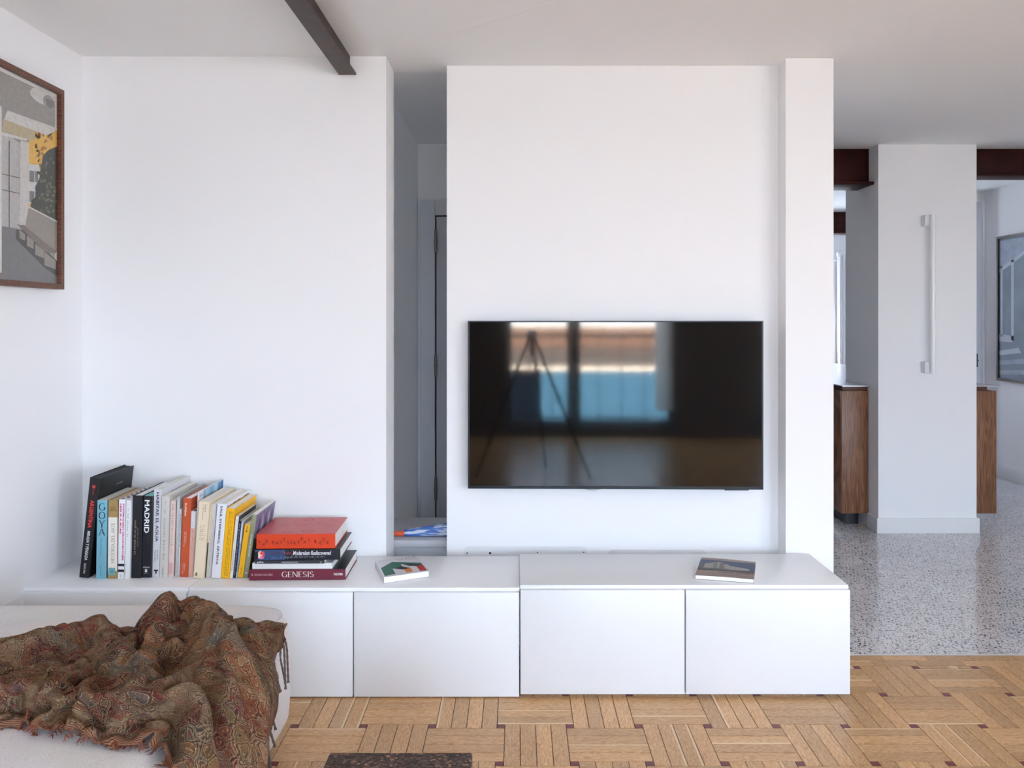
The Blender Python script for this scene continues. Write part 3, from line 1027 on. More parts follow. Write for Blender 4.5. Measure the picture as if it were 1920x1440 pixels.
# framed photographs ---------------------------------------------------------------
FW_ = wood_mat('frame_walnut', (70, 38, 26), (96, 56, 38), (120, 74, 50), (1.2, 16.0), .4, 0.0, False, 'OBJ')
XP = -1.752
def wp(px, py):
    D = -XP * F / (970 - px)
    return (D, H + (600 - py) * D / F)
fy1 = wp(121, 170)[0]; fzt = wp(121, 170)[1]; fzb = wp(121, 543)[1]
fy0 = fy1 - .66
pf = thing('framed_photograph', 'walnut framed photograph of a modernist terrace with autumn trees on the left wall', 'picture', (-1.79, (fy0 + fy1) / 2, (fzt + fzb) / 2))
oy_, oz_ = pf.location.y, pf.location.z
bm = bmesh.new()
fb, fd = .021, .038
for b in ((fy0, fy1, fzt - fb, fzt), (fy0, fy1, fzb, fzb + fb), (fy0, fy0 + fb, fzb + fb, fzt - fb), (fy1 - fb, fy1, fzb + fb, fzt - fb)):
    box(bm, 0.002, fd, b[0] - oy_, b[1] - oy_, b[2] - oz_, b[3] - oz_, .0012)
fin(bm, 'frame', FW_, pf)
bx('mat_board', mat('mat_board', (222, 219, 212), .8), (.004, .020, fy0 + fb - oy_, fy1 - fb - oy_, fzb + fb - oz_, fzt - fb - oz_), pf)
pal = [(152, 147, 140), (186, 182, 179), (210, 206, 200), (188, 172, 136), (226, 178, 66), (208, 206, 202), (46, 50, 36), (204, 199, 193),
       (150, 141, 131), (66, 63, 60), (118, 116, 117), (222, 219, 212), (120, 110, 100), (176, 122, 34), (112, 114, 76)]
PMS = [mat('print_ink_%s' % n, c, .6, noise=.10, nscale=60) for n, c in zip(
    ('warm_grey', 'panel_grey', 'beam_white', 'tan', 'yellow', 'white', 'dark_green', 'column', 'parapet', 'shade', 'asphalt', 'paper', 'bench', 'ochre', 'olive'), pal)]
XL = -1.79 + .0215
def zp(x, y):
    """picture detail seen at (x, y) in a 2.88x enlargement -> on the print plane"""
    D = -XL * F / (970 - x / 2.88)
    return (D, H + (600 - (80 + y / 2.88)) * D / F)
def ply(bm, pts, mi, lay):
    poly(bm, [(.0205 + lay * .00012, zp(*p)[0] - oy_, zp(*p)[1] - oz_) for p in pts], mi)
bm = bmesh.new()
py0, py1 = fy0 + fb + .02, fy1 - fb - .014
zb2, zt2 = fzb + fb + .014, fzt - fb - .014
poly(bm, [(.0205, py0 - oy_, zb2 - oz_), (.0205, py1 - oy_, zb2 - oz_), (.0205, py1 - oy_, zt2 - oz_), (.0205, py0 - oy_, zt2 - oz_)], 0)
rnd = random.Random(5)
ply(bm, [(-120, 1000), (-120, 470), (20, 480), (112, 545), (112, 1005)], 1, 1)
ply(bm, [(150, 545), (190, 478), (308, 470), (308, 965), (150, 885)], 4, 1)
for k in range(70):
    cx_, cy_ = rnd.uniform(165, 300), rnd.uniform(490, 690)
    r_ = rnd.uniform(6, 15)
    ply(bm, [(cx_ + r_ * math.cos(a) * rnd.uniform(.5, 1), cy_ + r_ * 1.3 * math.sin(a) * rnd.uniform(.5, 1)) for a in [j * 1.047 for j in range(6)]], 13 if k % 3 else 4, 2)
ply(bm, [(154, 652), (216, 662), (216, 706), (200, 860), (154, 870)], 5, 3)
for a_, b_ in ((160, 690), (160, 800)):
    ply(bm, [(a_, b_), (a_ + 26, b_ + 4), (a_ + 26, b_ + 64), (a_, b_ + 60)], 10, 4)
    ply(bm, [(a_ + 30, b_ + 4), (a_ + 46, b_ + 6), (a_ + 46, b_ + 64), (a_ + 30, b_ + 62)], 10, 4)
ply(bm, [(232, 610), (262, 580), (308, 560), (308, 965), (165, 890), (172, 850), (196, 830), (190, 780), (214, 730), (222, 680)], 6, 5)
for k in range(70):
    cx_, cy_ = rnd.uniform(205, 304), rnd.uniform(600, 930)
    r_ = rnd.uniform(5, 12)
    ply(bm, [(min(307, cx_ + r_ * math.cos(a) * rnd.uniform(.5, 1)), cy_ + r_ * 1.3 * math.sin(a) * rnd.uniform(.5, 1)) for a in [j * 1.047 for j in range(6)]], 14 if cy_ > 800 or k % 3 == 0 else 6, 6)
ply(bm, [(22, 412), (190, 478), (186, 528), (108, 528), (10, 480)], 3, 7)
ply(bm, [(40, 365), (308, 462), (308, 474), (252, 500), (22, 414)], 2, 8)
ply(bm, [(10, 482), (150, 520), (140, 530), (10, 500)], 5, 8)
ply(bm, [(48, 530), (52, 530), (52, 1000), (48, 1000)], 9, 8)
ply(bm, [(-60, 690), (112, 730), (112, 734), (-60, 694)], 9, 8)
ply(bm, [(-60, 776), (112, 814), (112, 818), (-60, 780)], 9, 8)
ply(bm, [(-120, 985), (8, 990), (100, 1005), (308, 1240), (308, 1330), (-120, 1290)], 10, 8)
ply(bm, [(137, 880), (308, 970), (308, 1135), (137, 992)], 8, 9)
ply(bm, [(137, 873), (308, 962), (308, 970), (137, 881)], 5, 10)
ply(bm, [(85, 1010), (140, 1010), (308, 1180), (308, 1262), (240, 1215), (85, 1060)], 9, 10)
for a_ in ((105, 1010, 30, 60), (145, 1040, 36, 75), (190, 1085, 48, 80), (240, 1130, 62, 95)):
    ply(bm, [(a_[0], a_[1]), (a_[0] + a_[2], a_[1] + a_[2] * .8), (a_[0] + a_[2], a_[1] + a_[3]), (a_[0], a_[1] + a_[3] * .75)], 8, 11)
ply(bm, [(90, 980), (125, 984), (302, 1126), (300, 1138), (246, 1132)], 12, 12)
ply(bm, [(110, 528), (155, 540), (155, 876), (137, 985), (104, 985)], 7, 13)
ply(bm, [(232 + 70 * math.cos(a) - .0, 292 + 42 * math.sin(a) + 26 * math.cos(a)) for a in [j * .3142 for j in range(20)]], 2, 7)
ply(bm, [(262 + 30 * math.cos(a), 318 + 34 * math.sin(a) + 10 * math.cos(a)) for a in [j * .3142 for j in range(20)]], 0, 8)
ply(bm, [(244, 300), (294, 318), (290, 345), (272, 356), (254, 340)], 10, 9)
ply(bm, [(-6, 340), (8, 344), (8, 1242), (-6, 1242)], 11, 14)
fin(bm, 'print', PMS, pf)
bx('glass', glass_mat('picture_glass'), (.0245, .0265, fy0 + fb - oy_, fy1 - fb - oy_, fzb + fb - oz_, fzt - fb - oz_), pf)

# second picture, right wall
gy1 = 4.155 * F / 897.8; gt = H + 155.3 * gy1 / F; gb = H - 112.8 * gy1 / F
gy0 = gy1 - .95
pg = thing('framed_photograph', 'dark framed blue grey photograph of steps on the far right wall', 'picture', (4.19, (gy0 + gy1) / 2, (gt + gb) / 2))
oy2, oz2 = pg.location.y, pg.location.z
bm = bmesh.new()
for b in ((gy0, gy1, gt - fb, gt), (gy0, gy1, gb, gb + fb), (gy0, gy0 + fb, gb + fb, gt - fb), (gy1 - fb, gy1, gb + fb, gt - fb)):
    box(bm, -.036, -.002, b[0] - oy2, b[1] - oy2, b[2] - oz2, b[3] - oz2, .0012)
fin(bm, 'frame', mat('dark_frame', (58, 40, 38), .4), pg)
bm = bmesh.new()
X2 = -.020
def rp(x, y):
    """detail at photo pixel (x, y)"""
    D = (4.19 + X2) * F / (x - 970)
    return (D - oy2, H + (600 - y) * D / F - oz2)
def ply2(pts, mi, lay): poly(bm, [(X2 - lay * .0003, *rp(*p)) for p in pts], mi)
a0, a1, b0, b1 = gy0 + fb - oy2, gy1 - fb - oy2, gb + fb - oz2, gt - fb - oz2
poly(bm, [(X2, a0, b0), (X2, a1, b0), (X2, a1, b1), (X2, a0, b1)], 0)
ply2([(1873, 452), (1925, 444), (1975, 436), (1975, 440), (1925, 475), (1873, 500)], 1, 1)
ply2([(1873, 505), (1902, 484), (1975, 425), (1975, 431), (1902, 492), (1873, 512)], 2, 2)
for pts in ([(1876, 500), (1880, 498), (1880, 632), (1876, 630)], [(1896, 488), (1901, 486), (1901, 640), (1896, 638)],
            [(1876, 500), (1901, 485), (1901, 490), (1876, 505)], [(1873, 626), (1901, 630), (1901, 642), (1873, 640)]):
    ply2(pts, 2, 3)
for k, yy in enumerate((658, 676, 694)):
    ply2([(1873, yy), (1910 + k * 9, yy - 6 + k * 3), (1915 + k * 9, yy + 4 + k * 2), (1873, yy + 8)], 1 if k else 2, 3)
fin(bm, 'print', [mat('print_blue_grey', (104, 122, 142), .6, noise=.25, nscale=5), mat('print_pale_blue', (150, 164, 184), .6, noise=.2, nscale=12),
                  mat('print_light', (186, 194, 208), .6)], pg)
bx('glass', glass_mat('picture_glass'), (-.027, -.025, a0, a1, b0, b1), pg)

# door leaf edge and handle in the far corner
d2 = bx('door_2', mat('far_door_paint', (214, 216, 226), .5), (4.0, 4.165, 7.312, 7.329, 0, 2.42), None, 'structure', .002)
bx('door_casing', TRIM, (4.166, 4.188, 7.30, 7.329, 0, 2.46), d2, bev=.002)
bm = bmesh.new()
hp = P(1833, 676, 7.29)
tube(bm, [(hp.x, 7.312, hp.z), (hp.x, 7.28, hp.z), (hp.x - .09, 7.275, hp.z)], .007, 8)
box(bm, hp.x - .012, hp.x + .012, 7.304, 7.312, hp.z - .06, hp.z + .06, .002)
fin(bm, 'door_handle', mat('handle_steel', (96, 94, 98), .35, .8), d2, smooth=40)

# tripod under the camera (seen in the screen's reflection) -------------------------
tr = thing('tripod', 'black three legged camera tripod mirrored in the television screen', 'tripod', (0, -.10, 0))
for fx, fy in ((.12, -.52), (.50, .02), (-.48, .02)):
    bm = bmesh.new()
    a, b = Vector((0, 0, 1.27)), Vector((fx, fy, .012))
    tube(bm, [a, a.lerp(b, .45)], .013, 10); tube(bm, [a.lerp(b, .45), a.lerp(b, .47)], .021, 10)
    tube(bm, [a.lerp(b, .47), a.lerp(b, .75)], .0125, 10); tube(bm, [a.lerp(b, .75), a.lerp(b, .77)], .017, 10)
    tube(bm, [a.lerp(b, .77), b], .009, 10)
    fin(bm, 'leg', BLACK, tr)
bm = bmesh.new()
tube(bm, [(0, 0, 1.05), (0, 0, 1.27)], .014, 12); tube(bm, [(0, 0, 1.235), (0, 0, 1.275)], .038, 14)
fin(bm, 'centre_column', BLACK, tr)

# balcony and street beyond the window ---------------------------------------------
wall('floor_balcony', (-2.6, 4.0, -3.9, -2.98, -.2, -.02), mat('balcony_tile', (150, 140, 130), .7))
rl = thing('balcony_railing', 'balcony railing hung with blue fabric mirrored in the television screen', 'railing', (.7, -3.75, -.02))
IR = mat('iron_black', (26, 26, 30), .5)
bm = bmesh.new(); box(bm, -3, 3, -.02, .02, 1.16, 1.20); fin(bm, 'handrail', IR, rl)
bm = bmesh.new(); box(bm, -3, 3, -.012, .012, .10, .125); fin(bm, 'bottom_rail', IR, rl)
me0 = None
for k in range(20):
    bm = bmesh.new(); box(bm, -2.9 + k * .3 - .006, -2.9 + k * .3 + .006, -.006, .006, 0, 1.16)
    fin(bm, 'bar', IR, rl)
m = bpy.data.materials.new('blue_awning_fabric'); m.use_nodes = True
t = m.node_tree; b = t.nodes['Principled BSDF']
tl = t.nodes.new('ShaderNodeBsdfTranslucent'); mx = t.nodes.new('ShaderNodeMixShader')
tl.inputs[0].default_value = srgb(160, 222, 242); b.inputs['Base Color'].default_value = srgb(160, 222, 242); b.inputs['Roughness'].default_value = .9
mx.inputs[0].default_value = .6
t.links.new(b.outputs[0], mx.inputs[1]); t.links.new(tl.outputs[0], mx.inputs[2]); t.links.new(mx.outputs[0], t.nodes['Material Output'].inputs[0])
bm = bmesh.new()
pv = None
for k in range(121):
    x_ = -.64 + k * .034
    y_ = -.04 + .030 * math.sin(k * .55) + .012 * math.sin(k * 1.7)
    cur = (bm.verts.new((x_, y_, .06)), bm.verts.new((x_, y_ * .6, .72)))
    if pv: bm.faces.new((pv[0], cur[0], cur[1], pv[1]))
    pv = cur
fin(bm, 'fabric', m, rl, smooth=180)
bx('side_screen', mat('grey_screen', (96, 112, 128), .7), (-1.4, -.64, -.035, -.028, .08, .74), rl)
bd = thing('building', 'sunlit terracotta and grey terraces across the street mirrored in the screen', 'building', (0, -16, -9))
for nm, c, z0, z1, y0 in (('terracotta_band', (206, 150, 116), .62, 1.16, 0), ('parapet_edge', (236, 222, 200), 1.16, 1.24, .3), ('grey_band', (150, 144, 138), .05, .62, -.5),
                          ('terrace_edge', (240, 222, 196), -.07, .05, .35), ('dark_grey_band', (120, 112, 104), -.52, -.07, -.9), ('terrace_edge', (236, 214, 184), -.66, -.52, .3),  # set-back band drawn in a darker grey
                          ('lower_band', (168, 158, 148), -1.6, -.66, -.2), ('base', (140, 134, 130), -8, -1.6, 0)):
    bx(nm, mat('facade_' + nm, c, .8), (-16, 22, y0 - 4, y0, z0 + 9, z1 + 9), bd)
bx('ground_street', mat('street_asphalt', (112, 114, 118), .9), (-60, 60, -90, -3.9, -9.3, -9.0), None, 'structure')

# ================================================================== BOOKS
INK = {}
def ink(rgb):
    k = 'ink_%02x%02x%02x' % rgb
    return mat(k, rgb, .5)
def cov(rgb, rough=.42):
    return mat('cover_%02x%02x%02x' % rgb, rgb, rough)
def paper(rgb=(224, 218, 208)):
    m = mat('pages_%02x%02x%02x' % rgb, rgb, .8)
    return m


# --- a small serif alphabet drawn with a broad nib: strokes as polylines on a 0..1 by 0..1 body
def arc(cx, cy, rx, ry, a0, a1, n=14):
    return [(cx + rx * math.cos(R(a0 + (a1 - a0) * k / n)), cy + ry * math.sin(R(a0 + (a1 - a0) * k / n))) for k in range(n + 1)]
GLY = {
 'A': (.95, [[(.05, 0), (.46, 1)], [(.46, 1), (.90, 0)], [(.2, .36), (.74, .36)]], [(.05, 0), (.90, 0)]),
 'D': (.95, [[(.14, 0), (.14, 1)], [(.14, 1)] + arc(.42, .5, .42, .5, 90, -90) + [(.14, 0)]], [(.14, 0), (.14, 1)]),
 'E': (.78, [[(.14, 0), (.14, 1)], [(.14, .98), (.68, .98)], [(.14, .52), (.52, .52)], [(.14, .02), (.72, .02)]], [(.14, 0), (.14, 1)]),
 'F': (.74, [[(.14, 0), (.14, 1)], [(.14, .98), (.68, .98)], [(.14, .52), (.52, .52)]], [(.14, 0), (.14, 1)]),
 'G': (1.02, [arc(.52, .5, .44, .5, 48, 318, 20) + [(.86, .06)], [(.86, .42), (.86, .04)]], [(.86, .42)]),
 'H': (.98, [[(.14, 0), (.14, 1)], [(.84, 0), (.84, 1)], [(.14, .52), (.84, .52)]], [(.14, 0), (.14, 1), (.84, 0), (.84, 1)]),
 'I': (.42, [[(.21, 0), (.21, 1)]], [(.21, 0), (.21, 1)]),
 'J': (.5, [[(.3, 1), (.3, .1), (.1, -.08)]], [(.3, 1)]),
 'L': (.76, [[(.14, 0), (.14, 1)], [(.14, .02), (.70, .02)]], [(.14, 0), (.14, 1)]),
 'M': (1.12, [[(.12, 0), (.12, 1)], [(.12, 1), (.54, .1)], [(.54, .1), (.98, 1)], [(.98, 1), (.98, 0)]], [(.12, 0), (.98, 0), (.12, 1), (.98, 1)]),
 'N': (1.0, [[(.12, 0), (.12, 1)], [(.12, 1), (.86, 0)], [(.86, 0), (.86, 1)]], [(.12, 0), (.12, 1), (.86, 1)]),
 'O': (1.04, [arc(.52, .5, .44, .5, 0, 360, 26)], []),
 'P': (.80, [[(.14, 0), (.14, 1)], [(.14, .98)] + arc(.42, .74, .30, .25, 90, -90) + [(.14, .49)]], [(.14, 0), (.14, 1)]),
 'R': (.88, [[(.14, 0), (.14, 1)], [(.14, .98)] + arc(.42, .74, .28, .25, 90, -90) + [(.14, .49)], [(.42, .49), (.86, 0)]], [(.14, 0), (.14, 1), (.84, 0)]),
 'S': (.72, [arc(.36, .75, .26, .24, 30, 270, 14) + arc(.36, .26, .28, .25, 90, -150, 14)], []),
 'T': (.84, [[(.42, 0), (.42, 1)], [(.04, .98), (.80, .98)]], [(.42, 0)]),
 'U': (.96, [[(.14, 1), (.14, .4)] + arc(.48, .36, .34, .36, 180, 360, 12) + [(.82, 1)]], [(.14, 1), (.82, 1)]),
 'V': (.92, [[(.04, 1), (.46, 0)], [(.46, 0), (.88, 1)]], [(.04, 1), (.88, 1)]),
 'W': (1.3, [[(.04, 1), (.36, 0)], [(.36, 0), (.66, .9)], [(.66, .9), (.96, 0)], [(.96, 0), (1.26, 1)]], [(.04, 1), (1.26, 1)]),
 'Y': (.92, [[(.04, 1), (.46, .46)], [(.46, .46), (.88, 1)], [(.46, .46), (.46, 0)]], [(.04, 1), (.88, 1), (.46, 0)]),
 '.': (.3, [[(.12, .0), (.12, .06)]], []),
}
def serif_faces(s, thick=.15, thin=.05, ser=True, track=0.04):
    """list of quads in (u, v)"""
    qs, x = [], 0.0
    for ch in s:
        if ch == ' ':
            x += .42; continue
        if ch not in GLY:
            x += .5; continue
        wd, strokes, terms = GLY[ch]
        for st in strokes:
            for (ax, ay), (bx_, by_) in zip(st, st[1:]):
                dx, dy = bx_ - ax, by_ - ay
                l = math.hypot(dx, dy)
                if l < 1e-6: continue
                # left-to-right falling and upright strokes are thick, rising and level ones thin
                an = math.atan2(dy, dx) % math.pi
                f = abs(math.sin(an)) ** 1.6
                if ch in 'AVWMNYU' and len(st) == 2 and dx * dy > 0: f *= .30
                if ch == 'N' and dx == 0: f *= .45
                if ch == 'M' and dx == 0 and ax < .5: f *= .45
                t = (thin + (thick - thin) * f) / 2
                nx_, ny_ = -dy / l * t, dx / l * t
                qs.append([(x + ax + nx_, ay + ny_), (x + bx_ + nx_, by_ + ny_), (x + bx_ - nx_, by_ - ny_), (x + ax - nx_, ay - ny_)])
        if ser:
            for ax, ay in terms:
                sy = .022
                yy = ay + (sy if ay < .5 else -sy)
                qs.append([(x + ax - .14, yy - sy), (x + ax + .14, yy - sy), (x + ax + .14, yy + sy), (x + ax - .14, yy + sy)])
        x += wd + track
    return qs


TXT = {}
def sans_mesh(s, bold=0.0, shear=0.0, space=1.0):
    """(verts, faces) of flat lettering in the plane, normalised to its own box"""
    k = (s, bold, shear, space)
    if k in TXT: return TXT[k]
    c = bpy.data.curves.new('lettering', 'FONT')
    c.body = s; c.size = 1; c.offset = bold; c.shear = shear; c.space_character = space
    c.resolution_u = 3
    o = bpy.data.objects.new('lettering', c)
    COL.objects.link(o)
    dg = bpy.context.evaluated_depsgraph_get()
    me = bpy.data.meshes.new_from_object(o.evaluated_get(dg))
    v = [(p.co.x, p.co.y) for p in me.vertices]
    f = [list(p.vertices) for p in me.polygons]
    bpy.data.objects.remove(o); bpy.data.curves.remove(c); bpy.data.meshes.remove(me)
    TXT[k] = (v, f)
    return TXT[k]


def scribble_mesh(seed, words, lines=1):
    """illegible small print: rows of tiny upright ticks grouped as words"""
    r = random.Random(seed)
    v, f = [], []
    for ln_ in range(lines):
        x = 0
        for w_ in range(words):
            for c_ in range(r.randint(2, 8)):
                h0 = r.choice((0, 0, .0, .3)); h1 = r.choice((.62, .62, 1, .62))
                b = len(v)
                y = -ln_ * 1.7
                v += [(x, y + h0), (x + .28, y + h0), (x + .28, y + h1), (x, y + h1)]
                f.append([b, b + 1, b + 2, b + 3])
                x += .52
            x += .7
    return v, f


def letter(book, t, h, spec):
    """spec: text, mode, z-range and x-range as fractions of the spine, colour, style"""
    s, mode, za, zb, xa, xb, rgb = spec[:7]
    st = spec[7] if len(spec) > 7 else 'bold'
    y = -.0006
    if st == 'rect':
        bm = bmesh.new()
        poly(bm, [(-t + xa * t, y, za * h), (-t + xb * t, y, za * h), (-t + xb * t, y, zb * h), (-t + xa * t, y, zb * h)])
        me = bpy.data.meshes.new('printed_band'); bm.to_mesh(me); bm.free()
        return link('printed_band', me, ink(rgb), book)
    if st == 'serif' or st == 'serifthin':
        qs = serif_faces(s, .16 if st == 'serif' else .11, .05)
        v = [p for q_ in qs for p in q_]; f = [[4 * i, 4 * i + 1, 4 * i + 2, 4 * i + 3] for i in range(len(qs))]
    elif st == 'scr':
        v, f = scribble_mesh(hash(str(spec[:6])) % 1000 if False else int(za * 997 + xa * 131 + len(s) * 7), max(2, len(s)), spec[8] if len(spec) > 8 else 1)
    else:
        v, f = sans_mesh(s, {'bold': .022, 'reg': 0.0, 'black': .04, 'ital': .02}[st], .25 if st == 'ital' else 0)
    u0, u1 = min(p[0] for p in v), max(p[0] for p in v)
    v0, v1 = min(p[1] for p in v), max(p[1] for p in v)
    X0, X1, Z0, Z1 = -t + xa * t, -t + xb * t, za * h, zb * h
    out = []
    for a, b in v:
        a = (a - u0) / (u1 - u0); b = (b - v0) / max(1e-6, v1 - v0)
        if mode == 'flat':
            out.append((X0 + a * (X1 - X0), y, Z0 + b * (Z1 - Z0)))
        elif mode == 'down':
            out.append((X0 + b * (X1 - X0), y, Z1 - a * (Z1 - Z0)))
        else:
            out.append((X1 - b * (X1 - X0), y, Z0 + a * (Z1 - Z0)))
    me = bpy.data.meshes.new('lettering')
    me.from_pydata(out, [], f)
    return link('lettering', me, ink(rgb), book)


def side_print(book, t, pts, rgb, lay=1, name='cover_print', noise=0):
    """flat print on the right-hand cover, pts as (depth, height) in metres"""
    bm = bmesh.new()
    poly(bm, [(.0004 * lay + .0002, a, b) for a, b in pts])
    me = bpy.data.meshes.new(name); bm.to_mesh(me); bm.free()
    return link(name, me, mat('art_%02x%02x%02x' % rgb, rgb, .45, noise=noise, nscale=40) if noise else ink(rgb), book)


def side_text(book, s, y0, y1, z0, z1, rgb, st='bold'):
    v, f = scribble_mesh(len(s) * 13, 5) if st == 'scr' else sans_mesh(s, .03)
    u0, u1 = min(p[0] for p in v), max(p[0] for p in v); v0, v1 = min(p[1] for p in v), max(p[1] for p in v)
    me = bpy.data.meshes.new('lettering')
    me.from_pydata([(.0009, y0 + (a - u0) / (u1 - u0) * (y1 - y0), z0 + (b - v0) / (v1 - v0) * (z1 - z0)) for a, b in v], [], f)
    return link('lettering', me, ink(rgb), book)


BOOKG = 'books standing in a row on the TV bench'
LASTB = [-9, 0, 1]
def standing(label, xl, xr, yb, xt, yt, dep, cover, texts=(), pages=(226, 220, 210), hard=True, spine=None, round_=False, h_over=None):
    D = (H - ZT) * F / (yb - 600)
    X0, X1 = (xl - 970) * D / F, (xr - 970) * D / F
    th = math.atan((xt - xl) / (yb - yt))
    # keep clear of the neighbour already placed: its right face runs from LASTB[0] upwards with slope LASTB[1]
    hh_ = (yb - yt) * D / F
    tn = math.tan(th)
    if X0 < LASTB[0] + .0002:
        X1 += max(0, (LASTB[0] + .0002 - X0) - .35 * (X1 - X0)); X0 = LASTB[0] + .0002
    zt_ = min(hh_, LASTB[2])
    lack = LASTB[0] + LASTB[1] * zt_ + .0002 - (X0 + tn * zt_)
    if lack > 0:
        tn += lack * .6 / zt_; X0 += lack * .4; X1 += lack * .15
    th = math.atan(tn)
    LASTB[:] = [X1, tn, hh_]
    t = (X1 - X0) * math.cos(th)
    h = hh_ / math.cos(th)
    dep = min(dep, WALL - .006 - D)
    b = thing('book', label, 'book', (X1, D, ZT + .0004), (0, th, 0), BOOKG)
    cm, pm = cov(cover), paper(pages)
    ct = .0022 if hard else .0006
    sq = .003 if hard else 0.0
    bm = bmesh.new()
    if hard or True:
        sp = .003 if hard else .0008
        if round_:
            pts = [(-t, .010)] + [(-t / 2 + t / 2 * math.cos(a), .010 - .010 * math.sin(a)) for a in [math.pi - k * math.pi / 10 for k in range(1, 10)]] + [(0, .010)]
            pts = pts + [(0, dep), (-ct, dep), (-ct, .012), (-t + ct, .012), (-t + ct, dep), (-t, dep)]
        else:
            e = min(.0012, t * .12)
            pts = [(-t, e), (-t + e, 0), (-e, 0), (0, e), (0, dep), (-ct, dep), (-ct, sp), (-t + ct, sp), (-t + ct, dep), (-t, dep)]
        prism(bm, [(a, c, 0) for a, c in pts], (0, 0, h))
    fin(bm, 'cover', cm, b)
    bm = bmesh.new()
    box(bm, -t + ct + .0002, -ct - .0002, .0125 if round_ else sp + .0003, dep - sq - .0005, sq, h - sq - (.0004 if not hard else 0))
    fin(bm, 'pages', pm, b)
    for s in texts:
        letter(b, t, h, s)
    b['t'] = t; b['h'] = h; b['d'] = dep
    return b, t, h, dep


W_ = (236, 236, 238); K_ = (18, 18, 22); WT = (240, 240, 240)
b, t, h, d = standing('tall black slipcase book with red and white title leaning right, first in row', 148, 166.5, 1084, 168.5, 897, .272, (20, 20, 23), [
    ('ARGENTINA', 'down', .497, .776, .32, .72, (226, 58, 52)), ('MIRADA Y PENSADA', 'down', .173, .465, .34, .66, (214, 214, 216)),
    ('Daniel E. Arias', 'down', .04, .142, .38, .60, (200, 200, 204)), ('PAGINA', 'down', .83, .885, .40, .60, (190, 52, 48), 'reg'),
    ('', 'down', .895, .925, .36, .66, (206, 56, 50), 'rect')], pages=(22, 22, 24))
side_print(b, t, [(.022, .0), (.0245, 0), (.0245, h), (.022, h)], (8, 8, 9), 1, 'hinge_shade')  # flat dark strip, shade of the hinge put into colour
side_text(b, 'xx xxxx', .135, .185, h - .052, h - .045, (190, 190, 195), 'scr')
standing('pale blue book with large black serif letters stacked down its spine', 179.8, 198.2, 1085.5, 182.2, 938.5, .235, (120, 178, 196), [
    ('G', 'flat', .872, .963, .18, .86, K_, 'serif'), ('O', 'flat', .762, .855, .18, .86, K_, 'serif'), ('Y', 'flat', .655, .748, .17, .88, K_, 'serif'),
    ('A', 'flat', .552, .640, .16, .90, K_, 'serif'), ('250 ANIVERSARIO', 'down', .29, .515, .42, .53, (60, 100, 116), 'reg'),
    ('MUSEO DEL PRADO', 'down', .04, .17, .42, .52, (60, 100, 116), 'reg')], hard=False, pages=(206, 200, 190))
G1, C1 = (170, 138, 84), (238, 231, 219)
b, t, h, d = standing('gold and cream art history book with rounded spine and teal emblem', 201.8, 219.6, 1085, 203.2, 938, .23, G1, [
    ('HISTORIA DEL ARTE', 'up', .20, .711, .34, .70, (40, 36, 34), 'serifthin'), ('H. W.', 'flat', .890, .917, .32, .72, (70, 48, 24), 'serif'),
    ('JANSON', 'flat', .858, .884, .14, .90, (70, 48, 24), 'serif')], pages=(190, 168, 140), hard=True)
letter(b, t, h, ('', 'flat', .098, .78, 0.02, .98, C1, 'rect')).location.y = .0003
letter(b, t, h, ('', 'flat', .043, .138, .08, .80, (112, 172, 178), 'rect')).location.y = .0001
bm = bmesh.new()
cxm, czm, rm = -t + .44 * t, .0905 * h, .0052
for k in range(24):
    a0, a1 = k * math.pi / 12, (k + 1) * math.pi / 12
    poly(bm, [(cxm + rm * math.cos(a0), -.0008, czm + rm * math.sin(a0)), (cxm + rm * math.cos(a1), -.0008, czm + rm * math.sin(a1)),
              (cxm + rm * .88 * math.cos(a1), -.0008, czm + rm * .88 * math.sin(a1)), (cxm + rm * .88 * math.cos(a0), -.0008, czm + rm * .88 * math.sin(a0))])
for (ax, az), (bx2, bz2), wd in (((-.001, .003), (.0005, -.0005), .0012), ((.0005, -.0005), (-.0025, -.0035), .0009), ((.0005, -.0005), (.0022, -.0035), .0009), ((-.001, .0015), (.003, .001), .0007)):
    dx, dz = bx2 - ax, bz2 - az; l = math.hypot(dx, dz); nx_, nz_ = -dz / l * wd / 2, dx / l * wd / 2
    poly(bm, [(cxm + ax + nx_, -.0008, czm + az + nz_), (cxm + bx2 + nx_, -.0008, czm + bz2 + nz_), (cxm + bx2 - nx_, -.0008, czm + bz2 - nz_), (cxm + ax - nx_, -.0008, czm + az - nz_)])
fin(bm, 'emblem', ink((24, 44, 48)), b)
PK = (206, 30, 110)
b, t, h, d = standing('white book with magenta title and two black bars at its foot', 220.3, 232.8, 1085.5, 223, 937, .25, (236, 236, 240), [
    ('POSTMODERN ARCHITECTURE', 'down', .232, .948, .60, .84, PK, 'black'), ('LESS IS A BORE', 'down', .566, .948, .20, .44, PK, 'black'),
    ('', 'flat', .158, .189, .04, .98, K_, 'rect'), ('', 'flat', .085, .117, .04, .98, K_, 'rect')], hard=False, pages=(226, 226, 226))
bm = bmesh.new()
cxm, czm = -t * .52, .036 * h
for k in range(20):
    a0, a1 = k * math.pi / 10, (k + 1) * math.pi / 10
    poly(bm, [(cxm + .0032 * math.cos(a0), -.0008, czm + .0042 * math.sin(a0)), (cxm + .0032 * math.cos(a1), -.0008, czm + .0042 * math.sin(a1)),
              (cxm + .0027 * math.cos(a1), -.0008, czm + .0036 * math.sin(a1)), (cxm + .0027 * math.cos(a0), -.0008, czm + .0036 * math.sin(a0))])
poly(bm, [(cxm - .0003, -.0008, czm - .006), (cxm + .0003, -.0008, czm - .006), (cxm + .0003, -.0008, czm + .006), (cxm - .0003, -.0008, czm + .006)])
fin(bm, 'emblem', ink((60, 60, 70)), b)
bm = bmesh.new()
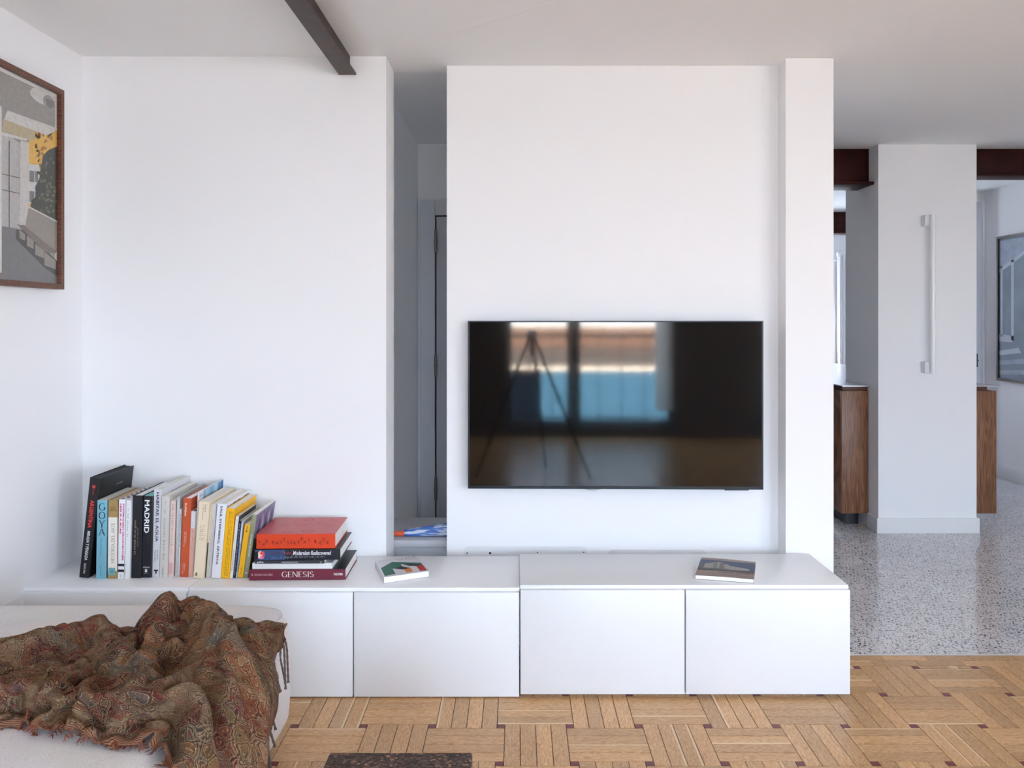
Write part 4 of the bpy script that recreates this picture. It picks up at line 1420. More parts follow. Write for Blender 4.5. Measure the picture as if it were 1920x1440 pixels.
for k in range(12):
    for r_ in range(2):
        if (k + r_) % 2: continue
        y0 = .012 + k * .018
        poly(bm, [(-t * (.9 - .4 * r_), y0, h + .0004), (-t * (.5 - .4 * r_), y0, h + .0004), (-t * (.5 - .4 * r_), y0 + .016, h + .0004), (-t * (.9 - .4 * r_), y0 + .016, h + .0004)])
fin(bm, 'edge_pattern', ink(K_), b)
standing('slim white book with faint grey print beside the magenta titled book', 233.3, 242.7, 1086, 236.6, 938.5, .22, (232, 232, 232), [
    ('xxxx', 'down', .54, .90, .38, .55, (120, 120, 126), 'scr'), ('xx', 'down', .06, .20, .2, .3, (120, 120, 126), 'scr')], hard=False)
b, t, h, d = standing('thick black book with faded gold title reading upwards', 243.2, 264.0, 1084.3, 245.6, 929.5, .262, (27, 28, 34), [
    ('La mirada de un genio', 'up', .29, .70, .20, .46, (176, 160, 132), 'reg'), ('Salvador Dalí 1904-1989', 'up', .38, .61, .54, .67, (140, 128, 108), 'reg')], pages=(226, 226, 226))
side_print(b, t, [(.01, 0), (.0125, 0), (.0125, h), (.01, h)], (12, 12, 15), 1, 'hinge_shade')  # hinge shade painted as a flat darker strip
standing('black book with big white condensed title and teal page edge', 264.7, 282.6, 1083.5, 268.3, 930.5, .24, (26, 26, 34), [
    ('MADRID', 'down', .548, .952, .16, .70, WT, 'bold'), ('', 'flat', .118, .135, .12, .86, (150, 150, 156), 'rect'),
    ('', 'flat', .066, .104, .36, .60, (230, 230, 230), 'rect'), ('xx', 'flat', .048, .058, .28, .72, (190, 190, 190), 'scr')], pages=(120, 190, 190), hard=False)
b, t, h, d = standing('pale grey linen book with navy capital title, tallest of the light ones', 283.2, 298.7, 1082, 286.8, 917.7, .28, (212, 211, 214), [
    ('HABITAR EL AGUA', 'down', .40, .965, .34, .74, (28, 36, 72), 'bold'), ('Ana Amado', 'down', .195, .310, .60, .80, (40, 46, 80), 'reg'),
    ('Andrés Patiño', 'down', .172, .310, .28, .48, (40, 46, 80), 'reg'), ('', 'flat', .066, .082, .26, .82, (28, 36, 72), 'rect'),
    ('', 'flat', .036, .078, .44, .62, (28, 36, 72), 'rect')])
side_text(b, 'xxxxxxxxxx', .085, .235, h - .030, h - .022, (44, 48, 66), 'scr')
b, t, h, d = standing('grey cream book with thin serif title reading upwards', 298.9, 313.2, 1082.5, 303.1, 931, .268, (206, 202, 194), [
    ('THE HOME UPGRADE', 'up', .21, .735, .34, .60, (92, 90, 86), 'serifthin'), ('gestalten', 'up', .03, .125, .32, .52, (80, 78, 74), 'reg'),
    ('xx', 'up', .79, .93, .42, .56, (110, 108, 104), 'scr')])
side_text(b, 'xxxxxxxxx', .10, .25, h - .030, h - .017, (96, 90, 82), 'scr')
b, t, h, d = standing('small pale pink book with long serif title and rose foot label', 315.5, 324.8, 1081, 320, 939.5, .19, (228, 204, 196), [
    ('THE FETISH IN VOGUE', 'down', .39, .962, .30, .66, (110, 84, 76), 'serifthin'), ('IDEAS', 'down', .285, .365, .34, .60, (120, 94, 86), 'serifthin'),
    ('', 'flat', .03, .185, .06, .94, (226, 180, 178), 'rect'), ('xxx', 'down', .04, .17, .30, .42, (130, 80, 90), 'scr'), ('xxx', 'down', .04, .17, .54, .66, (130, 80, 90), 'scr')], hard=False)
standing('thin light grey book with white vertical title next to the pink one', 327.8, 333.4, 1080.5, 331.9, 932, .26, (190, 190, 190), [
    ('ALBERTO CAMPO BAEZA', 'down', .50, .935, .25, .72, (232, 232, 232), 'reg'), ('', 'flat', .055, .066, .36, .62, (120, 140, 50), 'rect')], pages=(196, 190, 180))
standing('thin white paperback with bold black title against the orange book', 333.7, 336.9, 1080.5, 337.2, 955, .20, (230, 230, 230), [
    ('EL OJO DEL FOTÓGRAFO', 'up', .44, .93, .2, .82, (24, 24, 26), 'bold')], hard=False)
b, t, h, d = standing('bright orange book with white lettering', 337.1, 351.6, 1082.3, 344, 935, .24, (196, 84, 44), [
    ('Architizer', 'down', .768, .945, .24, .52, (240, 224, 212), 'bold'), ("THE WORLD'S", 'down', .43, .575, .50, .62, (240, 210, 196), 'reg'),
    ('BEST ARCHITECTURE', 'down', .382, .575, .30, .42, (240, 210, 196), 'reg'), ('TWENTY', 'down', .085, .18, .50, .62, (240, 210, 196), 'reg'),
    ('TWENTY-ONE', 'down', .04, .18, .30, .42, (240, 210, 196), 'reg')], pages=(240, 238, 236))
side_text(b, 'xxx', .012, .045, h - .035, h - .03, (240, 210, 196), 'scr')
standing('short book with white top and salmon lower spine beside the orange one', 352, 361.2, 1081.5, 356.7, 959, .165, (236, 234, 236), [
    ('', 'flat', .0, .74, .0, 1.0, (230, 180, 162), 'rect'), ('xxx', 'down', .42, .72, .5, .66, (150, 96, 88), 'scr'), ('x', 'down', .76, .84, .4, .52, (150, 150, 160), 'scr')],
    pages=(110, 40, 44))
b, t, h, d = standing('tall thin white book with blue watercolour cover behind the cream book', 361.7, 364.9, 1079.5, 368.2, 923, .272, (228, 230, 236), [], hard=False)
side_print(b, t, [(.045, h * .55), (d, h * .55), (d, h - .001), (.045, h - .001)], (150, 182, 204), 1, noise=.12)
for k, (a_, w__, c) in enumerate(((.07, .02, (176, 202, 218)), (.115, .03, (126, 166, 194)), (.165, .025, (176, 206, 222)), (.20, .02, (84, 138, 182)), (.225, .03, (44, 106, 164)))):
    side_print(b, t, [(a_, h * .55), (min(d, a_ + w__), h * .55), (min(d, a_ + w__), h - .003), (a_, h - .003)], c, 2)
side_text(b, 'xx', .008, .035, h - .022, h - .006, (110, 112, 120), 'scr')
CRM = (236, 218, 188)
standing('thick cream book with small brown print and a script mark at its foot', 362.2, 381.6, 1085, 372.8, 941.8, .275, CRM, [
    ('Katsura', 'down', .865, .965, .62, .78, (120, 98, 74), 'reg'), ('la villa imperiale', 'down', .765, .965, .40, .54, (120, 98, 74), 'reg'),
    ('xx', 'flat', .56, .695, .30, .86, (140, 118, 92), 'scr', 6), ('xx', 'flat', .50, .535, .30, .80, (140, 118, 92), 'scr', 2),
    ('&', 'flat', .03, .075, .14, .40, (50, 40, 34), 'ital')], pages=(226, 220, 212))
b, t, h, d = standing('narrow cream and black book squeezed beside the thick cream one', 381.9, 385.1, 1083, 392.6, 944.5, .20, (232, 214, 184), [
    ('', 'flat', 0, .47, 0, 1, (34, 34, 38), 'rect'), ('x', 'down', .90, .98, .3, .8, (40, 40, 40), 'scr')], hard=False)
standing('light grey book with two columns of tiny print before the white artist book', 385.5, 395.4, 1082.5, 396.3, 945.7, .268, (216, 214, 210), [
    ('xxxxxxx', 'down', .17, .80, .36, .48, (120, 118, 118), 'scr'), ('xxxxx', 'down', .42, .80, .64, .74, (130, 128, 128), 'scr')], hard=False)
b, t, h, d = standing('white book with black hand drawn capitals down its spine', 396, 413.2, 1084.8, 407.5, 945.7, .27, (232, 232, 238), [
    ('SAUL STEINBERG, ARTISTA', 'down', .18, .972, .34, .60, (26, 26, 30), 'bold')])
side_text(b, 'SAUL STEINBERG, ARTISTA', .012, .262, h - .030, h - .010, (26, 26, 30))
b, t, h, d = standing('yellow book covered with lines of black capitals', 413.6, 429.4, 1084.8, 424.7, 954.4, .255, (246, 184, 16), [
    ('ESTE ES EL LIBRO CUENTO QUE ACOMPAÑA A LA EXPOSICION DE BRUNO MUNARI', 'down', .035, .955, .76, .86, (60, 44, 10), 'reg'),
    ('xxxxxxxxxxxxxxxxxx', 'down', .035, .955, .57, .67, (60, 44, 10), 'scr'),
    ('xxxxxxxxxxxxxxxxxx', 'down', .035, .955, .39, .49, (60, 44, 10), 'scr')], pages=(232, 232, 232))
b, t, h, d = standing('thin white book with pale grey title and dark cover by the yellow book', 430.3, 436.3, 1084.3, 442, 968.3, .20, (226, 224, 218), [
    ('TSUNDOCONCORI', 'down', .12, .47, .30, .66, (140, 138, 132), 'reg')], hard=False, pages=(222, 200, 170))
side_print(b, t, [(.0, 0), (d, 0), (d, h), (.0, h)], (62, 68, 76), 1, noise=.3)
standing('thin navy book with white small print', 436.6, 440.7, 1084, 448.3, 976.5, .20, (34, 40, 58), [
    ('xxxxxxxxxxx', 'down', .06, .95, .34, .70, (206, 210, 218), 'scr'), ('', 'flat', .60, .64, .3, .75, (60, 150, 220), 'rect')], hard=False)
standing('thin blue and white book between the navy and small yellow ones', 441, 444.7, 1083.4, 451.5, 977, .19, (196, 206, 218), [
    ('', 'flat', .1, .6, .1, .9, (128, 142, 172), 'rect'), ('', 'flat', .65, .95, .1, .9, (214, 222, 232), 'rect')], hard=False)
b, t, h, d = standing('small yellow book with black letters near the top, leaning on the green one', 445, 455.3, 1084, 459, 984.5, .17, (238, 178, 28), [
    ('PH', 'down', .895, .965, .36, .64, (60, 44, 10), 'reg'), ('xx', 'down', .845, .86, .4, .6, (60, 44, 10), 'scr'),
    ('xxx', 'down', .05, .20, .44, .58, (70, 50, 12), 'scr')], hard=False)
bm = bmesh.new()
poly(bm, [(-t * .5 + .0024 * math.cos(k * .52), -.0008, h * .878 + .0030 * math.sin(k * .52)) for k in range(12)])
fin(bm, 'emblem', ink((40, 28, 10)), b)
b, t, h, d = standing('sage green book with white bold title leaning against the stacked books', 455.9, 464.9, 1084, 472.5, 965.6, .235, (150, 152, 122), [
    ('ASTURIAS INDUSTRIAL', 'down', .325, .69, .36, .66, (232, 232, 226), 'bold'), ('xxxx', 'down', .155, .31, .40, .58, (206, 206, 196), 'scr')], hard=False, pages=(230, 228, 224))
side_print(b, t, [(.0, 0), (d, 0), (d, h), (.0, h)], (136, 124, 156), 1, noise=.3)
side_print(b, t, [(.0, .0), (d, .0), (d, h * .55), (d * .7, h * .5), (d * .4, h * .57), (0, h * .62)], (84, 66, 54), 2, noise=.4)
for k in range(5):
    side_print(b, t, [(.03 + k * .04, h * .70), (.045 + k * .04, h * .62), (.055 + k * .04, h * .80), (.05 + k * .04, h * .95), (.035 + k * .04, h * .86)], (196, 182, 196) if k % 2 else (92, 84, 118), 3)
bm = bmesh.new()
poly(bm, [(-t * .5 + .0028 * math.cos(k * .52), -.0008, h * .075 + .0036 * math.sin(k * .52)) for k in range(12)])
fin(bm, 'emblem', ink((226, 226, 220)), b)


# --- lying books -------------------------------------------------------------------
LYG = 'books stacked flat beside the standing row'
def lying(label, xl, xr, yfl, yfr, z0, th, dep, cover, texts=(), pages=(232, 230, 226), group=LYG, spine_front=True, top=None, hard=True, dy=0.0):
    """spine (or page edge) faces the room; xl, xr, yfl, yfr: photo pixels of its lower front corners"""
    Dl, Dr = (H - z0) * F / (yfl - 600), (H - z0) * F / (yfr - 600)
    D = max(Dl, Dr)
    a = Vector(((xl - 970) * Dl / F, Dl)); c = Vector(((xr - 970) * Dr / F, Dr))
    L = (c - a).length
    rz = math.atan2(c.y - a.y, c.x - a.x)
    b = thing('book', label, 'book', (a.x, a.y, z0), (0, 0, rz), group)
    ct = .0022 if hard else .0007
    cm = cov(cover) if not isinstance(cover, bpy.types.Material) else cover
    bm = bmesh.new()
    if spine_front:
        prism(bm, [(0, .001, .001), (0, 0, .003), (0, 0, th - .003), (0, .001, th - .001), (0, .003, th), (0, dep, th), (0, dep, th - ct), (0, .004, th - ct), (0, .004, ct), (0, dep, ct), (0, dep, 0), (0, .003, 0)], (L, 0, 0))
        fin(bm, 'cover', [cm, top or cm], b)
        if top:
            me = b.children[0].data
            for p in me.polygons:
                if p.normal.z > .7 and p.center.z > th * .8: p.material_index = 1
    else:
        box(bm, 0, L, 0, dep, th - ct, th); box(bm, 0, L, 0, dep, 0, ct)
        box(bm, 0, ct, 0, dep, ct, th - ct)
        fin(bm, 'cover', cm, b)
    bm = bmesh.new()
    sq = .003 if hard else .0004
    box(bm, sq, L - sq, .0045 if spine_front else .001, dep - sq, ct + .0002, th - ct - .0002)
    fin(bm, 'pages', paper(pages), b)
    for s in texts:
        # reuse letter(): its spine runs along z, so turn it
        o = letter(b, L, th, s)
        for v in o.data.vertices:
            v.co.x += L
    return b, L, dep


MAR = (110, 32, 52)
g, L, dd = lying('maroon book with white serif title lying at the bottom of the stack', 467, 647.5, 1088.8, 1087.4, ZT + .0004, .0415, .25, MAR, [
    ('GENESIS', 'flat', .28, .80, .338, .672, (232, 222, 214), 'serif'), ('SEBASTIÃO SALGADO'.replace('Ã', 'A'), 'flat', .43, .62, .022, .245, (226, 200, 200), 'serif'),
    ('TASCHEN', 'flat', .42, .64, .876, .972, (236, 228, 226), 'bold')], top=cov((26, 26, 28)))
o = bpy.data.objects.new('lettering', bpy.data.meshes.new('lettering'))
z = ZT + .0419
lying('white paged book with pale cover under the slim dark magazine', 473, 623, 1067.0, 1066.4, z + .0002, .0215, .225, (226, 226, 222), [], hard=False, spine_front=False, pages=(232, 232, 228))
z += .0219
lying('slim dark grey magazine with white lettering in the stack', 478, 608, 1057.5, 1057, z + .0002, .0128, .22, (52, 54, 60), [
    ('gráffica', 'flat', .18, .80, .03, .125, (226, 226, 226), 'bold'), ('INTELIGENCIA ARTIFICIAL', 'flat', .32, .66, .385, .625, (206, 206, 206), 'bold'),
    ('21', 'flat', .3, .7, .935, .965, (200, 200, 200), 'reg')], hard=False)
z += .0132
b, L, dd = lying('dark blue and black book with white italic title below the red one', 476.5, 638, 1051, 1049.8, z + .0002, .0410, .24, (26, 28, 38), [
    ('', 'flat', 0.04, .96, .01, .36, (50, 76, 116), 'rect'), ('Modernism Rediscovered', 'flat', .46, .84, .45, .895, (236, 236, 238), 'ital'),
    ('Julius Shulman', 'flat', .46, .82, .195, .43, (150, 44, 60), 'bold'),
    ('xxxxxxxxxxxxx', 'flat', .26, .34, .20, .82, (196, 200, 206), 'scr'), ('xxxxx', 'flat', .12, .20, .20, .40, (196, 200, 206), 'scr')], top=cov((24, 24, 27)))
def blob(b, L, th, pts, rgb, lay):
    bm = bmesh.new()
    poly(bm, [(p[0] * L, -.0007 - lay * .0002, p[1] * th) for p in pts])
    return fin(bm, 'cover_print', ink(rgb), b)
ell = lambda cx_, cz_, rx, rz: [(cx_ + rx * math.cos(k * .45), cz_ + rz * math.sin(k * .45)) for k in range(14)]
blob(b, L, .041, ell(.025, .42, .028, .36), (14, 14, 16), 1)
blob(b, L, .041, ell(.075, .60, .030, .28), (236, 190, 160), 2)
blob(b, L, .041, ell(.110, .55, .014, .30), (226, 70, 120), 3)
blob(b, L, .041, ell(.085, .68, .012, .14), (226, 60, 56), 4)
blob(b, L, .041, ell(.080, .26, .036, .12), (236, 120, 160), 3)
blob(b, L, .041, ell(.060, .40, .012, .16), (240, 236, 230), 5)
for k in range(26):
    r_ = random.Random(k)
    blob(b, L, .041, ell(r_.uniform(.28, .72), r_.uniform(.04, .96), r_.uniform(.0015, .004), r_.uniform(.01, .05)), random.Random(k + 40).choice([(226, 200, 160), (200, 90, 60), (150, 180, 220), (236, 236, 236)]), 6)
z += .0414
b, L, dd = lying('thick red photography book with scattered letters on top of the stack', 481, 628.5, 1029.8, 1028.6, z + .0002, .0555, .255, (220, 68, 28), [], top=cov((184, 62, 66), .35))
jl = [('T', .035, .42), ('H', .088, .34), ('E', .130, .56), ('P', .212, .42), ('H', .262, .38), ('O', .312, .48), ('T', .352, .62), ('O', .396, .42), ('G', .443, .46), ('R', .486, .40),
      ('A', .532, .48), ('P', .576, .66), ('H', .612, .46), ('Y', .664, .58), ('B', .748, .50), ('O', .812, .40), ('O', .852, .60), ('K', .908, .42)]
for c_, fx, fz_ in jl:
    o = letter(b, L, .0555, (c_, 'flat', fz_ - .11, fz_ + .11, fx - .012, fx + .014, (104, 30, 22), 'bold'))
    for v in o.data.vertices: v.co.x += L
bm = bmesh.new()
r_ = random.Random(9)
for c_, fx, fz_ in jl:
    if r_.random() < .7:
        x0, x1, z0_, z1_ = (fx - .026) * L, (fx + .026) * L, (fz_ - .2) * .0555, (fz_ + .22) * .0555
        e = .0003
        for q_ in ((x0, x1, z1_ - e, z1_), (x0, x1, z0_, z0_ + e), (x0, x0 + e, z0_, z1_), (x1 - e, x1, z0_, z1_)):
            poly(bm, [(q_[0], -.0009, q_[2]), (q_[1], -.0009, q_[2]), (q_[1], -.0009, q_[3]), (q_[0], -.0009, q_[3])])
fin(bm, 'letter_frames', ink((160, 46, 26)), b)
bm = bmesh.new()
for k, (fx, fy, rr_) in enumerate(((.5, .84, .018), (.47, .5, .018), (.72, .62, .016), (.84, .45, .015), (.24, .55, .014), (.36, .72, .013), (.62, .15, .02), (.36, .1, .018), (.86, .84, .014))):
    for j in range(16):
        a0, a1 = j * math.pi / 8, (j + 1) * math.pi / 8
        if k % 3 == 2 and j < 6: continue
        poly(bm, [(fx * L + r1 * math.cos(an), fy * dd + r1 * math.sin(an), .0555 + .0004) for r1, an in ((rr_, a0), (rr_, a1), (rr_ * .78, a1), (rr_ * .78, a0))])
fin(bm, 'lettering', ink((158, 52, 56)), b)


# --- the two single books on the bench -----------------------------------------------
def on_plane(px, py, z):
    D = (H - z) * F / (py - 600)
    return Vector(((px - 970) * D / F, D, z))
def slab_book(label, corners, z0, th, cover, pages, art, sag=0.0):
    """corners: photo pixels of the top face, back-left, back-right, front-right, front-left"""
    z1 = z0 + th
    C = [on_plane(x, y, z1) for x, y in corners]
    ce = sum(C, Vector()) / 4
    b = thing('book', label, 'book', (ce.x, ce.y, z0))
    off = Vector((ce.x, ce.y, z0))
    bm = bmesh.new()
    n = 8
    def grid(z_fn, nz):
        rows = []
        for i in range(n + 1):
            row = []
            for j in range(n + 1):
                u, v_ = i / n, j / n
                p = C[0] * (1 - u) * (1 - v_) + C[1] * u * (1 - v_) + C[2] * u * v_ + C[3] * (1 - u) * v_
                row.append(bm.verts.new((p.x - off.x, p.y - off.y, z_fn(u, v_))))
            rows.append(row)
        for i in range(n):
            for j in range(n):
                bm.faces.new((rows[i][j], rows[i][j + 1], rows[i + 1][j + 1], rows[i + 1][j]))
        return rows
    zt_ = lambda u, v_: th - .0008 + sag * math.sin(math.pi * u) * .7
    grid(lambda u, v_: zt_(u, v_) + .0008, 1); grid(zt_, 1)
    grid(lambda u, v_: .0002, 1); grid(lambda u, v_: .001, 1)
    # spine strip on the left
    L_ = [C[0] * (1 - k / 8) + C[3] * (k / 8) for k in range(9)]
    for p, q_ in zip(L_, L_[1:]):
        poly(bm, [(p.x - off.x, p.y - off.y, .0002), (q_.x - off.x, q_.y - off.y, .0002), (q_.x - off.x, q_.y - off.y, th), (p.x - off.x, p.y - off.y, th)])
    fin(bm, 'cover', cov(cover), b)
    bm = bmesh.new()
    Ci = [ce + (c - ce) * .988 for c in C]; Ci = [Vector((c.x, c.y, z1)) for c in Ci]
    top_, bot_ = [], []
    n2 = 8
    def row(v0, v1):
        return [v0 * (1 - k / n2) + v1 * (k / n2) for k in range(n2 + 1)]
    bk, ft = row(Ci[0], Ci[1]), row(Ci[3], Ci[2])
    V = lambda p, z: bm.verts.new((p.x - off.x, p.y - off.y, z))
    tb = [V(p, zt_(k / n2, 0) - .0002) for k, p in enumerate(bk)]; tf = [V(p, zt_(k / n2, 0) - .0002) for k, p in enumerate(ft)]
    bb = [V(p, .0012) for p in bk]; bf = [V(p, .0012) for p in ft]
    for k in range(n2):
        bm.faces.new((tb[k], tb[k + 1], tf[k + 1], tf[k])); bm.faces.new((bb[k], bf[k], bf[k + 1], bb[k + 1]))
        bm.faces.new((tf[k], tf[k + 1], bf[k + 1], bf[k])); bm.faces.new((tb[k + 1], tb[k], bb[k], bb[k + 1]))
    bm.faces.new((tb[0], tf[0], bf[0], bb[0])); bm.faces.new((tb[-1], bb[-1], bf[-1], tf[-1]))
    fin(bm, 'pages', paper(pages), b)
    for k, (nm, rgb, pts) in enumerate(art):
        bm = bmesh.new()
        w_ = [on_plane(x, y, z1 + sag * .8 + .0003 + k * .00012) for x, y in pts]
        f_ = poly(bm, [(p.x - off.x, p.y - off.y, p.z - off.z) for p in w_])
        bmesh.ops.triangulate(bm, faces=bm.faces[:])
        fin(bm, nm, ink(rgb), b)
    return b, off, z1


k6 = lambda *ps: [(690 + x / 14.77, 1030 + y / 14.77) for x, y in ps]
GRN = (40, 104, 88)
wb, off, z1 = slab_book('white paperback with green, black, orange and red shapes lying on the TV bench', k6((190, 330), (1370, 180), (1690, 592), (438, 770)), ZT + .0004, .0238, (216, 214, 218), (240, 240, 242), [
    ('cover_print', GRN, k6((355, 520), (665, 348), (1465, 372), (1500, 416), (905, 408), (985, 500), (680, 535), (765, 675), (470, 740))),
    ('cover_print', (30, 32, 40), k6((965, 412), (1505, 416), (1345, 462), (1130, 456))),
    ('cover_print', (30, 32, 40), k6((705, 530), (925, 468), (1170, 514), (1005, 560))),
    ('cover_print', (206, 204, 208), k6((905, 408), (965, 412), (1175, 505), (1168, 512), (935, 465))),
    ('cover_print', (222, 130, 60), k6((1005, 558), (1180, 514), (1245, 608), (1055, 636))),
    ('cover_print', (178, 46, 44), k6((1345, 462), (1510, 420), (1625, 575), (1440, 592)))])
def flat_print(b, off, z, px0, py0, ex, ey, words, lines, rgb, seed, text=None):
    """small print lying on a cover; px0, py0 start, ex along the line, ey up the line (photo pixels)"""
    v, f = sans_mesh(text, .01) if text else scribble_mesh(seed, words, lines)
    u0, u1 = min(p[0] for p in v), max(p[0] for p in v); v0, v1 = min(p[1] for p in v), max(p[1] for p in v)
    pts = []
    for a, c in v:
        a = (a - u0) / (u1 - u0); c = (c - v0) / (v1 - v0)
        p = on_plane(px0 + ex[0] * a + ey[0] * c, py0 + ex[1] * a + ey[1] * c, z)
        pts.append((p.x - off.x, p.y - off.y, p.z - off.z))
    me = bpy.data.meshes.new('lettering'); me.from_pydata(pts, [], f)
    return link('lettering', me, ink(rgb), b)
s6 = 1 / 14.77
for (a_, b_), (ex, ey), (p_, q_), wds, lns, sd in (((305, 340), (240, -52), (-8, -14), 4, 1, 3), ((735, 282), (150, -12), (-3, -12), 2, 1, 5), ((840, 308), (140, -18), (-3, -12), 3, 1, 6),
        ((910, 285), (60, -8), (-25, -46), 2, 3, 7), ((1020, 245), (275, -42), (-8, -12), 3, 1, 8), ((1030, 265), (190, -30), (-8, -12), 3, 1, 9), ((1045, 298), (290, -42), (-8, -12), 4, 1, 10)):
    flat_print(wb, off, z1 + .0006, 690 + a_ * s6, 1030 + b_ * s6, (ex * s6, ey * s6), (p_ * s6, q_ * s6), wds, lns, (80, 80, 88), sd)
k7 = lambda *ps: [(1290 + x / 13.71, 1030 + y / 13.71) for x, y in ps]
BRN = (146, 122, 112)
bb, off, z1 = slab_book('brown paperback with a photo of a ribbed building lying on the TV bench', k7((345, 205), (1740, 325), (1690, 772), (182, 660)), ZT + .0094, .0150, BRN, (242, 242, 244), [
    ('cover_print', (60, 76, 106), k7((332, 250), (1735, 368), (1706, 578), (1300, 560), (265, 452))),
    ('cover_print', (84, 86, 90), k7((300, 360), (420, 365), (700, 470), (1500, 545), (1706, 572), (1700, 612), (250, 498))),
    ('cover_print', (160, 158, 150), k7((436, 358), (640, 340), (760, 322), (900, 335), (925, 375), (1045, 395), (1070, 425), (1575, 510), (1575, 556), (1100, 530), (940, 498), (400, 465))),
    ('cover_print', (128, 124, 116), k7((655, 345), (760, 326), (740, 488), (640, 480))), ('cover_print', (122, 118, 112), k7((820, 340), (900, 338), (940, 380), (930, 490), (800, 486)))] +
    [('cover_print', (186, 184, 174), k7((x, 352 + (x - 440) * .03), (x + 9, 352 + (x - 440) * .03), (x - 14, 462 + (x - 440) * .07), (x - 22, 462 + (x - 440) * .07))) for x in range(450, 650, 28)] +
    [('cover_print', (186, 184, 174), k7((x, 400 + (x - 960) * .19), (x + 8, 400 + (x - 960) * .19), (x - 6, 500 + (x - 960) * .09), (x - 13, 500 + (x - 960) * .09))) for x in range(970, 1560, 34)], .002)
s7 = 1 / 13.71
flat_print(bb, off, z1 + .0022, 1290 + 775 * s7, 1030 + 598 * s7, (820 * s7, 52 * s7), (5 * s7, -34 * s7), 4, 1, (62, 54, 52), 21)
flat_print(bb, off, z1 + .0022, 1290 + 905 * s7, 1030 + 668 * s7, (690 * s7, 46 * s7), (5 * s7, -26 * s7), 7, 1, (104, 90, 84), 22)

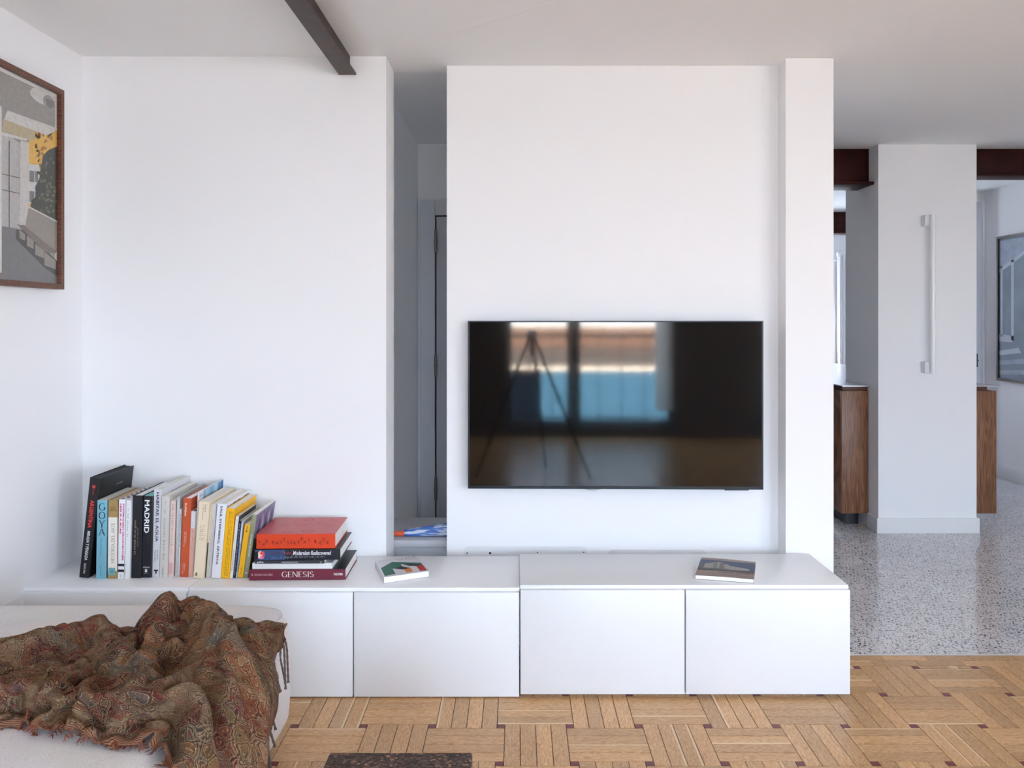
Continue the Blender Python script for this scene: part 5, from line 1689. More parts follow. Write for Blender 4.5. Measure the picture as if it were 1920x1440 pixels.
# ================================================================== PATTERNED THROW
def paisley_mat():
    m = bpy.data.materials.new('paisley_weave'); m.use_nodes = True
    t = m.node_tree; b = t.nodes['Principled BSDF']; N = t.nodes.new; Lk = t.links.new
    uv = N('ShaderNodeUVMap').outputs[0]
    def warp(vec, scale, amt):
        n = N('ShaderNodeTexNoise'); n.inputs['Scale'].default_value = scale; n.inputs['Detail'].default_value = 1
        Lk(vec, n.inputs['Vector'])
        s_ = N('ShaderNodeVectorMath'); s_.operation = 'SUBTRACT'; s_.inputs[1].default_value = (.5, .5, .5); Lk(n.outputs['Color'], s_.inputs[0])
        a_ = N('ShaderNodeVectorMath'); a_.operation = 'SCALE'; a_.inputs['Scale'].default_value = amt; Lk(s_.outputs[0], a_.inputs[0])
        c_ = N('ShaderNodeVectorMath'); c_.operation = 'ADD'; Lk(vec, c_.inputs[0]); Lk(a_.outputs[0], c_.inputs[1])
        return c_.outputs[0]
    def vor(vec, scale, feat='F1', sx=1.0, sy=1.0, rot=0.0):
        mp = N('ShaderNodeMapping'); mp.inputs['Scale'].default_value = (sx, sy, 1); mp.inputs['Rotation'].default_value = (0, 0, rot)
        Lk(vec, mp.inputs['Vector'])
        v = N('ShaderNodeTexVoronoi'); v.voronoi_dimensions = '2D'; v.feature = feat; v.inputs['Scale'].default_value = scale
        Lk(mp.outputs[0], v.inputs['Vector'])
        return v
    def ramp(fac, stops, inter='LINEAR'):
        r = N('ShaderNodeValToRGB'); r.color_ramp.interpolation = inter
        e = r.color_ramp.elements
        while len(e) < len(stops): e.new(.5)
        for k, (p, c) in enumerate(stops):
            e[k].position = p; e[k].color = srgb(*c)
        Lk(fac, r.inputs[0]); return r.outputs[0]
    def rng(fac, a, b_, c, d):
        q = N('ShaderNodeMapRange'); q.inputs[1].default_value = a; q.inputs[2].default_value = b_; q.inputs[3].default_value = c; q.inputs[4].default_value = d
        Lk(fac, q.inputs[0]); return q.outputs[0]
    def mix(f, a, bb, mode='MIX'):
        x = N('ShaderNodeMixRGB'); x.blend_type = mode
        if isinstance(f, float): x.inputs[0].default_value = f
        else: Lk(f, x.inputs[0])
        Lk(a, x.inputs[1])
        if isinstance(bb, tuple): x.inputs[2].default_value = srgb(*bb)
        else: Lk(bb, x.inputs[2])
        return x.outputs[0]
    def red(v, ch=0):
        s_ = N('ShaderNodeSeparateColor'); Lk(v.outputs['Color'], s_.inputs[0]); return s_.outputs[ch]
    def math_(op, a, b_=None, val=0.0):
        q = N('ShaderNodeMath'); q.operation = op; Lk(a, q.inputs[0])
        if b_ is None: q.inputs[1].default_value = val
        else: Lk(b_, q.inputs[1])
        return q.outputs[0]
    w1 = warp(warp(uv, 6, .10), 24, .035)
    big = vor(w1, 8.5, 'F1', 1, 1.7, .5); bige = vor(w1, 8.5, 'DISTANCE_TO_EDGE', 1, 1.7, .5)
    w2 = warp(w1, 60, .012)
    med = vor(w2, 34, 'F1', 1, 1.6, -.4); mede = vor(w2, 34, 'DISTANCE_TO_EDGE', 1, 1.6, -.4)
    w3 = warp(w2, 120, .004)
    fin_ = vor(w3, 150); fine = vor(w3, 150, 'DISTANCE_TO_EDGE')
    PALB = [(0, (98, 60, 44)), (.16, (126, 54, 42)), (.28, (128, 92, 54)), (.42, (96, 66, 50)), (.54, (120, 114, 102)), (.60, (142, 84, 46)), (.74, (114, 44, 40)), (.86, (104, 80, 54)), (.95, (156, 126, 94))]
    PALM = [(0, (70, 48, 40)), (.16, (138, 66, 48)), (.30, (132, 104, 70)), (.45, (86, 60, 48)), (.58, (152, 98, 58)), (.70, (110, 108, 100)), (.82, (112, 44, 42)), (.92, (172, 146, 112))]
    c1 = ramp(red(big), PALB, 'CONSTANT')
    c2 = ramp(red(med), PALM, 'CONSTANT')
    # teardrop cores inside the big motifs keep their own colour, outside them small motifs take over
    core = rng(big.outputs['Distance'], .06, .09, 0.0, 1.0)
    col = mix(.42, c1, c2)
    # ring lines round the big motifs
    ring = math_('SINE', math_('MULTIPLY', bige.outputs['Distance'], val=110.0))
    ringm = math_('MULTIPLY', rng(ring, .55, .8, 0, 1), rng(bige.outputs['Distance'], .06, .16, .65, 0))
    col = mix(ringm, col, (176, 150, 116))
    ring2 = math_('MULTIPLY', rng(ring, -.8, -.5, 1, 0), rng(bige.outputs['Distance'], .06, .16, .6, 0))
    col = mix(ring2, col, (44, 34, 32))
    # outlines and hearts of the small motifs
    col = mix(rng(mede.outputs['Distance'], .02, .06, .6, 0), col, (60, 44, 38))
    lm = math_('MULTIPLY', rng(mede.outputs['Distance'], .07, .09, 0, 1), rng(mede.outputs['Distance'], .11, .13, 1, 0))
    col = mix(math_('MULTIPLY', lm, val=.65), col, (186, 158, 120))
    col = mix(rng(med.outputs['Distance'], .10, .14, .7, 0), col, ramp(red(med, 1), [(0, (150, 60, 48)), (.4, (60, 48, 46)), (.7, (178, 150, 112))], 'CONSTANT'))
    # thread-scale filler
    col = mix(rng(fine.outputs['Distance'], .03, .10, .38, 0), col, (52, 38, 34))
    dots = math_('MULTIPLY', rng(fin_.outputs['Distance'], .16, .24, 1, 0), math_('GREATER_THAN', red(fin_), val=.55))
    col = mix(math_('MULTIPLY', dots, val=.4), col, (188, 160, 122))
    # woven border bands along the two long edges and a few bands across
    sp = N('ShaderNodeSeparateXYZ'); Lk(w1, sp.inputs[0]); spu = N('ShaderNodeSeparateXYZ'); Lk(uv, spu.inputs[0])
    stripe = math_('SINE', math_('MULTIPLY', sp.outputs['X'], val=14.0))
    band = rng(stripe, .90, .93, 0, 1)
    teeth = math_('GREATER_THAN', math_('SINE', math_('MULTIPLY', sp.outputs['Y'], val=900.0)), val=.1)
    bcol = mix(teeth, ramp(red(med, 2), [(0, (104, 60, 46)), (.5, (120, 92, 60)), (.8, (116, 112, 100))], 'CONSTANT'), (178, 152, 116))
    bcol2 = mix(.6, bcol, ramp(rng(stripe, .90, 1.0, 0, 1), [(0, (44, 34, 32)), (.18, (146, 78, 52)), (.45, (90, 60, 46)), (.72, (150, 120, 84))], 'CONSTANT'))
    col = mix(math_('MULTIPLY', band, val=.45), col, bcol2)
    hem = rng(spu.outputs['Y'], .030, .034, 1, 0)
    zig = math_('SINE', math_('ADD', math_('MULTIPLY', spu.outputs['Y'], val=900.0), math_('MULTIPLY', math_('SINE', math_('MULTIPLY', spu.outputs['X'], val=520.0)), val=.9)))
    hcol = ramp(rng(zig, -1, 1, 0, 1), [(0, (70, 44, 36)), (.35, (150, 96, 70)), (1, (176, 126, 94))])
    col = mix(math_('MULTIPLY', hem, val=.9), col, hcol)
    hs = N('ShaderNodeHueSaturation'); hs.inputs['Saturation'].default_value = .95; hs.inputs['Value'].default_value = .70
    Lk(col, hs.inputs['Color'])
    Lk(hs.outputs[0], b.inputs['Base Color'])
    b.inputs['Roughness'].default_value = .9
    b.inputs['Specular IOR Level'].default_value = .1
    b.inputs['Sheen Weight'].default_value = .0
    bp = N('ShaderNodeBump'); bp.inputs['Strength'].default_value = .3; bp.inputs['Distance'].default_value = .001
    Lk(fine.outputs['Distance'], bp.inputs['Height']); Lk(bp.outputs[0], b.inputs['Normal'])
    return m


PAIS = paisley_mat()

# folds of the cloth, 90 rows of 78 points in millimetres: first point, then step to step (x, y, z in turn)
STEPS = [
[-1745,1745,482,13,120,-29,-7,-26,3,-3,-10,1,9,28,-17,0,10,50,24,25,-51,-40,-46,57,31,8,-48,-3,41,30,-8,-19,10,-1,14,-32,24,4,31,-19,17,-83,0,-29,67,4,45,3,9,6,15,-12,-16,-11,-9,42,-29,17,-57,-42,-14,61,40,0,-39,22,3,22,-36,10,3,23,-17,8,-21,5,23,12,10,-13,1,-15,4,44,20,-10,-22,-11,12,-32,-12,27,29,25,-27,20,-7,21,-56,-1,-20,15,-6,58,9,-8,-15,25,11,0,-38,-11,-5,1,-2,2,15,1,-1,-5,2,11,10,39,17,11,-19,-7,-26,-23,-25,40,18,62,-33,-6,-12,17,5,15,1,0,-3,-12,37,-21,21,-15,25,-30,-6,16,18,-27,-41,23,20,31,-42,5,7,32,-5,25,-8,-10,-9,-27,-2,-8,27,-19,28,-2,23,-6,3,-6,2,-25,-5,5,22,7,4,-8,-12,14,-6,10,2,7,4,0,-1,-6,29,2,8,-42,0,-13,26,-7,-1,2,-1,0,1,-4,10,17,18,-7,6,-10,2,19,0,1,-17,-5,-1,14,2,4,5,13,-21,22,-5,82,-69,11],
[-1728,1846,452,1,-12,12,2,10,0,3,8,-9,-4,2,2,0,6,-3,1,1,14,7,10,-8,-2,12,3,9,-9,-6,-5,8,7,-12,11,9,1,3,-20,11,6,20,8,9,-6,-18,-2,-13,4,7,3,1,3,8,6,8,13,-6,11,-8,1,-2,-16,-6,7,7,3,4,9,-1,2,-9,-2,5,2,3,6,-5,-7,1,11,10,6,-13,4,5,13,-2,3,10,-3,5,-12,-3,5,-12,7,3,10,-5,10,-1,7,-3,-4,-5,9,13,2,2,-12,-2,5,-2,-7,12,9,6,1,-14,-5,7,6,-2,5,-8,4,4,15,5,9,1,2,-1,10,-1,12,5,8,9,-3,5,-7,-5,10,0,-3,2,-6,-9,-6,14,-6,3,12,0,-10,-2,9,0,10,-5,-3,-3,12,-6,10,-10,-1,6,5,1,3,-8,0,10,-6,-5,1,10,-1,8,-5,2,4,12,7,2,-9,-3,8,-3,-5,6,11,7,4,-12,-1,9,3,-2,1,13,2,6,-6,1,9,-10,-4,-1,11,-1,10,-1,6,1,-10,-1,9,7,-2,7,9,0,4,-8,2,7,-10,-11,-1,3],
[-1705,1815,464,-9,23,-6,2,4,10,1,4,-4,1,7,-10,-4,4,10,4,7,-8,-3,-3,18,1,12,-1,10,3,-9,-4,5,2,-7,7,10,3,4,-14,-1,12,-9,12,-1,14,-10,7,4,2,9,-9,-5,4,-4,3,10,12,-4,-1,-13,7,14,-1,-7,-2,9,4,5,-7,2,1,8,-4,8,-9,3,6,7,-8,-8,11,2,11,-7,9,4,-7,-1,5,6,-5,10,5,1,-4,-7,7,8,-7,-6,4,8,5,10,0,-4,6,9,0,1,-11,-1,5,-9,-3,7,15,3,2,-10,0,7,5,3,8,-11,-4,3,4,-3,-3,12,10,9,6,-2,2,12,5,16,1,1,4,-10,13,-7,-1,4,0,-14,-4,13,-6,-10,-6,5,4,12,4,-2,9,-2,-4,2,11,-5,8,-11,0,4,4,-5,9,0,6,3,-11,-4,3,10,-1,5,-10,2,2,14,-2,6,1,4,9,-10,-4,1,12,3,11,-7,3,1,-10,-3,5,10,-2,6,6,3,5,-11,0,5,8,-5,8,6,3,5,-10,3,3,-9,-2,9,9,0,8,5,-6,10,-5,13,-7,-14],
[-1696,1830,471,-3,8,-15,1,5,9,0,3,3,1,9,-9,-4,0,9,4,9,-9,1,-1,16,-5,9,5,4,2,-12,0,8,-10,-3,3,14,-2,12,7,3,-3,-22,6,17,3,0,0,19,-3,9,-13,-4,5,-11,0,-2,18,-5,12,-7,10,4,-2,-3,5,11,0,5,-16,3,4,3,-4,9,-3,1,-3,12,-3,-1,10,-1,9,-2,6,4,-14,1,7,0,-2,7,1,-4,0,9,1,9,-2,6,5,-9,-1,5,11,2,3,-16,-6,8,10,1,2,-6,0,3,9,2,8,-11,-2,5,10,3,4,-10,-3,7,-1,-3,5,4,9,-8,13,-1,7,12,7,14,1,-1,12,-5,2,3,-13,11,-9,-3,0,-2,-10,-7,13,-2,5,2,7,-10,8,3,-2,4,-2,0,5,2,-7,11,-9,-1,4,13,5,3,-7,-2,9,4,-1,5,-11,1,3,11,-3,3,11,1,2,-7,-2,12,-5,5,7,8,2,3,-12,-1,7,2,-3,4,12,2,3,-9,-3,11,-3,2,2,14,-5,10,-2,6,-2,-12,0,4,-4,-2,13,-1,-2,5,9,-2,21,-28],
[-1686,1843,451,-1,-8,12,2,7,-2,-2,2,10,2,6,-7,-2,6,8,4,5,-11,2,3,15,-4,11,-2,-5,-5,-7,3,12,-2,1,1,8,-1,11,7,-1,-2,-20,3,13,5,3,8,7,1,7,-4,-1,5,-11,-2,0,15,-4,9,-11,5,5,10,-7,1,3,1,11,-6,5,4,-7,-2,12,-3,0,0,12,-1,-11,9,-2,10,6,4,7,-11,1,4,-4,0,5,-7,-2,4,10,0,12,4,4,-5,-12,0,10,2,0,7,-10,-1,2,14,2,3,-3,-3,9,4,1,2,-10,-1,7,6,-2,6,-3,-1,2,-1,0,10,-6,5,-3,11,-5,7,12,13,2,5,-1,14,-6,5,7,-3,7,-7,-11,-5,5,-6,-7,10,12,10,3,-12,-9,6,6,-5,3,1,-3,2,12,-2,8,-16,1,3,6,0,11,0,0,3,-10,-1,8,4,-1,4,3,1,3,7,-3,7,2,1,3,-15,5,7,12,1,8,-1,0,2,-10,-1,5,10,-3,9,6,2,-1,-11,-3,8,0,1,8,11,1,6,-6,1,-2,-12,-1,8,4,-1,10,6,-1,7,-9],
[-1676,1821,418,1,10,51,3,4,-9,0,8,11,2,4,-5,-1,7,5,1,1,-11,1,10,10,0,8,3,-3,1,-7,-2,6,-2,1,4,11,-4,5,-4,1,9,-12,-4,1,15,7,10,-10,3,4,5,1,10,-12,0,-2,17,-3,13,-12,0,7,11,-2,0,-7,-2,10,-1,2,4,-1,2,11,-4,0,0,11,0,-8,10,-3,5,9,1,9,-7,1,6,-7,4,4,-13,-3,5,10,-3,12,8,6,-5,-10,0,9,-5,-1,0,-8,-1,7,11,0,7,2,-1,8,-9,-1,5,10,0,7,-13,0,5,11,-6,2,2,3,13,-13,5,0,8,-3,-6,10,6,10,3,3,9,4,3,2,-7,5,6,0,-5,5,-10,-8,3,16,8,9,-7,1,6,-11,-7,-5,-1,-3,11,13,-1,3,-13,1,6,4,-2,6,-8,0,4,11,2,6,-8,-2,6,3,2,3,4,-1,7,1,-2,1,-11,4,12,6,3,0,9,-3,11,-10,0,5,4,-2,7,10,2,0,-11,-4,6,-7,2,8,11,0,8,6,-1,2,-12,1,4,-7,-2,10,9,-2,0,-36],
[-1663,1829,454,2,-4,8,4,11,-3,-2,4,9,0,3,5,3,12,1,-2,0,-13,0,11,2,1,2,11,-1,10,-6,1,2,0,-2,7,7,-6,0,-13,3,16,-3,-3,-7,17,3,12,-8,5,1,3,2,14,-13,-4,-4,18,1,12,-12,-3,5,12,2,9,-14,-2,5,4,0,4,3,3,14,-7,-2,-3,11,1,-4,10,-2,1,10,0,14,-6,1,2,-10,3,5,-12,-2,3,10,-2,11,10,3,3,-10,2,-2,-9,-1,3,-7,0,10,11,-5,9,3,4,5,-12,1,6,9,-3,7,-8,-1,2,15,-3,3,1,1,12,-16,6,-2,5,-4,9,4,6,-7,14,0,10,4,6,11,-13,-1,6,5,-1,5,-7,-7,0,12,-2,17,-5,12,-7,-13,-7,-3,-7,-6,13,8,2,4,-6,-2,8,-3,-2,2,14,2,7,-9,0,7,4,-1,3,-10,2,6,11,1,10,4,-2,-2,-13,1,11,-1,4,1,12,-2,10,-4,0,3,1,-2,6,7,-3,10,-1,1,-2,-11,-1,11,-1,3,2,10,-1,7,-3,2,7,-7,-3,7,6,6,3,-51],
[-1644,1802,451,-7,23,17,6,6,-9,0,9,4,-1,1,13,3,10,-1,0,2,-14,0,13,1,0,0,14,-3,13,-4,2,2,-3,-1,11,2,-5,-6,-10,3,15,3,-4,0,12,2,7,-10,2,2,14,3,12,-17,0,0,11,0,12,-8,-2,7,10,-1,3,-17,-1,7,6,1,2,5,3,15,-9,-2,-6,11,1,4,11,-1,-3,12,-1,13,-7,0,-1,-14,3,5,-8,0,6,10,-3,12,10,1,6,-10,3,-10,-8,0,6,-7,-1,12,10,-5,4,-5,3,9,1,1,8,-3,-3,10,-1,0,-4,16,0,8,1,1,4,-18,1,8,8,-4,9,-5,5,-5,16,2,3,9,3,11,-8,4,5,-4,-3,9,2,-6,1,11,-6,15,-1,1,-8,-10,9,-2,-14,-2,3,-5,-4,19,0,-4,-5,11,-1,11,6,4,1,-11,0,8,3,1,5,-11,-1,4,10,0,7,8,0,1,-10,1,10,-8,0,7,5,1,0,12,-1,8,-7,-6,7,-6,1,4,11,3,11,-6,-4,-4,-10,0,11,8,3,6,2,1,4,1,0,12,6,-3,-26,-16],
[-1638,1835,458,0,-13,14,3,10,-5,3,5,-6,1,4,10,2,8,5,3,3,-13,-7,8,9,-2,9,-11,2,11,7,3,1,2,-4,9,5,-1,-4,-11,3,17,2,-4,3,13,-1,-1,-19,-1,13,17,6,-1,-3,2,9,4,0,8,-16,0,2,13,-2,8,-15,-1,7,5,0,3,7,2,10,-10,0,0,11,0,-4,10,0,4,12,-2,13,-6,0,-3,-15,2,4,-2,1,12,3,-2,7,12,0,7,-8,2,-7,-11,-1,8,-7,-1,7,10,-4,5,-2,0,10,-3,0,8,0,2,8,-3,-2,-1,13,0,10,5,3,4,-13,-1,8,2,-4,8,-9,4,-2,16,4,-6,10,-1,11,5,4,8,-15,-2,4,7,-2,9,11,-6,12,-6,4,-7,-14,2,-8,-9,0,9,-7,-2,14,3,-4,-3,12,-1,11,6,2,2,-11,0,8,0,1,4,-9,0,7,10,-2,8,4,1,2,-13,0,7,11,2,5,-11,-2,6,7,2,5,-2,-7,9,-6,0,1,14,3,13,3,-3,-4,-13,1,9,2,1,5,1,0,5,-7,2,12,11,-15,-14,-37],
[-1629,1829,470,7,-10,0,0,8,3,3,7,-11,2,6,3,2,6,13,2,8,-8,-8,11,7,2,2,-18,3,14,2,-4,-4,12,-1,11,8,0,5,-19,-3,6,16,2,14,0,2,-8,-19,1,12,9,1,4,1,2,9,9,-1,4,-16,1,4,12,-2,8,-14,-1,6,6,1,2,8,1,6,-11,0,5,7,1,-5,12,0,7,11,-2,9,-4,0,-4,-15,-2,10,-7,2,4,9,1,8,10,-3,7,-10,2,4,-9,1,3,-8,-3,7,10,-4,9,7,2,3,-15,-1,9,11,2,8,-10,-2,4,10,0,3,10,1,8,-7,0,7,-9,-2,8,-6,2,3,13,5,-7,10,-1,8,10,1,2,-7,1,10,-2,-3,12,9,-4,10,-6,2,-9,-10,2,-8,-6,-1,9,-5,-1,14,0,-2,-3,9,-3,9,8,1,7,-11,0,3,-8,1,9,1,2,4,4,-3,10,6,2,-2,-14,-1,10,6,1,6,6,-1,1,-10,1,11,-3,-8,1,8,-1,5,-6,2,5,11,1,4,-13,2,5,6,-4,8,10,1,2,-10,2,5,-5,4,1,2],
[-1608,1793,479,-2,30,-17,2,3,11,2,8,-4,0,9,-8,2,0,10,2,12,6,-3,16,-1,-4,-8,-13,7,14,3,-2,-1,5,-7,12,8,4,2,-16,-1,9,11,-1,15,-1,2,-7,-14,3,13,14,0,5,-4,0,6,8,0,2,-13,0,7,10,-1,5,-13,-1,6,7,0,2,6,1,8,-10,0,8,6,2,-7,10,1,7,10,-2,10,-2,1,-4,-15,-3,8,-10,1,2,10,1,9,10,-4,1,-12,-1,10,6,3,4,-11,-3,8,-3,-2,7,12,4,4,-10,-3,11,-1,1,7,5,0,6,0,-1,2,15,-1,8,-5,0,3,-16,0,12,-2,1,7,10,6,-11,6,0,3,15,0,6,-4,-1,11,-1,-2,11,7,-2,9,-6,1,-9,-11,2,-8,-6,0,8,-8,-2,14,0,-2,1,12,-3,9,10,2,3,-13,-1,3,-6,1,6,1,0,7,-5,-1,5,11,-4,9,1,3,-2,-12,-1,10,3,0,6,9,0,6,-7,-3,5,4,0,7,-7,0,3,9,0,6,-7,-1,4,10,-1,6,-1,-2,8,-5,4,5,-8,-14,20,15],
[-1599,1827,469,4,-6,-10,0,7,7,0,2,9,1,7,-9,4,7,-2,-5,12,0,4,5,16,-5,4,-16,5,10,-4,1,-1,9,-4,10,14,-1,1,-15,-3,13,-7,0,0,16,6,11,-15,-4,5,8,2,3,0,5,12,6,2,5,-13,-3,5,11,-1,4,-12,0,8,5,0,1,10,0,8,-12,0,11,0,2,-8,12,0,9,11,0,7,1,-1,3,-12,-2,0,-11,-3,7,-1,4,8,13,-3,3,-10,-2,7,6,-1,3,-6,-1,9,-3,1,4,8,1,9,0,0,9,-11,0,4,11,1,7,-4,-1,6,15,-2,7,-6,0,0,-15,1,13,0,0,10,5,4,-9,10,3,-3,13,-1,8,-2,-2,8,5,0,13,1,-2,9,-6,0,-8,-12,2,-10,-4,0,8,-10,-2,14,3,-2,1,13,-3,11,5,1,-2,-13,0,7,-4,1,6,2,-1,6,-2,-4,7,-3,0,3,11,-3,9,-3,4,5,-12,-2,5,8,1,4,2,-3,8,3,-1,1,-8,3,8,7,-4,8,0,1,2,-7,1,7,2,-2,5,3,-4,10,4,13,-19,-14],
[-1582,1822,459,0,-3,6,2,7,-3,0,4,11,0,6,-5,3,6,-1,-9,7,5,8,9,2,-2,3,-13,-1,12,6,3,-2,5,-1,13,11,2,4,-19,-6,15,0,1,-6,22,6,14,-13,-5,0,-8,-5,6,11,5,9,-7,2,10,6,4,1,-9,-7,8,8,4,2,-9,3,8,11,0,2,-10,-3,6,5,-3,10,-3,5,1,15,0,9,3,-3,-1,-14,-1,5,-11,0,2,10,-4,9,-7,4,1,14,-1,9,-4,-2,3,-6,-1,7,0,1,6,5,0,11,3,0,-1,-12,-2,12,4,1,5,6,1,7,6,-2,9,-1,1,-2,-14,0,12,0,1,12,0,2,-4,13,5,-7,11,-2,8,1,-1,7,7,0,12,-2,-2,9,-7,-1,-7,-10,2,-9,-2,-1,9,-9,-1,13,1,-1,1,12,-3,10,6,0,-1,-15,0,4,-5,-3,10,10,0,4,-8,-1,8,-7,0,3,11,-3,7,-5,-2,5,6,3,8,-11,-1,4,8,-1,8,5,1,2,-11,-1,11,5,-1,6,4,0,-2,-12,-2,10,6,0,7,-2,-3,6,8,6,1,-47],
[-1570,1809,448,-1,8,26,3,7,-10,1,7,1,1,6,5,-2,5,10,-5,11,0,6,7,-8,0,5,-11,1,7,7,-5,3,5,2,14,9,3,1,-18,-6,16,-1,3,-7,22,5,15,-6,-1,-4,-9,-7,10,-5,-1,1,15,6,11,-11,7,7,-7,-7,5,11,1,3,-4,4,8,2,-1,6,0,-2,7,7,1,0,-14,1,10,12,0,4,7,-3,-1,-11,0,8,-10,0,2,7,-3,11,-5,4,-1,14,-2,9,-5,-3,4,-4,-1,5,-2,1,4,3,3,14,8,-1,0,-15,-5,11,3,1,0,10,2,8,2,-1,13,1,0,-5,-10,0,11,-6,2,13,1,1,2,12,5,-9,11,-2,8,1,0,5,7,-1,12,0,-1,9,-8,-1,-5,-9,1,-8,0,-3,8,-14,-1,9,4,2,4,11,-1,11,6,-3,-3,-13,-2,5,-10,-2,9,9,-2,7,5,0,6,-12,0,4,7,-1,7,-5,-2,3,9,-1,11,-9,3,2,3,0,7,6,0,8,-11,-3,2,12,1,9,-2,1,2,-13,-4,7,8,1,5,-2,-2,9,4,1,4,-36],
[-1562,1824,462,6,-8,10,-1,10,2,2,8,-9,0,7,0,1,3,13,-2,9,-5,0,13,6,3,0,-13,0,10,3,-3,2,-1,1,9,12,0,3,-15,-2,15,-3,1,-9,18,6,14,-1,-3,1,-6,-4,11,-7,1,1,15,-2,13,-6,8,1,-6,-4,9,-3,-1,3,14,2,4,-14,1,5,4,2,10,10,-1,-2,-17,2,7,10,0,9,3,-5,6,-3,1,0,-6,0,5,3,0,11,-7,0,-3,14,-2,9,-4,-1,6,-5,0,5,0,-2,8,-3,1,4,12,3,8,-14,-4,10,3,0,-2,9,2,7,1,0,13,3,-1,-4,-9,-1,11,-8,1,8,7,2,9,0,4,-7,15,-1,6,1,0,3,9,-1,11,0,-2,10,-7,0,-3,-11,1,-10,0,-3,5,-12,-2,14,0,1,3,10,1,8,11,-3,5,-12,-3,1,-8,-4,10,11,-1,3,-8,-1,7,5,3,6,-8,-2,9,-1,0,3,12,-3,7,-7,1,3,-6,2,6,11,0,5,-8,-3,7,9,0,7,-2,4,1,-11,-4,7,5,-3,6,6,-1,14,0,-2,-16,-19],
[-1541,1806,473,-2,15,-7,1,6,10,0,8,-4,0,9,-10,1,-1,11,-3,9,4,2,13,3,3,0,-11,-3,8,3,0,4,-10,1,4,15,0,9,-13,-1,16,6,0,-13,11,4,17,-2,-4,7,-4,-1,5,-4,-2,7,8,-3,2,-11,7,8,11,2,3,-12,-2,9,15,2,4,-13,-1,3,-4,3,6,7,-1,4,-3,-1,8,-4,1,5,5,-3,4,0,1,5,1,0,4,-2,1,7,-6,-2,4,15,-1,7,-5,-1,4,-4,3,5,-1,1,12,-5,-3,-3,11,-6,10,2,5,9,-11,-2,2,9,2,6,1,1,12,4,-1,-4,-11,0,11,-4,-2,6,9,2,10,-8,3,-2,13,0,4,4,2,0,11,0,13,0,-4,11,-7,-1,-1,-11,1,-12,1,-2,4,-9,-1,12,-5,-4,10,5,4,1,15,-2,9,-7,-4,4,-13,-5,5,8,0,5,6,0,9,-8,1,8,7,0,3,-12,0,5,13,-3,5,-4,1,4,-10,1,7,8,1,8,-7,-3,1,13,0,9,-2,1,3,-6,-3,4,3,-1,8,-5,-3,13,6,2,-19,-34],
[-1537,1824,477,7,-5,-16,0,9,7,2,7,8,-1,5,-10,0,6,2,-2,5,13,1,11,4,2,-2,-13,-1,9,1,1,6,-10,0,5,16,2,7,-15,-1,20,1,-5,-15,5,1,18,3,1,4,-1,3,4,0,-9,11,8,1,2,-14,8,5,12,2,2,-14,-5,11,11,1,3,2,1,2,-9,2,8,-7,1,6,17,0,5,-11,-3,4,7,2,6,-3,-1,9,4,-1,-1,-6,2,11,-1,-1,2,6,-5,6,-7,3,8,3,2,7,-1,-4,4,6,6,8,-4,-8,4,7,3,4,-13,0,7,8,0,5,0,1,12,5,1,-4,-11,-1,10,-2,-2,10,9,2,3,-11,3,3,11,-1,6,6,1,-5,9,1,14,3,-2,15,-5,-5,-5,-9,2,-9,-3,-1,6,-11,0,11,0,-5,9,0,1,4,13,-3,10,1,-2,1,-11,-7,5,1,2,8,5,2,5,-7,0,6,9,2,3,-12,-3,9,5,-3,1,8,2,8,-9,-1,4,8,4,5,-9,-5,10,1,1,0,12,-3,10,-2,-3,11,-2,3,-1,-10,-4,5,-2,8,-2,-5],
[-1514,1799,450,-6,19,22,3,6,-10,2,9,9,1,5,-2,0,8,-1,-2,2,14,1,13,7,1,-3,-15,-1,10,-4,1,6,-6,0,1,16,-9,11,0,8,12,-18,-6,-2,11,6,15,-8,0,7,-1,-2,-7,11,-4,12,9,0,3,-19,7,6,11,-3,11,-2,2,3,-5,-1,6,11,1,4,-12,1,7,2,-1,4,-1,3,7,5,-3,7,-1,0,2,-7,-1,6,4,0,5,3,-2,6,7,5,6,-10,-4,6,-3,-1,5,5,0,6,2,-1,6,-8,5,5,8,-2,9,6,-1,0,-14,-1,11,4,2,3,2,1,11,7,0,-4,-13,-1,11,-1,-2,6,12,3,5,-14,3,5,9,0,8,10,-4,-5,-3,1,11,4,2,17,4,-9,-10,-6,3,0,-12,-1,6,-7,-3,7,12,0,6,-6,-6,9,-4,3,2,13,-3,8,-3,-6,7,-5,3,3,4,3,4,-7,-2,9,7,-3,9,0,4,2,-7,-5,4,7,0,4,-1,0,7,8,0,12,-6,2,2,-11,-3,5,7,-1,5,6,-3,9,-2,3,5,-5,-2,6,-8,-2,-1,19],
[-1513,1826,465,6,-15,9,1,10,-1,2,6,-10,1,10,5,3,12,2,-2,-5,11,0,8,13,-1,11,-11,4,4,-13,-3,3,1,-4,10,16,-5,14,-7,7,-8,-15,-5,14,8,7,2,-13,4,14,8,-4,-7,11,-5,14,5,2,3,-19,1,12,1,-1,1,13,5,5,-5,-2,11,4,0,-1,-12,3,10,10,-1,5,-12,-1,9,7,0,-1,6,-1,8,-10,0,3,7,-1,7,-8,-2,4,12,2,5,-5,0,5,-4,0,8,1,-2,5,6,-1,7,-10,3,9,2,0,5,8,-1,6,-6,-1,3,7,3,6,-8,2,11,9,-1,-3,-9,-1,11,-1,-3,-1,12,2,11,-12,4,2,3,-1,7,14,-3,0,-12,-3,11,-2,5,8,12,-8,1,-8,0,5,-5,2,0,-8,-3,8,14,-8,10,2,5,-2,-14,-3,11,4,-2,3,12,-4,5,-12,2,5,3,1,10,6,-1,6,-13,-4,2,12,1,10,1,2,6,-7,-5,5,-7,1,3,11,0,9,5,4,2,-12,-3,9,-1,0,4,6,-3,6,1,-2,7,4,0,7,-12,-14,13,23],
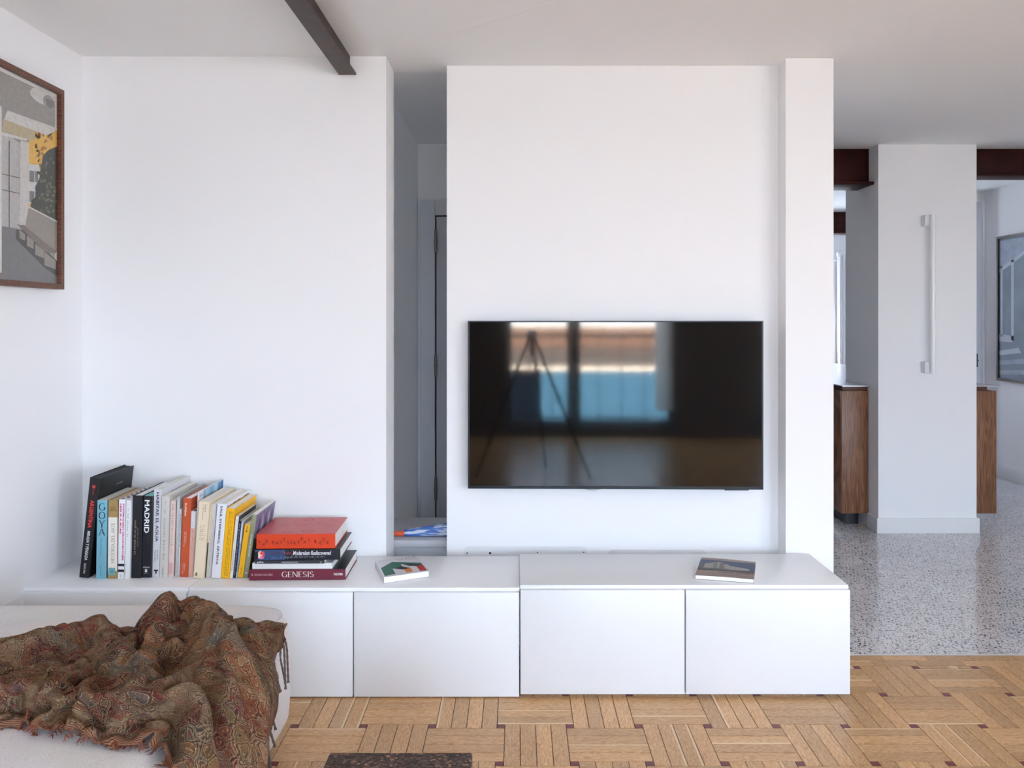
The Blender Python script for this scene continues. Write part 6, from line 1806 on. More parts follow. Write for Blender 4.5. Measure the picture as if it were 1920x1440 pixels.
[-1487,1792,475,-7,22,-12,2,5,10,1,8,-2,2,10,-7,0,3,9,-1,12,6,3,0,13,-1,14,-3,1,-5,-16,0,7,3,-9,15,-1,-3,10,11,9,-10,-11,-4,16,0,3,-6,-11,6,19,6,-4,-2,3,-6,12,12,4,5,-19,1,11,-1,-1,-5,15,6,12,-3,-1,10,4,1,-3,-13,-4,12,-2,2,8,9,0,3,-8,-1,4,8,0,4,-5,0,6,8,-3,9,-11,2,0,12,-3,7,-8,-1,6,-2,0,6,0,1,8,8,0,9,-6,2,-1,-1,-4,11,-7,5,6,9,-2,1,8,2,10,-9,2,9,-6,-2,-2,14,0,11,-7,-3,-2,12,4,7,-13,2,4,-6,-3,6,13,-5,7,0,0,1,-12,3,9,10,-5,11,-2,0,1,4,0,5,-14,-3,7,12,-7,9,3,4,-4,-11,-1,11,0,-2,5,11,-3,3,-10,-2,7,-4,3,7,10,-1,5,-8,-3,5,8,-2,6,-7,2,7,9,-3,5,-9,0,8,-3,1,4,12,-2,8,0,3,1,-11,-2,9,-2,0,6,8,-3,5,1,-4,11,1,-1,-8,-27],
[-1485,1821,469,7,-10,-8,-2,10,4,2,2,9,-2,9,5,4,9,-7,1,12,3,3,0,14,-1,13,2,0,0,-15,-3,0,-10,-7,11,11,-5,10,17,11,3,-11,-1,9,-9,-1,-11,-7,7,20,-3,-2,2,16,-5,14,8,1,0,-20,5,13,-3,-3,-4,14,3,14,4,1,4,-11,-2,6,5,0,4,-12,0,7,14,1,3,-13,-3,8,7,1,6,-8,1,6,11,-5,2,-10,-2,8,4,4,9,6,-3,3,-9,-2,6,4,2,4,-1,0,7,11,3,7,-15,-1,11,0,0,-5,14,0,12,-4,2,4,2,4,11,-11,-3,-4,12,3,12,-3,-6,1,11,1,8,-9,3,2,-7,-2,10,1,-7,2,10,0,2,-9,3,11,-7,-5,7,8,-2,4,4,0,7,-4,0,7,3,-8,8,9,4,-2,-14,2,9,-5,-4,6,13,-1,4,-9,-1,3,-9,3,5,9,-7,7,5,-2,9,2,0,3,-14,-1,9,7,-2,5,4,4,2,-11,-2,10,2,1,2,12,-3,10,-4,2,3,-11,1,7,5,-3,8,2,-5,11,6,3,-4,-42],
[-1464,1810,464,1,4,3,-1,9,-5,0,5,9,1,4,12,-2,10,-3,4,8,-5,3,4,9,1,11,5,-2,-2,-16,-4,10,-9,-5,5,13,-5,3,19,-1,17,-1,9,0,-16,1,-9,-9,5,14,-1,-2,6,18,-2,12,-1,0,-2,-16,5,13,2,-3,6,12,-2,6,-12,1,3,-1,2,12,6,0,-1,-11,1,12,9,-4,9,0,1,-1,-10,-3,8,5,6,7,7,-10,3,-6,-1,9,-6,6,-1,13,1,10,-8,-3,5,2,-2,9,-6,1,0,12,4,10,-8,0,13,-4,0,-8,12,-2,10,3,1,4,3,7,13,-13,-4,-2,11,-6,10,9,7,1,-10,-4,8,5,1,5,-5,-1,8,-4,-4,3,9,-2,8,-5,3,2,-13,-6,7,7,-3,7,-7,-3,6,11,2,8,5,-5,10,6,2,2,-13,5,0,-10,-4,11,11,-2,2,-3,1,3,-9,-4,12,-3,-5,8,6,2,-5,9,-3,12,-6,2,6,-2,-4,7,10,3,3,-9,0,7,-8,-3,7,7,2,2,9,-2,9,-5,3,5,-9,-3,5,6,-4,11,6,2,-14,-19],
[-1450,1807,458,0,8,17,1,9,-8,1,7,-2,1,4,14,-4,7,-7,1,3,12,5,12,-2,2,6,1,-1,7,-12,-5,9,-3,-6,-5,13,-2,8,16,-2,17,5,8,-5,-15,0,-4,-11,5,17,-7,0,1,13,-7,7,-2,2,13,-11,3,1,14,0,13,-2,0,-2,-9,-1,10,-5,3,4,8,-4,9,2,4,8,-8,-2,4,9,3,8,-10,-4,6,4,1,6,-2,-3,4,4,0,5,-9,2,0,14,0,11,-7,0,5,0,-2,10,-7,-1,-4,12,2,12,-3,3,12,-8,-1,-2,14,-3,5,7,-1,3,5,8,12,-12,-4,3,8,-7,7,10,8,2,-11,-4,7,5,0,4,-3,0,7,-3,-3,7,5,-4,11,-4,6,-6,-14,-8,13,-1,-5,8,-4,-1,10,6,1,-2,12,-4,10,7,2,9,-10,4,-6,-13,-4,13,0,0,5,3,-4,4,0,0,6,-6,-5,11,-4,3,1,11,-3,6,2,-1,6,-10,-3,7,8,-1,8,5,4,1,-9,-3,6,-6,-1,8,7,0,8,8,2,3,-8,0,3,-5,-4,14,7,2,-25,-30],
[-1434,1816,468,0,-5,8,-2,11,2,-1,9,-8,4,6,3,-2,9,-5,2,4,10,1,7,12,1,5,-15,1,11,-7,-5,11,5,-3,-8,11,-3,7,15,-2,15,8,3,1,-16,2,-4,-15,6,7,-11,0,3,9,-4,12,9,0,7,-14,1,5,9,3,10,2,-2,5,-6,0,5,-2,3,8,1,-5,8,-5,2,3,12,-2,9,-8,5,9,3,-1,2,-3,-2,5,-2,-2,8,2,1,10,-6,-1,-1,12,0,6,-9,0,6,10,0,8,-10,-4,4,2,4,5,9,2,11,-11,0,5,14,-3,0,9,-1,1,6,7,11,-9,-3,6,5,-9,1,13,9,9,-10,-3,8,-1,-8,2,7,6,7,-10,-2,8,3,-2,5,-9,-3,6,-4,-3,8,-11,-2,4,-5,-1,10,6,1,0,11,-3,9,8,0,11,-4,4,-1,-14,-2,5,-6,-2,8,5,-5,6,4,-3,7,1,-1,2,-13,0,12,2,1,3,11,-4,6,-7,-1,5,-3,0,8,11,-1,8,-4,1,-2,-11,0,9,2,0,6,12,-3,10,-1,3,-2,-11,-3,9,-1,2,-15,-7],
[-1425,1818,458,4,-1,7,-3,8,7,2,6,6,5,6,-9,-3,11,-4,1,1,12,4,7,10,-2,7,-12,0,13,-7,-3,8,4,-3,-10,15,-4,10,9,0,14,10,-1,12,-13,7,-16,-13,4,5,-14,0,8,8,-3,13,10,-2,-1,-17,-2,14,3,4,6,6,-1,8,-1,0,6,1,1,7,-2,-3,4,0,-2,7,-8,3,11,4,7,4,4,-2,6,-9,-8,6,11,1,6,-8,-4,2,6,8,5,7,-6,11,-7,-1,4,-3,3,6,9,-2,5,-12,3,8,4,3,8,5,-3,9,3,2,-9,14,-2,1,10,4,12,-5,-1,9,3,-9,-4,13,5,14,-7,1,7,-3,-10,3,9,6,6,-10,1,7,-10,-7,8,0,-5,12,-3,2,1,-13,-1,0,-12,-3,12,3,2,2,14,-3,9,6,-2,12,-1,4,4,-7,-1,0,-13,-4,8,2,-1,8,11,-3,7,-3,-1,-1,-12,-3,9,4,2,12,1,-2,3,2,-3,7,-8,1,2,13,0,10,0,1,-2,-11,-1,11,-4,-1,6,8,-1,4,9,-3,6,-6,2,7,-10,-21,5,10],
[-1405,1804,455,-8,14,21,3,7,-9,4,7,9,0,7,4,0,4,-13,1,10,5,5,4,12,-3,10,-12,0,13,-6,-1,3,8,-4,-10,18,-6,14,-4,3,9,15,-1,16,-4,5,-14,-14,6,3,-16,0,7,9,-6,8,-1,0,9,-9,-1,10,8,1,5,-10,0,8,7,0,5,-1,-1,11,9,0,-1,-14,-1,12,-1,-2,1,16,11,12,-14,-1,12,-3,-8,-4,9,-5,5,8,0,10,-10,-3,9,-4,8,0,8,-3,9,-8,2,3,9,-4,1,3,1,13,-1,7,9,-2,-2,12,3,0,-8,15,1,-5,13,2,10,0,-2,13,2,-8,-5,13,1,13,-4,5,7,-6,-9,7,10,2,8,-10,3,6,-14,-7,11,2,-3,8,-9,2,-6,-11,-2,7,-11,-3,13,-3,2,1,12,-2,8,10,-6,4,-12,4,12,6,-2,5,-7,-1,5,-10,-1,5,10,-3,8,3,1,3,-13,-7,8,1,4,6,11,0,8,-4,-4,7,-10,0,1,11,1,9,3,-1,2,-12,-3,7,6,1,6,-7,0,5,10,-3,6,-1,-4,10,0,1,-11,-29],
[-1398,1831,467,-1,-16,10,3,8,-4,2,4,-9,1,6,10,-2,11,6,3,-1,-10,-3,11,-2,7,13,-1,-3,13,3,5,6,6,-8,-12,8,-5,8,8,4,16,6,-1,15,8,4,-9,-17,2,-9,-14,2,8,0,-6,15,2,2,10,-11,1,5,15,-1,8,-11,-4,7,3,2,6,-3,-1,6,2,2,6,-2,-2,11,0,-1,4,8,2,9,0,3,6,-4,-10,9,-1,3,2,10,-1,10,-4,-4,-3,-11,5,10,-3,-2,15,1,3,0,6,-4,2,10,0,0,10,2,13,-2,6,11,-5,-2,5,11,2,-10,12,0,4,8,0,13,2,-7,-2,12,-2,13,-2,6,6,-6,-7,8,1,-3,11,-5,4,5,-11,-3,7,-8,-3,11,-7,1,-9,-11,-3,7,-8,-2,12,-5,0,6,6,0,7,12,-6,3,-11,-2,9,-5,2,7,11,-1,8,-8,0,8,0,-3,4,-4,-4,8,9,-1,2,-13,0,9,7,3,5,3,-2,5,-6,-2,8,9,-1,3,-10,0,9,-2,-3,-1,11,0,11,-7,3,5,1,-3,5,1,-5,10,4,0,-9,-38],
[-1377,1816,472,-6,-4,2,2,8,7,0,7,-7,-1,7,-10,1,12,12,3,0,-10,-2,11,3,-3,1,12,9,14,-14,0,6,8,-11,-12,15,2,12,5,-3,13,12,5,17,1,5,-1,-17,0,-12,-15,-2,11,-11,-2,11,15,4,5,-14,-6,12,3,5,7,11,-6,9,2,4,4,-10,-2,7,-6,2,13,2,-5,2,7,3,10,-8,-3,4,18,-2,8,-6,0,4,-13,2,7,8,-3,8,-7,-3,2,13,0,11,-4,5,9,-9,-2,10,5,-1,1,13,2,-10,10,-2,11,7,5,13,-7,3,10,1,1,-4,11,0,-5,14,0,12,2,-6,0,12,-2,11,-8,0,14,4,-1,6,-9,-1,4,-9,-4,15,2,2,1,-14,-3,6,-10,1,1,-12,-2,-1,-7,-4,13,0,-1,11,-4,2,4,14,-7,10,-2,-2,-2,-14,-3,11,2,3,6,12,0,11,1,0,4,-13,-4,8,11,-1,3,-9,-3,6,4,2,5,-8,-3,12,0,3,1,12,-6,8,-2,5,6,-9,-6,3,10,1,6,-8,2,10,8,-2,4,-7,-5,8,6,6,-15,-47],
[-1358,1789,488,-13,28,-24,4,2,10,2,13,1,-1,3,-7,1,7,0,1,14,-4,-2,2,12,-4,-8,8,8,17,-3,1,7,3,-10,-12,9,-7,6,11,6,17,5,5,15,1,2,-3,-19,6,2,-18,-3,10,-9,-2,5,16,-4,13,-1,1,9,-14,0,12,6,0,3,13,-3,12,-3,2,11,-13,3,0,5,-4,4,11,-1,12,-9,0,8,2,-3,1,-1,-1,2,-8,3,11,1,-3,12,-2,-1,-4,14,0,12,-6,1,7,1,2,7,-3,-2,8,12,1,-5,11,0,-2,13,2,14,-2,6,11,-7,-1,6,9,2,-8,14,-1,7,7,-5,7,11,-5,10,-10,2,9,-7,-2,9,3,0,4,-15,-3,12,-4,-6,13,-2,5,-7,-12,0,0,-13,-3,7,-10,-3,8,2,-2,10,0,0,8,0,-3,9,8,-3,0,-12,-5,12,-1,2,6,6,2,5,8,-3,9,-3,-2,6,-11,-3,9,8,-1,-1,-11,0,9,6,-1,6,-1,0,7,-4,0,2,13,1,9,-1,-3,8,-2,-1,3,-11,1,9,9,1,6,-2,-6,9,3,8,-9,-39],
[-1358,1827,484,5,-12,-22,-1,10,8,3,4,4,-2,10,-4,3,7,-6,3,12,5,-2,-2,14,-6,-12,-1,5,14,7,3,9,3,-11,-9,11,-7,9,11,9,13,-10,5,14,8,2,1,-19,4,-3,-18,-6,12,0,1,16,4,-6,9,-10,-1,8,11,5,7,-12,-5,11,-2,-2,5,11,6,6,-5,0,13,-4,0,5,16,-3,10,-5,0,1,-10,0,8,4,-3,6,0,1,7,-4,-3,3,6,1,4,6,0,11,-7,1,3,7,2,11,-7,-1,10,9,-2,0,14,3,-7,12,-2,7,9,5,12,-8,3,12,0,0,-2,13,0,-3,14,-5,12,6,-5,11,-7,4,0,-12,-4,15,0,-3,11,-6,0,5,-14,-5,13,0,-2,3,-12,5,-10,-8,-2,6,-13,-2,8,2,-4,10,2,-3,10,-5,1,8,5,-7,6,-7,-3,3,11,-1,8,-12,-4,11,0,6,5,11,-6,7,1,6,5,-6,-8,5,2,5,3,-10,-4,8,9,0,6,-7,-3,7,2,4,6,11,-4,9,-9,0,5,0,1,6,-6,1,10,8,-5,9,3,9,-8,-16],
[-1340,1828,467,4,-12,0,-2,9,1,1,1,9,-1,8,-6,0,11,-3,2,11,7,4,-2,6,-5,-12,6,0,6,8,-1,6,3,-9,-2,14,-4,14,12,8,5,-14,7,15,1,-1,6,-16,3,10,-13,-1,9,-1,-1,7,-13,-4,9,8,0,14,2,-4,12,-1,5,2,-11,-2,9,10,-2,12,4,7,4,-13,-6,11,2,3,1,14,-4,8,-9,3,6,-8,-5,11,1,1,4,5,-7,1,9,7,6,0,-2,10,-7,-1,5,11,2,6,-2,2,10,0,0,1,14,-1,2,13,1,-5,12,0,14,2,6,11,-9,0,6,8,1,-6,14,-4,11,5,-6,12,-2,2,1,-15,-1,9,-6,-5,14,1,0,5,-13,-3,12,-4,-5,10,-8,5,-9,-11,1,-3,-12,-3,11,0,-6,10,2,-2,10,-1,-2,9,-3,-5,11,-2,-3,0,13,-2,9,-11,1,6,2,-2,8,-5,-1,4,11,2,9,2,-5,2,-6,1,8,-2,2,6,-5,-5,3,10,-1,7,-7,1,8,-1,2,6,6,-4,9,2,2,7,-8,0,7,-2,-4,10,9,1,-3,-33],
[-1320,1821,456,0,-9,22,-3,10,-8,0,4,-5,2,9,1,-3,7,4,-10,-6,10,15,13,-9,-1,0,16,-5,-10,10,-5,2,11,-4,6,12,-2,15,13,7,2,-15,5,15,-10,0,9,-12,-2,6,-8,4,17,-5,1,11,-14,-4,12,6,-3,8,-6,-1,5,11,1,13,1,-2,9,-12,1,3,5,-3,10,11,4,4,-14,1,11,1,-2,2,12,-4,11,-3,-1,9,-8,5,5,-5,-9,12,0,8,-7,13,-3,9,2,0,8,-5,0,3,15,4,10,-3,0,8,7,-1,2,13,1,-6,14,-1,5,10,5,13,-8,4,11,-2,0,-3,13,-5,10,3,-4,11,2,0,4,-15,0,3,-11,-4,14,2,-5,12,-2,2,6,-14,-5,11,-6,3,-9,-10,0,0,-10,-3,10,-5,-6,11,1,-3,9,0,-3,7,1,0,10,-6,-4,3,13,-2,5,-7,1,6,-1,-6,12,7,2,-2,-12,-4,10,1,1,8,2,-1,4,9,2,8,-10,-1,5,8,-5,9,1,2,5,-10,-2,7,-2,-1,8,7,2,7,4,-2,7,-10,-3,8,1,3,6,-12],
[-1302,1812,467,-5,-1,2,0,10,-1,2,10,-4,0,8,2,-7,4,9,-7,-14,7,8,3,1,8,13,7,-8,-6,15,-9,-9,11,-6,6,16,4,16,7,9,11,-12,1,10,-12,-2,5,-15,5,14,-14,0,15,-10,0,17,-2,-3,12,-7,-3,8,14,1,8,-12,1,5,7,-2,9,-6,-1,12,-1,-1,-2,11,3,13,3,3,3,-14,-8,12,1,-4,7,8,5,6,6,-1,12,-4,-3,9,-13,4,6,6,0,1,12,-3,6,-1,2,1,9,2,4,11,4,13,-3,-1,6,9,-1,-2,14,1,-4,13,1,10,2,7,10,-11,0,7,10,-5,10,-2,-4,8,8,0,5,-13,1,1,-12,-4,13,-4,-6,14,2,-2,10,-7,0,7,-11,2,-10,-11,-1,5,-11,-6,11,-3,-4,9,-7,-3,7,11,-4,3,-10,1,10,2,-4,9,1,-1,4,7,-3,11,-10,-1,1,9,-8,8,2,5,4,-11,1,8,-1,-1,4,8,-1,9,0,0,7,-5,-1,6,9,-2,9,-4,0,2,-9,-1,10,4,2,7,4,-1,6,-3,-6,8,0,8,-5,-25],
[-1285,1809,470,-10,-2,5,0,8,-1,2,8,-6,0,7,9,-2,13,-5,-6,-5,9,1,-14,8,1,3,11,2,8,13,-7,-8,12,-7,2,15,5,17,3,4,11,-13,2,9,-11,3,18,-10,2,12,-13,-1,17,-6,-8,14,-5,7,7,-9,-1,9,-3,-1,5,-5,1,12,0,-4,8,9,1,4,-2,-3,10,-2,6,-1,12,-9,14,2,0,13,-3,-2,6,-7,-5,9,-8,5,1,9,3,10,0,3,11,-8,-3,0,15,1,5,6,0,11,0,2,-2,14,3,5,7,2,15,0,0,-2,11,0,0,14,-1,3,11,3,10,-6,6,10,-7,-5,12,-2,-4,6,13,-2,8,-10,3,-1,-14,-4,13,-3,-6,12,3,-3,11,-7,1,5,-12,1,-8,-11,-4,8,-9,-8,12,-1,0,6,-12,-2,8,8,-3,5,-11,-5,7,12,-2,8,-10,-3,4,2,1,7,8,-4,9,-9,-3,3,10,-2,10,-1,5,3,-12,-3,8,-1,1,6,10,0,6,-1,-3,9,-6,1,4,11,-1,8,-8,0,8,-4,2,5,7,-1,9,-5,-6,8,4,7,-5,-40],
[-1285,1834,482,14,-26,-2,-6,10,3,-6,6,-6,-2,8,-9,3,4,6,-2,8,10,-2,-12,9,-1,-12,11,1,0,13,-4,-1,15,-5,6,16,5,13,-8,3,10,-14,3,16,-10,1,16,-11,-1,15,-10,0,16,-10,-3,12,-13,3,14,10,-2,6,-12,2,11,1,1,7,2,-3,7,0,1,7,2,-6,4,-6,-1,9,-1,2,5,12,-8,6,-6,3,11,-6,-2,11,-2,0,11,6,8,-5,10,-3,10,3,0,11,1,-3,9,0,5,6,6,0,7,6,6,-5,14,0,7,9,0,15,0,0,-2,12,2,-3,11,-2,12,9,3,12,-7,3,6,-11,-6,11,10,-3,8,-1,4,0,-16,-4,11,-4,-7,12,4,-2,11,-8,2,2,-14,1,-4,-13,-8,12,-2,-7,10,-3,2,2,-13,-3,9,-1,-4,7,-4,-4,9,4,-4,5,4,-3,5,-12,0,7,8,0,6,-6,-2,4,11,-4,11,-1,-1,8,1,3,3,-12,-1,7,0,-1,10,10,1,4,-12,-5,7,5,5,2,8,-3,9,-7,1,9,-3,0,10,6,-6,9,3,5,1,-16],
[-1277,1814,464,6,6,3,4,9,7,1,5,-3,-2,7,-8,-3,7,13,5,-2,12,-3,-6,11,-4,-7,12,0,-11,12,0,-8,14,-3,9,15,2,16,-7,2,14,-11,1,15,-13,0,15,-12,0,15,-12,0,14,-12,-1,14,-11,0,13,-2,1,8,9,1,11,-7,1,8,-5,-1,8,6,-1,9,-5,-5,3,11,-1,7,-10,-4,8,-2,-4,4,15,0,8,-2,4,5,-12,1,11,-5,-5,10,3,3,6,12,7,1,5,-7,12,-2,1,6,-1,4,5,7,4,4,12,3,-2,13,1,10,11,2,7,4,-1,2,7,0,6,10,1,11,10,-1,11,-6,1,10,-5,-5,6,7,3,4,-16,-5,8,-3,-6,13,2,1,7,-12,0,-4,-13,-1,9,-9,-9,12,-1,-5,9,-6,3,0,-13,-3,9,-7,-9,9,4,1,7,-9,-5,4,11,-4,4,-5,1,6,-6,-1,12,-3,-4,8,7,0,2,12,-3,11,1,2,4,-11,1,5,-9,0,6,12,-2,8,-2,-2,6,-12,-1,8,8,1,7,7,-2,7,-10,0,9,-2,-4,11,11,1,-4,-37],
[-1259,1807,473,1,4,-1,1,11,-1,2,8,-2,6,10,2,-3,2,8,-8,-13,4,0,-5,13,1,0,15,3,3,15,0,-9,15,-1,5,12,0,13,-10,0,13,-13,0,15,-13,0,15,-13,-1,14,-12,0,15,-12,0,15,-10,-2,14,4,4,7,-3,-1,14,-1,5,13,-2,0,4,7,-2,6,4,-5,5,-2,-6,11,2,0,2,-5,-4,11,3,-2,8,9,4,6,-7,-5,7,1,1,12,-7,1,10,-5,6,1,15,1,1,5,-7,11,-11,3,8,4,6,1,13,-4,10,7,6,4,12,4,3,9,-1,7,9,-1,9,9,7,-1,11,-6,12,-4,7,7,6,-6,10,6,0,10,-15,-5,5,-2,-4,11,-1,0,-4,-13,0,9,-12,-6,12,-6,-9,10,1,0,6,-11,3,2,-14,-5,10,-3,-8,10,2,2,0,-14,-6,11,5,-3,3,4,-8,6,2,-2,9,0,7,4,-11,-4,10,5,0,6,11,-1,10,-5,4,3,-13,-5,7,0,1,7,11,-5,7,-3,4,7,-9,0,8,2,-4,8,4,0,7,-6,-2,9,0,-3,1,-16],
[-1242,1799,487,4,6,-13,-6,6,5,-2,8,-11,5,8,4,5,4,9,-9,6,8,2,-11,9,2,-8,11,-4,-5,15,0,6,12,5,9,16,-1,14,-3,-1,14,-13,-1,14,-13,-1,15,-12,0,14,-12,-2,15,-11,4,8,-16,-1,14,10,-1,13,-2,3,11,-7,7,8,-7,-3,12,2,-7,8,4,-2,2,5,-4,11,-1,-4,0,2,-1,11,0,0,7,-1,2,8,12,-4,12,0,3,1,-14,0,13,-1,2,10,-3,1,3,15,-1,6,-2,-2,12,-10,5,2,12,-7,7,6,4,6,8,6,1,13,1,4,7,-1,3,9,9,4,10,-1,13,6,-7,8,-3,3,8,12,3,6,-1,-7,9,1,-2,5,-8,-5,8,-10,1,6,-10,-10,8,0,-1,10,-11,-1,6,-9,2,5,-12,-8,9,0,-5,11,-4,3,0,-14,-4,8,0,-6,5,8,-8,5,6,-4,9,3,7,2,-11,1,7,-9,-3,10,5,1,10,7,-1,9,-4,-2,4,-11,-2,9,-1,-2,5,13,1,10,-5,1,7,-9,-1,7,-1,-2,8,7,-6,9,-1,8,-9,1],
[-1227,1824,481,4,-10,-6,-8,8,-1,1,3,-9,4,13,3,-1,7,8,-2,-9,11,3,-2,13,-1,-7,15,-1,-11,11,0,0,7,4,9,15,-4,9,-9,-4,12,-14,2,16,-11,0,16,-11,1,16,-11,1,18,-5,2,16,-5,-5,6,-14,-2,13,1,4,5,13,-2,13,2,0,15,0,-1,13,-4,0,1,-9,-3,9,2,-7,5,-1,1,9,-2,1,9,6,1,5,4,-1,7,0,-1,12,6,5,0,-13,1,9,-5,1,7,14,-1,4,1,-3,14,-7,3,10,2,-3,1,14,-4,14,0,7,-2,11,6,-2,14,-7,8,4,-3,12,7,12,-3,5,-5,13,2,-1,8,4,7,1,12,-7,13,3,-2,12,-3,-2,1,-15,-8,8,5,-1,10,-10,-3,10,-8,2,2,-13,-2,8,-7,-10,11,2,0,5,-10,0,5,-11,-1,7,-5,-7,7,9,-7,1,9,-5,8,3,-1,10,-7,7,0,-10,1,7,-9,-4,9,-2,-2,13,1,1,7,4,-4,11,-3,0,1,-5,-3,12,5,2,8,5,0,7,-10,-1,8,-1,-5,9,9,3,-9,-33],
[-1221,1801,455,11,9,24,-8,6,-6,3,11,-1,6,10,-4,-2,1,11,-6,-15,3,-1,-4,13,1,-4,12,5,-4,15,-4,-4,17,0,10,1,4,19,-4,-6,17,0,0,15,-10,3,15,-14,3,13,-15,-1,10,-16,-2,13,-12,0,16,8,-1,14,-4,-3,11,-6,2,10,10,-2,6,-1,0,10,-8,-1,5,9,0,12,2,-7,7,-6,0,7,0,2,8,-1,-2,8,0,3,5,6,2,5,11,-1,12,-3,1,9,-9,3,7,-6,-3,8,11,-8,4,11,8,10,-8,2,7,5,-5,6,7,-3,11,1,9,-2,13,-2,6,4,-14,8,-4,9,4,9,9,5,6,-8,7,-2,5,5,11,-5,12,3,7,6,10,-3,8,-7,-9,7,7,-1,9,-11,-2,7,-8,1,4,-13,-8,9,0,-4,9,-4,1,4,-12,-4,11,-5,2,5,-10,-8,4,7,-7,2,6,-4,9,8,-3,11,-4,-5,7,-7,5,6,-11,5,2,-9,0,10,-8,-4,12,1,0,7,11,-2,7,-6,0,8,-6,-3,10,6,-2,10,3,3,6,-10,-3,8,2,0,1,-21],
[-1198,1803,453,-2,9,16,0,9,-7,2,8,2,2,5,8,1,2,10,-1,-13,0,-3,2,13,-1,1,13,-1,-1,17,1,-12,12,1,3,13,-4,19,-1,3,13,-15,-3,10,-16,1,13,-13,2,13,-13,2,17,-10,0,17,-7,-2,14,-5,1,14,-2,-3,9,11,0,10,-5,-1,8,-9,-3,6,11,0,7,-4,-4,13,-2,-1,3,8,-2,12,3,1,6,-9,1,8,-1,1,12,2,3,1,8,2,11,0,-2,7,-5,1,11,9,-8,0,6,-2,5,7,2,12,6,8,11,-3,-3,7,2,-4,7,-11,5,8,7,-3,10,3,-15,1,-6,6,8,7,10,-2,8,-7,12,-1,-1,10,9,5,6,8,5,0,9,-3,11,10,-3,10,9,-3,10,-9,-1,-1,-14,-4,10,-3,-7,12,-1,2,4,-13,-5,9,-4,0,8,-8,2,6,-9,-9,4,9,-9,3,7,0,7,-10,-3,11,-5,-5,11,0,-3,10,3,3,5,-11,6,4,-11,-3,10,-4,-1,10,1,0,7,11,-1,8,-9,-2,9,-6,-1,7,5,1,7,2,-3,11,-6,-1,1,2],
[-1178,1809,458,-7,-1,22,3,10,-8,3,9,-8,2,11,0,-6,0,8,1,-9,12,-2,3,13,1,1,10,-2,-12,10,-1,-8,12,4,9,14,-12,6,0,4,13,-10,2,16,-10,1,17,-9,0,17,-8,-3,16,-8,1,14,-10,1,12,-6,5,12,-7,-3,8,-9,0,9,5,-2,7,8,-1,12,-5,-1,11,4,-1,6,-11,-2,6,10,-5,10,-1,1,8,5,3,4,-14,1,7,4,-4,9,-3,1,7,6,5,13,-3,-2,4,9,-4,-1,12,-2,5,13,-4,9,-7,2,13,-4,4,12,0,-9,6,-7,4,8,-2,-4,7,-1,-10,11,-3,3,9,7,11,-3,7,-3,12,6,-7,12,2,6,4,10,-2,7,10,2,5,7,6,-3,14,-3,13,-3,-5,9,6,-4,12,-4,0,2,-11,-5,8,-5,-3,10,-6,4,3,-12,-1,10,-5,-9,4,9,-7,6,3,0,5,-11,-1,10,-6,-7,8,4,-3,6,-8,1,11,-3,4,9,-2,1,9,-6,-1,10,-6,-4,0,-3,-2,9,-5,3,11,-3,0,9,-1,-3,10,6,0,13,2,-10,-11,-14],
[-1175,1815,465,5,-12,6,1,5,7,1,9,2,2,13,0,-2,9,-7,-5,7,4,-4,-9,10,8,-11,10,-2,-5,11,-4,3,15,1,0,13,-5,6,16,0,18,-5,-2,13,-12,0,13,-13,5,14,-12,3,11,-16,0,11,-14,2,14,-5,-1,13,-4,3,12,3,-1,10,-4,-2,12,1,0,7,8,-5,7,-8,0,10,6,0,7,-9,-4,10,5,-3,6,1,2,5,6,4,10,-9,-5,9,6,-1,1,7,2,10,0,5,7,-5,-2,5,13,-3,8,9,-6,14,-3,-1,-4,-13,-4,9,-8,-5,10,0,2,9,0,-5,11,-6,1,9,7,-3,12,-3,8,7,4,-1,11,8,0,4,11,0,9,11,-3,10,6,7,-7,7,6,4,11,-1,10,9,-8,11,-8,-3,7,9,-3,6,3,-3,7,-11,0,10,-7,4,4,-12,-4,10,-1,-9,4,9,-4,9,-2,-1,8,-10,-5,9,0,-3,11,-4,-2,1,-12,-1,-1,-9,0,13,-4,2,10,-6,1,8,-5,-2,8,-6,-4,10,1,-1,7,9,2,12,-1,0,9,-7,-1,9,7,0,-4,-42],
[-1179,1812,458,24,3,5,-9,8,5,5,1,7,5,4,3,4,10,-11,-7,2,6,-7,4,8,2,-6,14,6,-3,14,-4,-9,11,-1,-8,14,2,11,17,-8,10,-9,2,12,-14,-2,12,-11,3,11,-15,3,15,-9,1,17,-4,-1,17,-1,0,14,-1,7,10,-7,-3,12,4,1,7,-4,-4,8,-13,1,12,1,-1,4,10,-3,11,-2,-1,8,-8,-4,10,6,-2,0,9,0,4,4,-6,9,5,6,11,-6,6,8,4,1,12,-1,3,7,2,-11,4,-3,1,10,6,-5,9,-6,-7,5,-11,0,4,-10,1,13,4,-3,11,10,-2,13,-9,2,7,10,-7,-5,12,9,14,-3,2,6,3,-2,4,10,-5,14,-3,7,5,10,4,3,10,-9,6,4,8,3,12,-6,9,3,-6,12,-2,1,6,5,-1,9,-7,4,4,-12,-8,9,5,-6,4,2,-1,12,-8,-7,10,1,-1,10,-6,-3,1,-11,0,5,-10,-1,0,-12,-1,12,-4,0,10,-3,0,11,-4,-7,9,5,-2,9,0,1,2,-4,0,11,-4,3,7,2,0,8,7,2,7,-20],
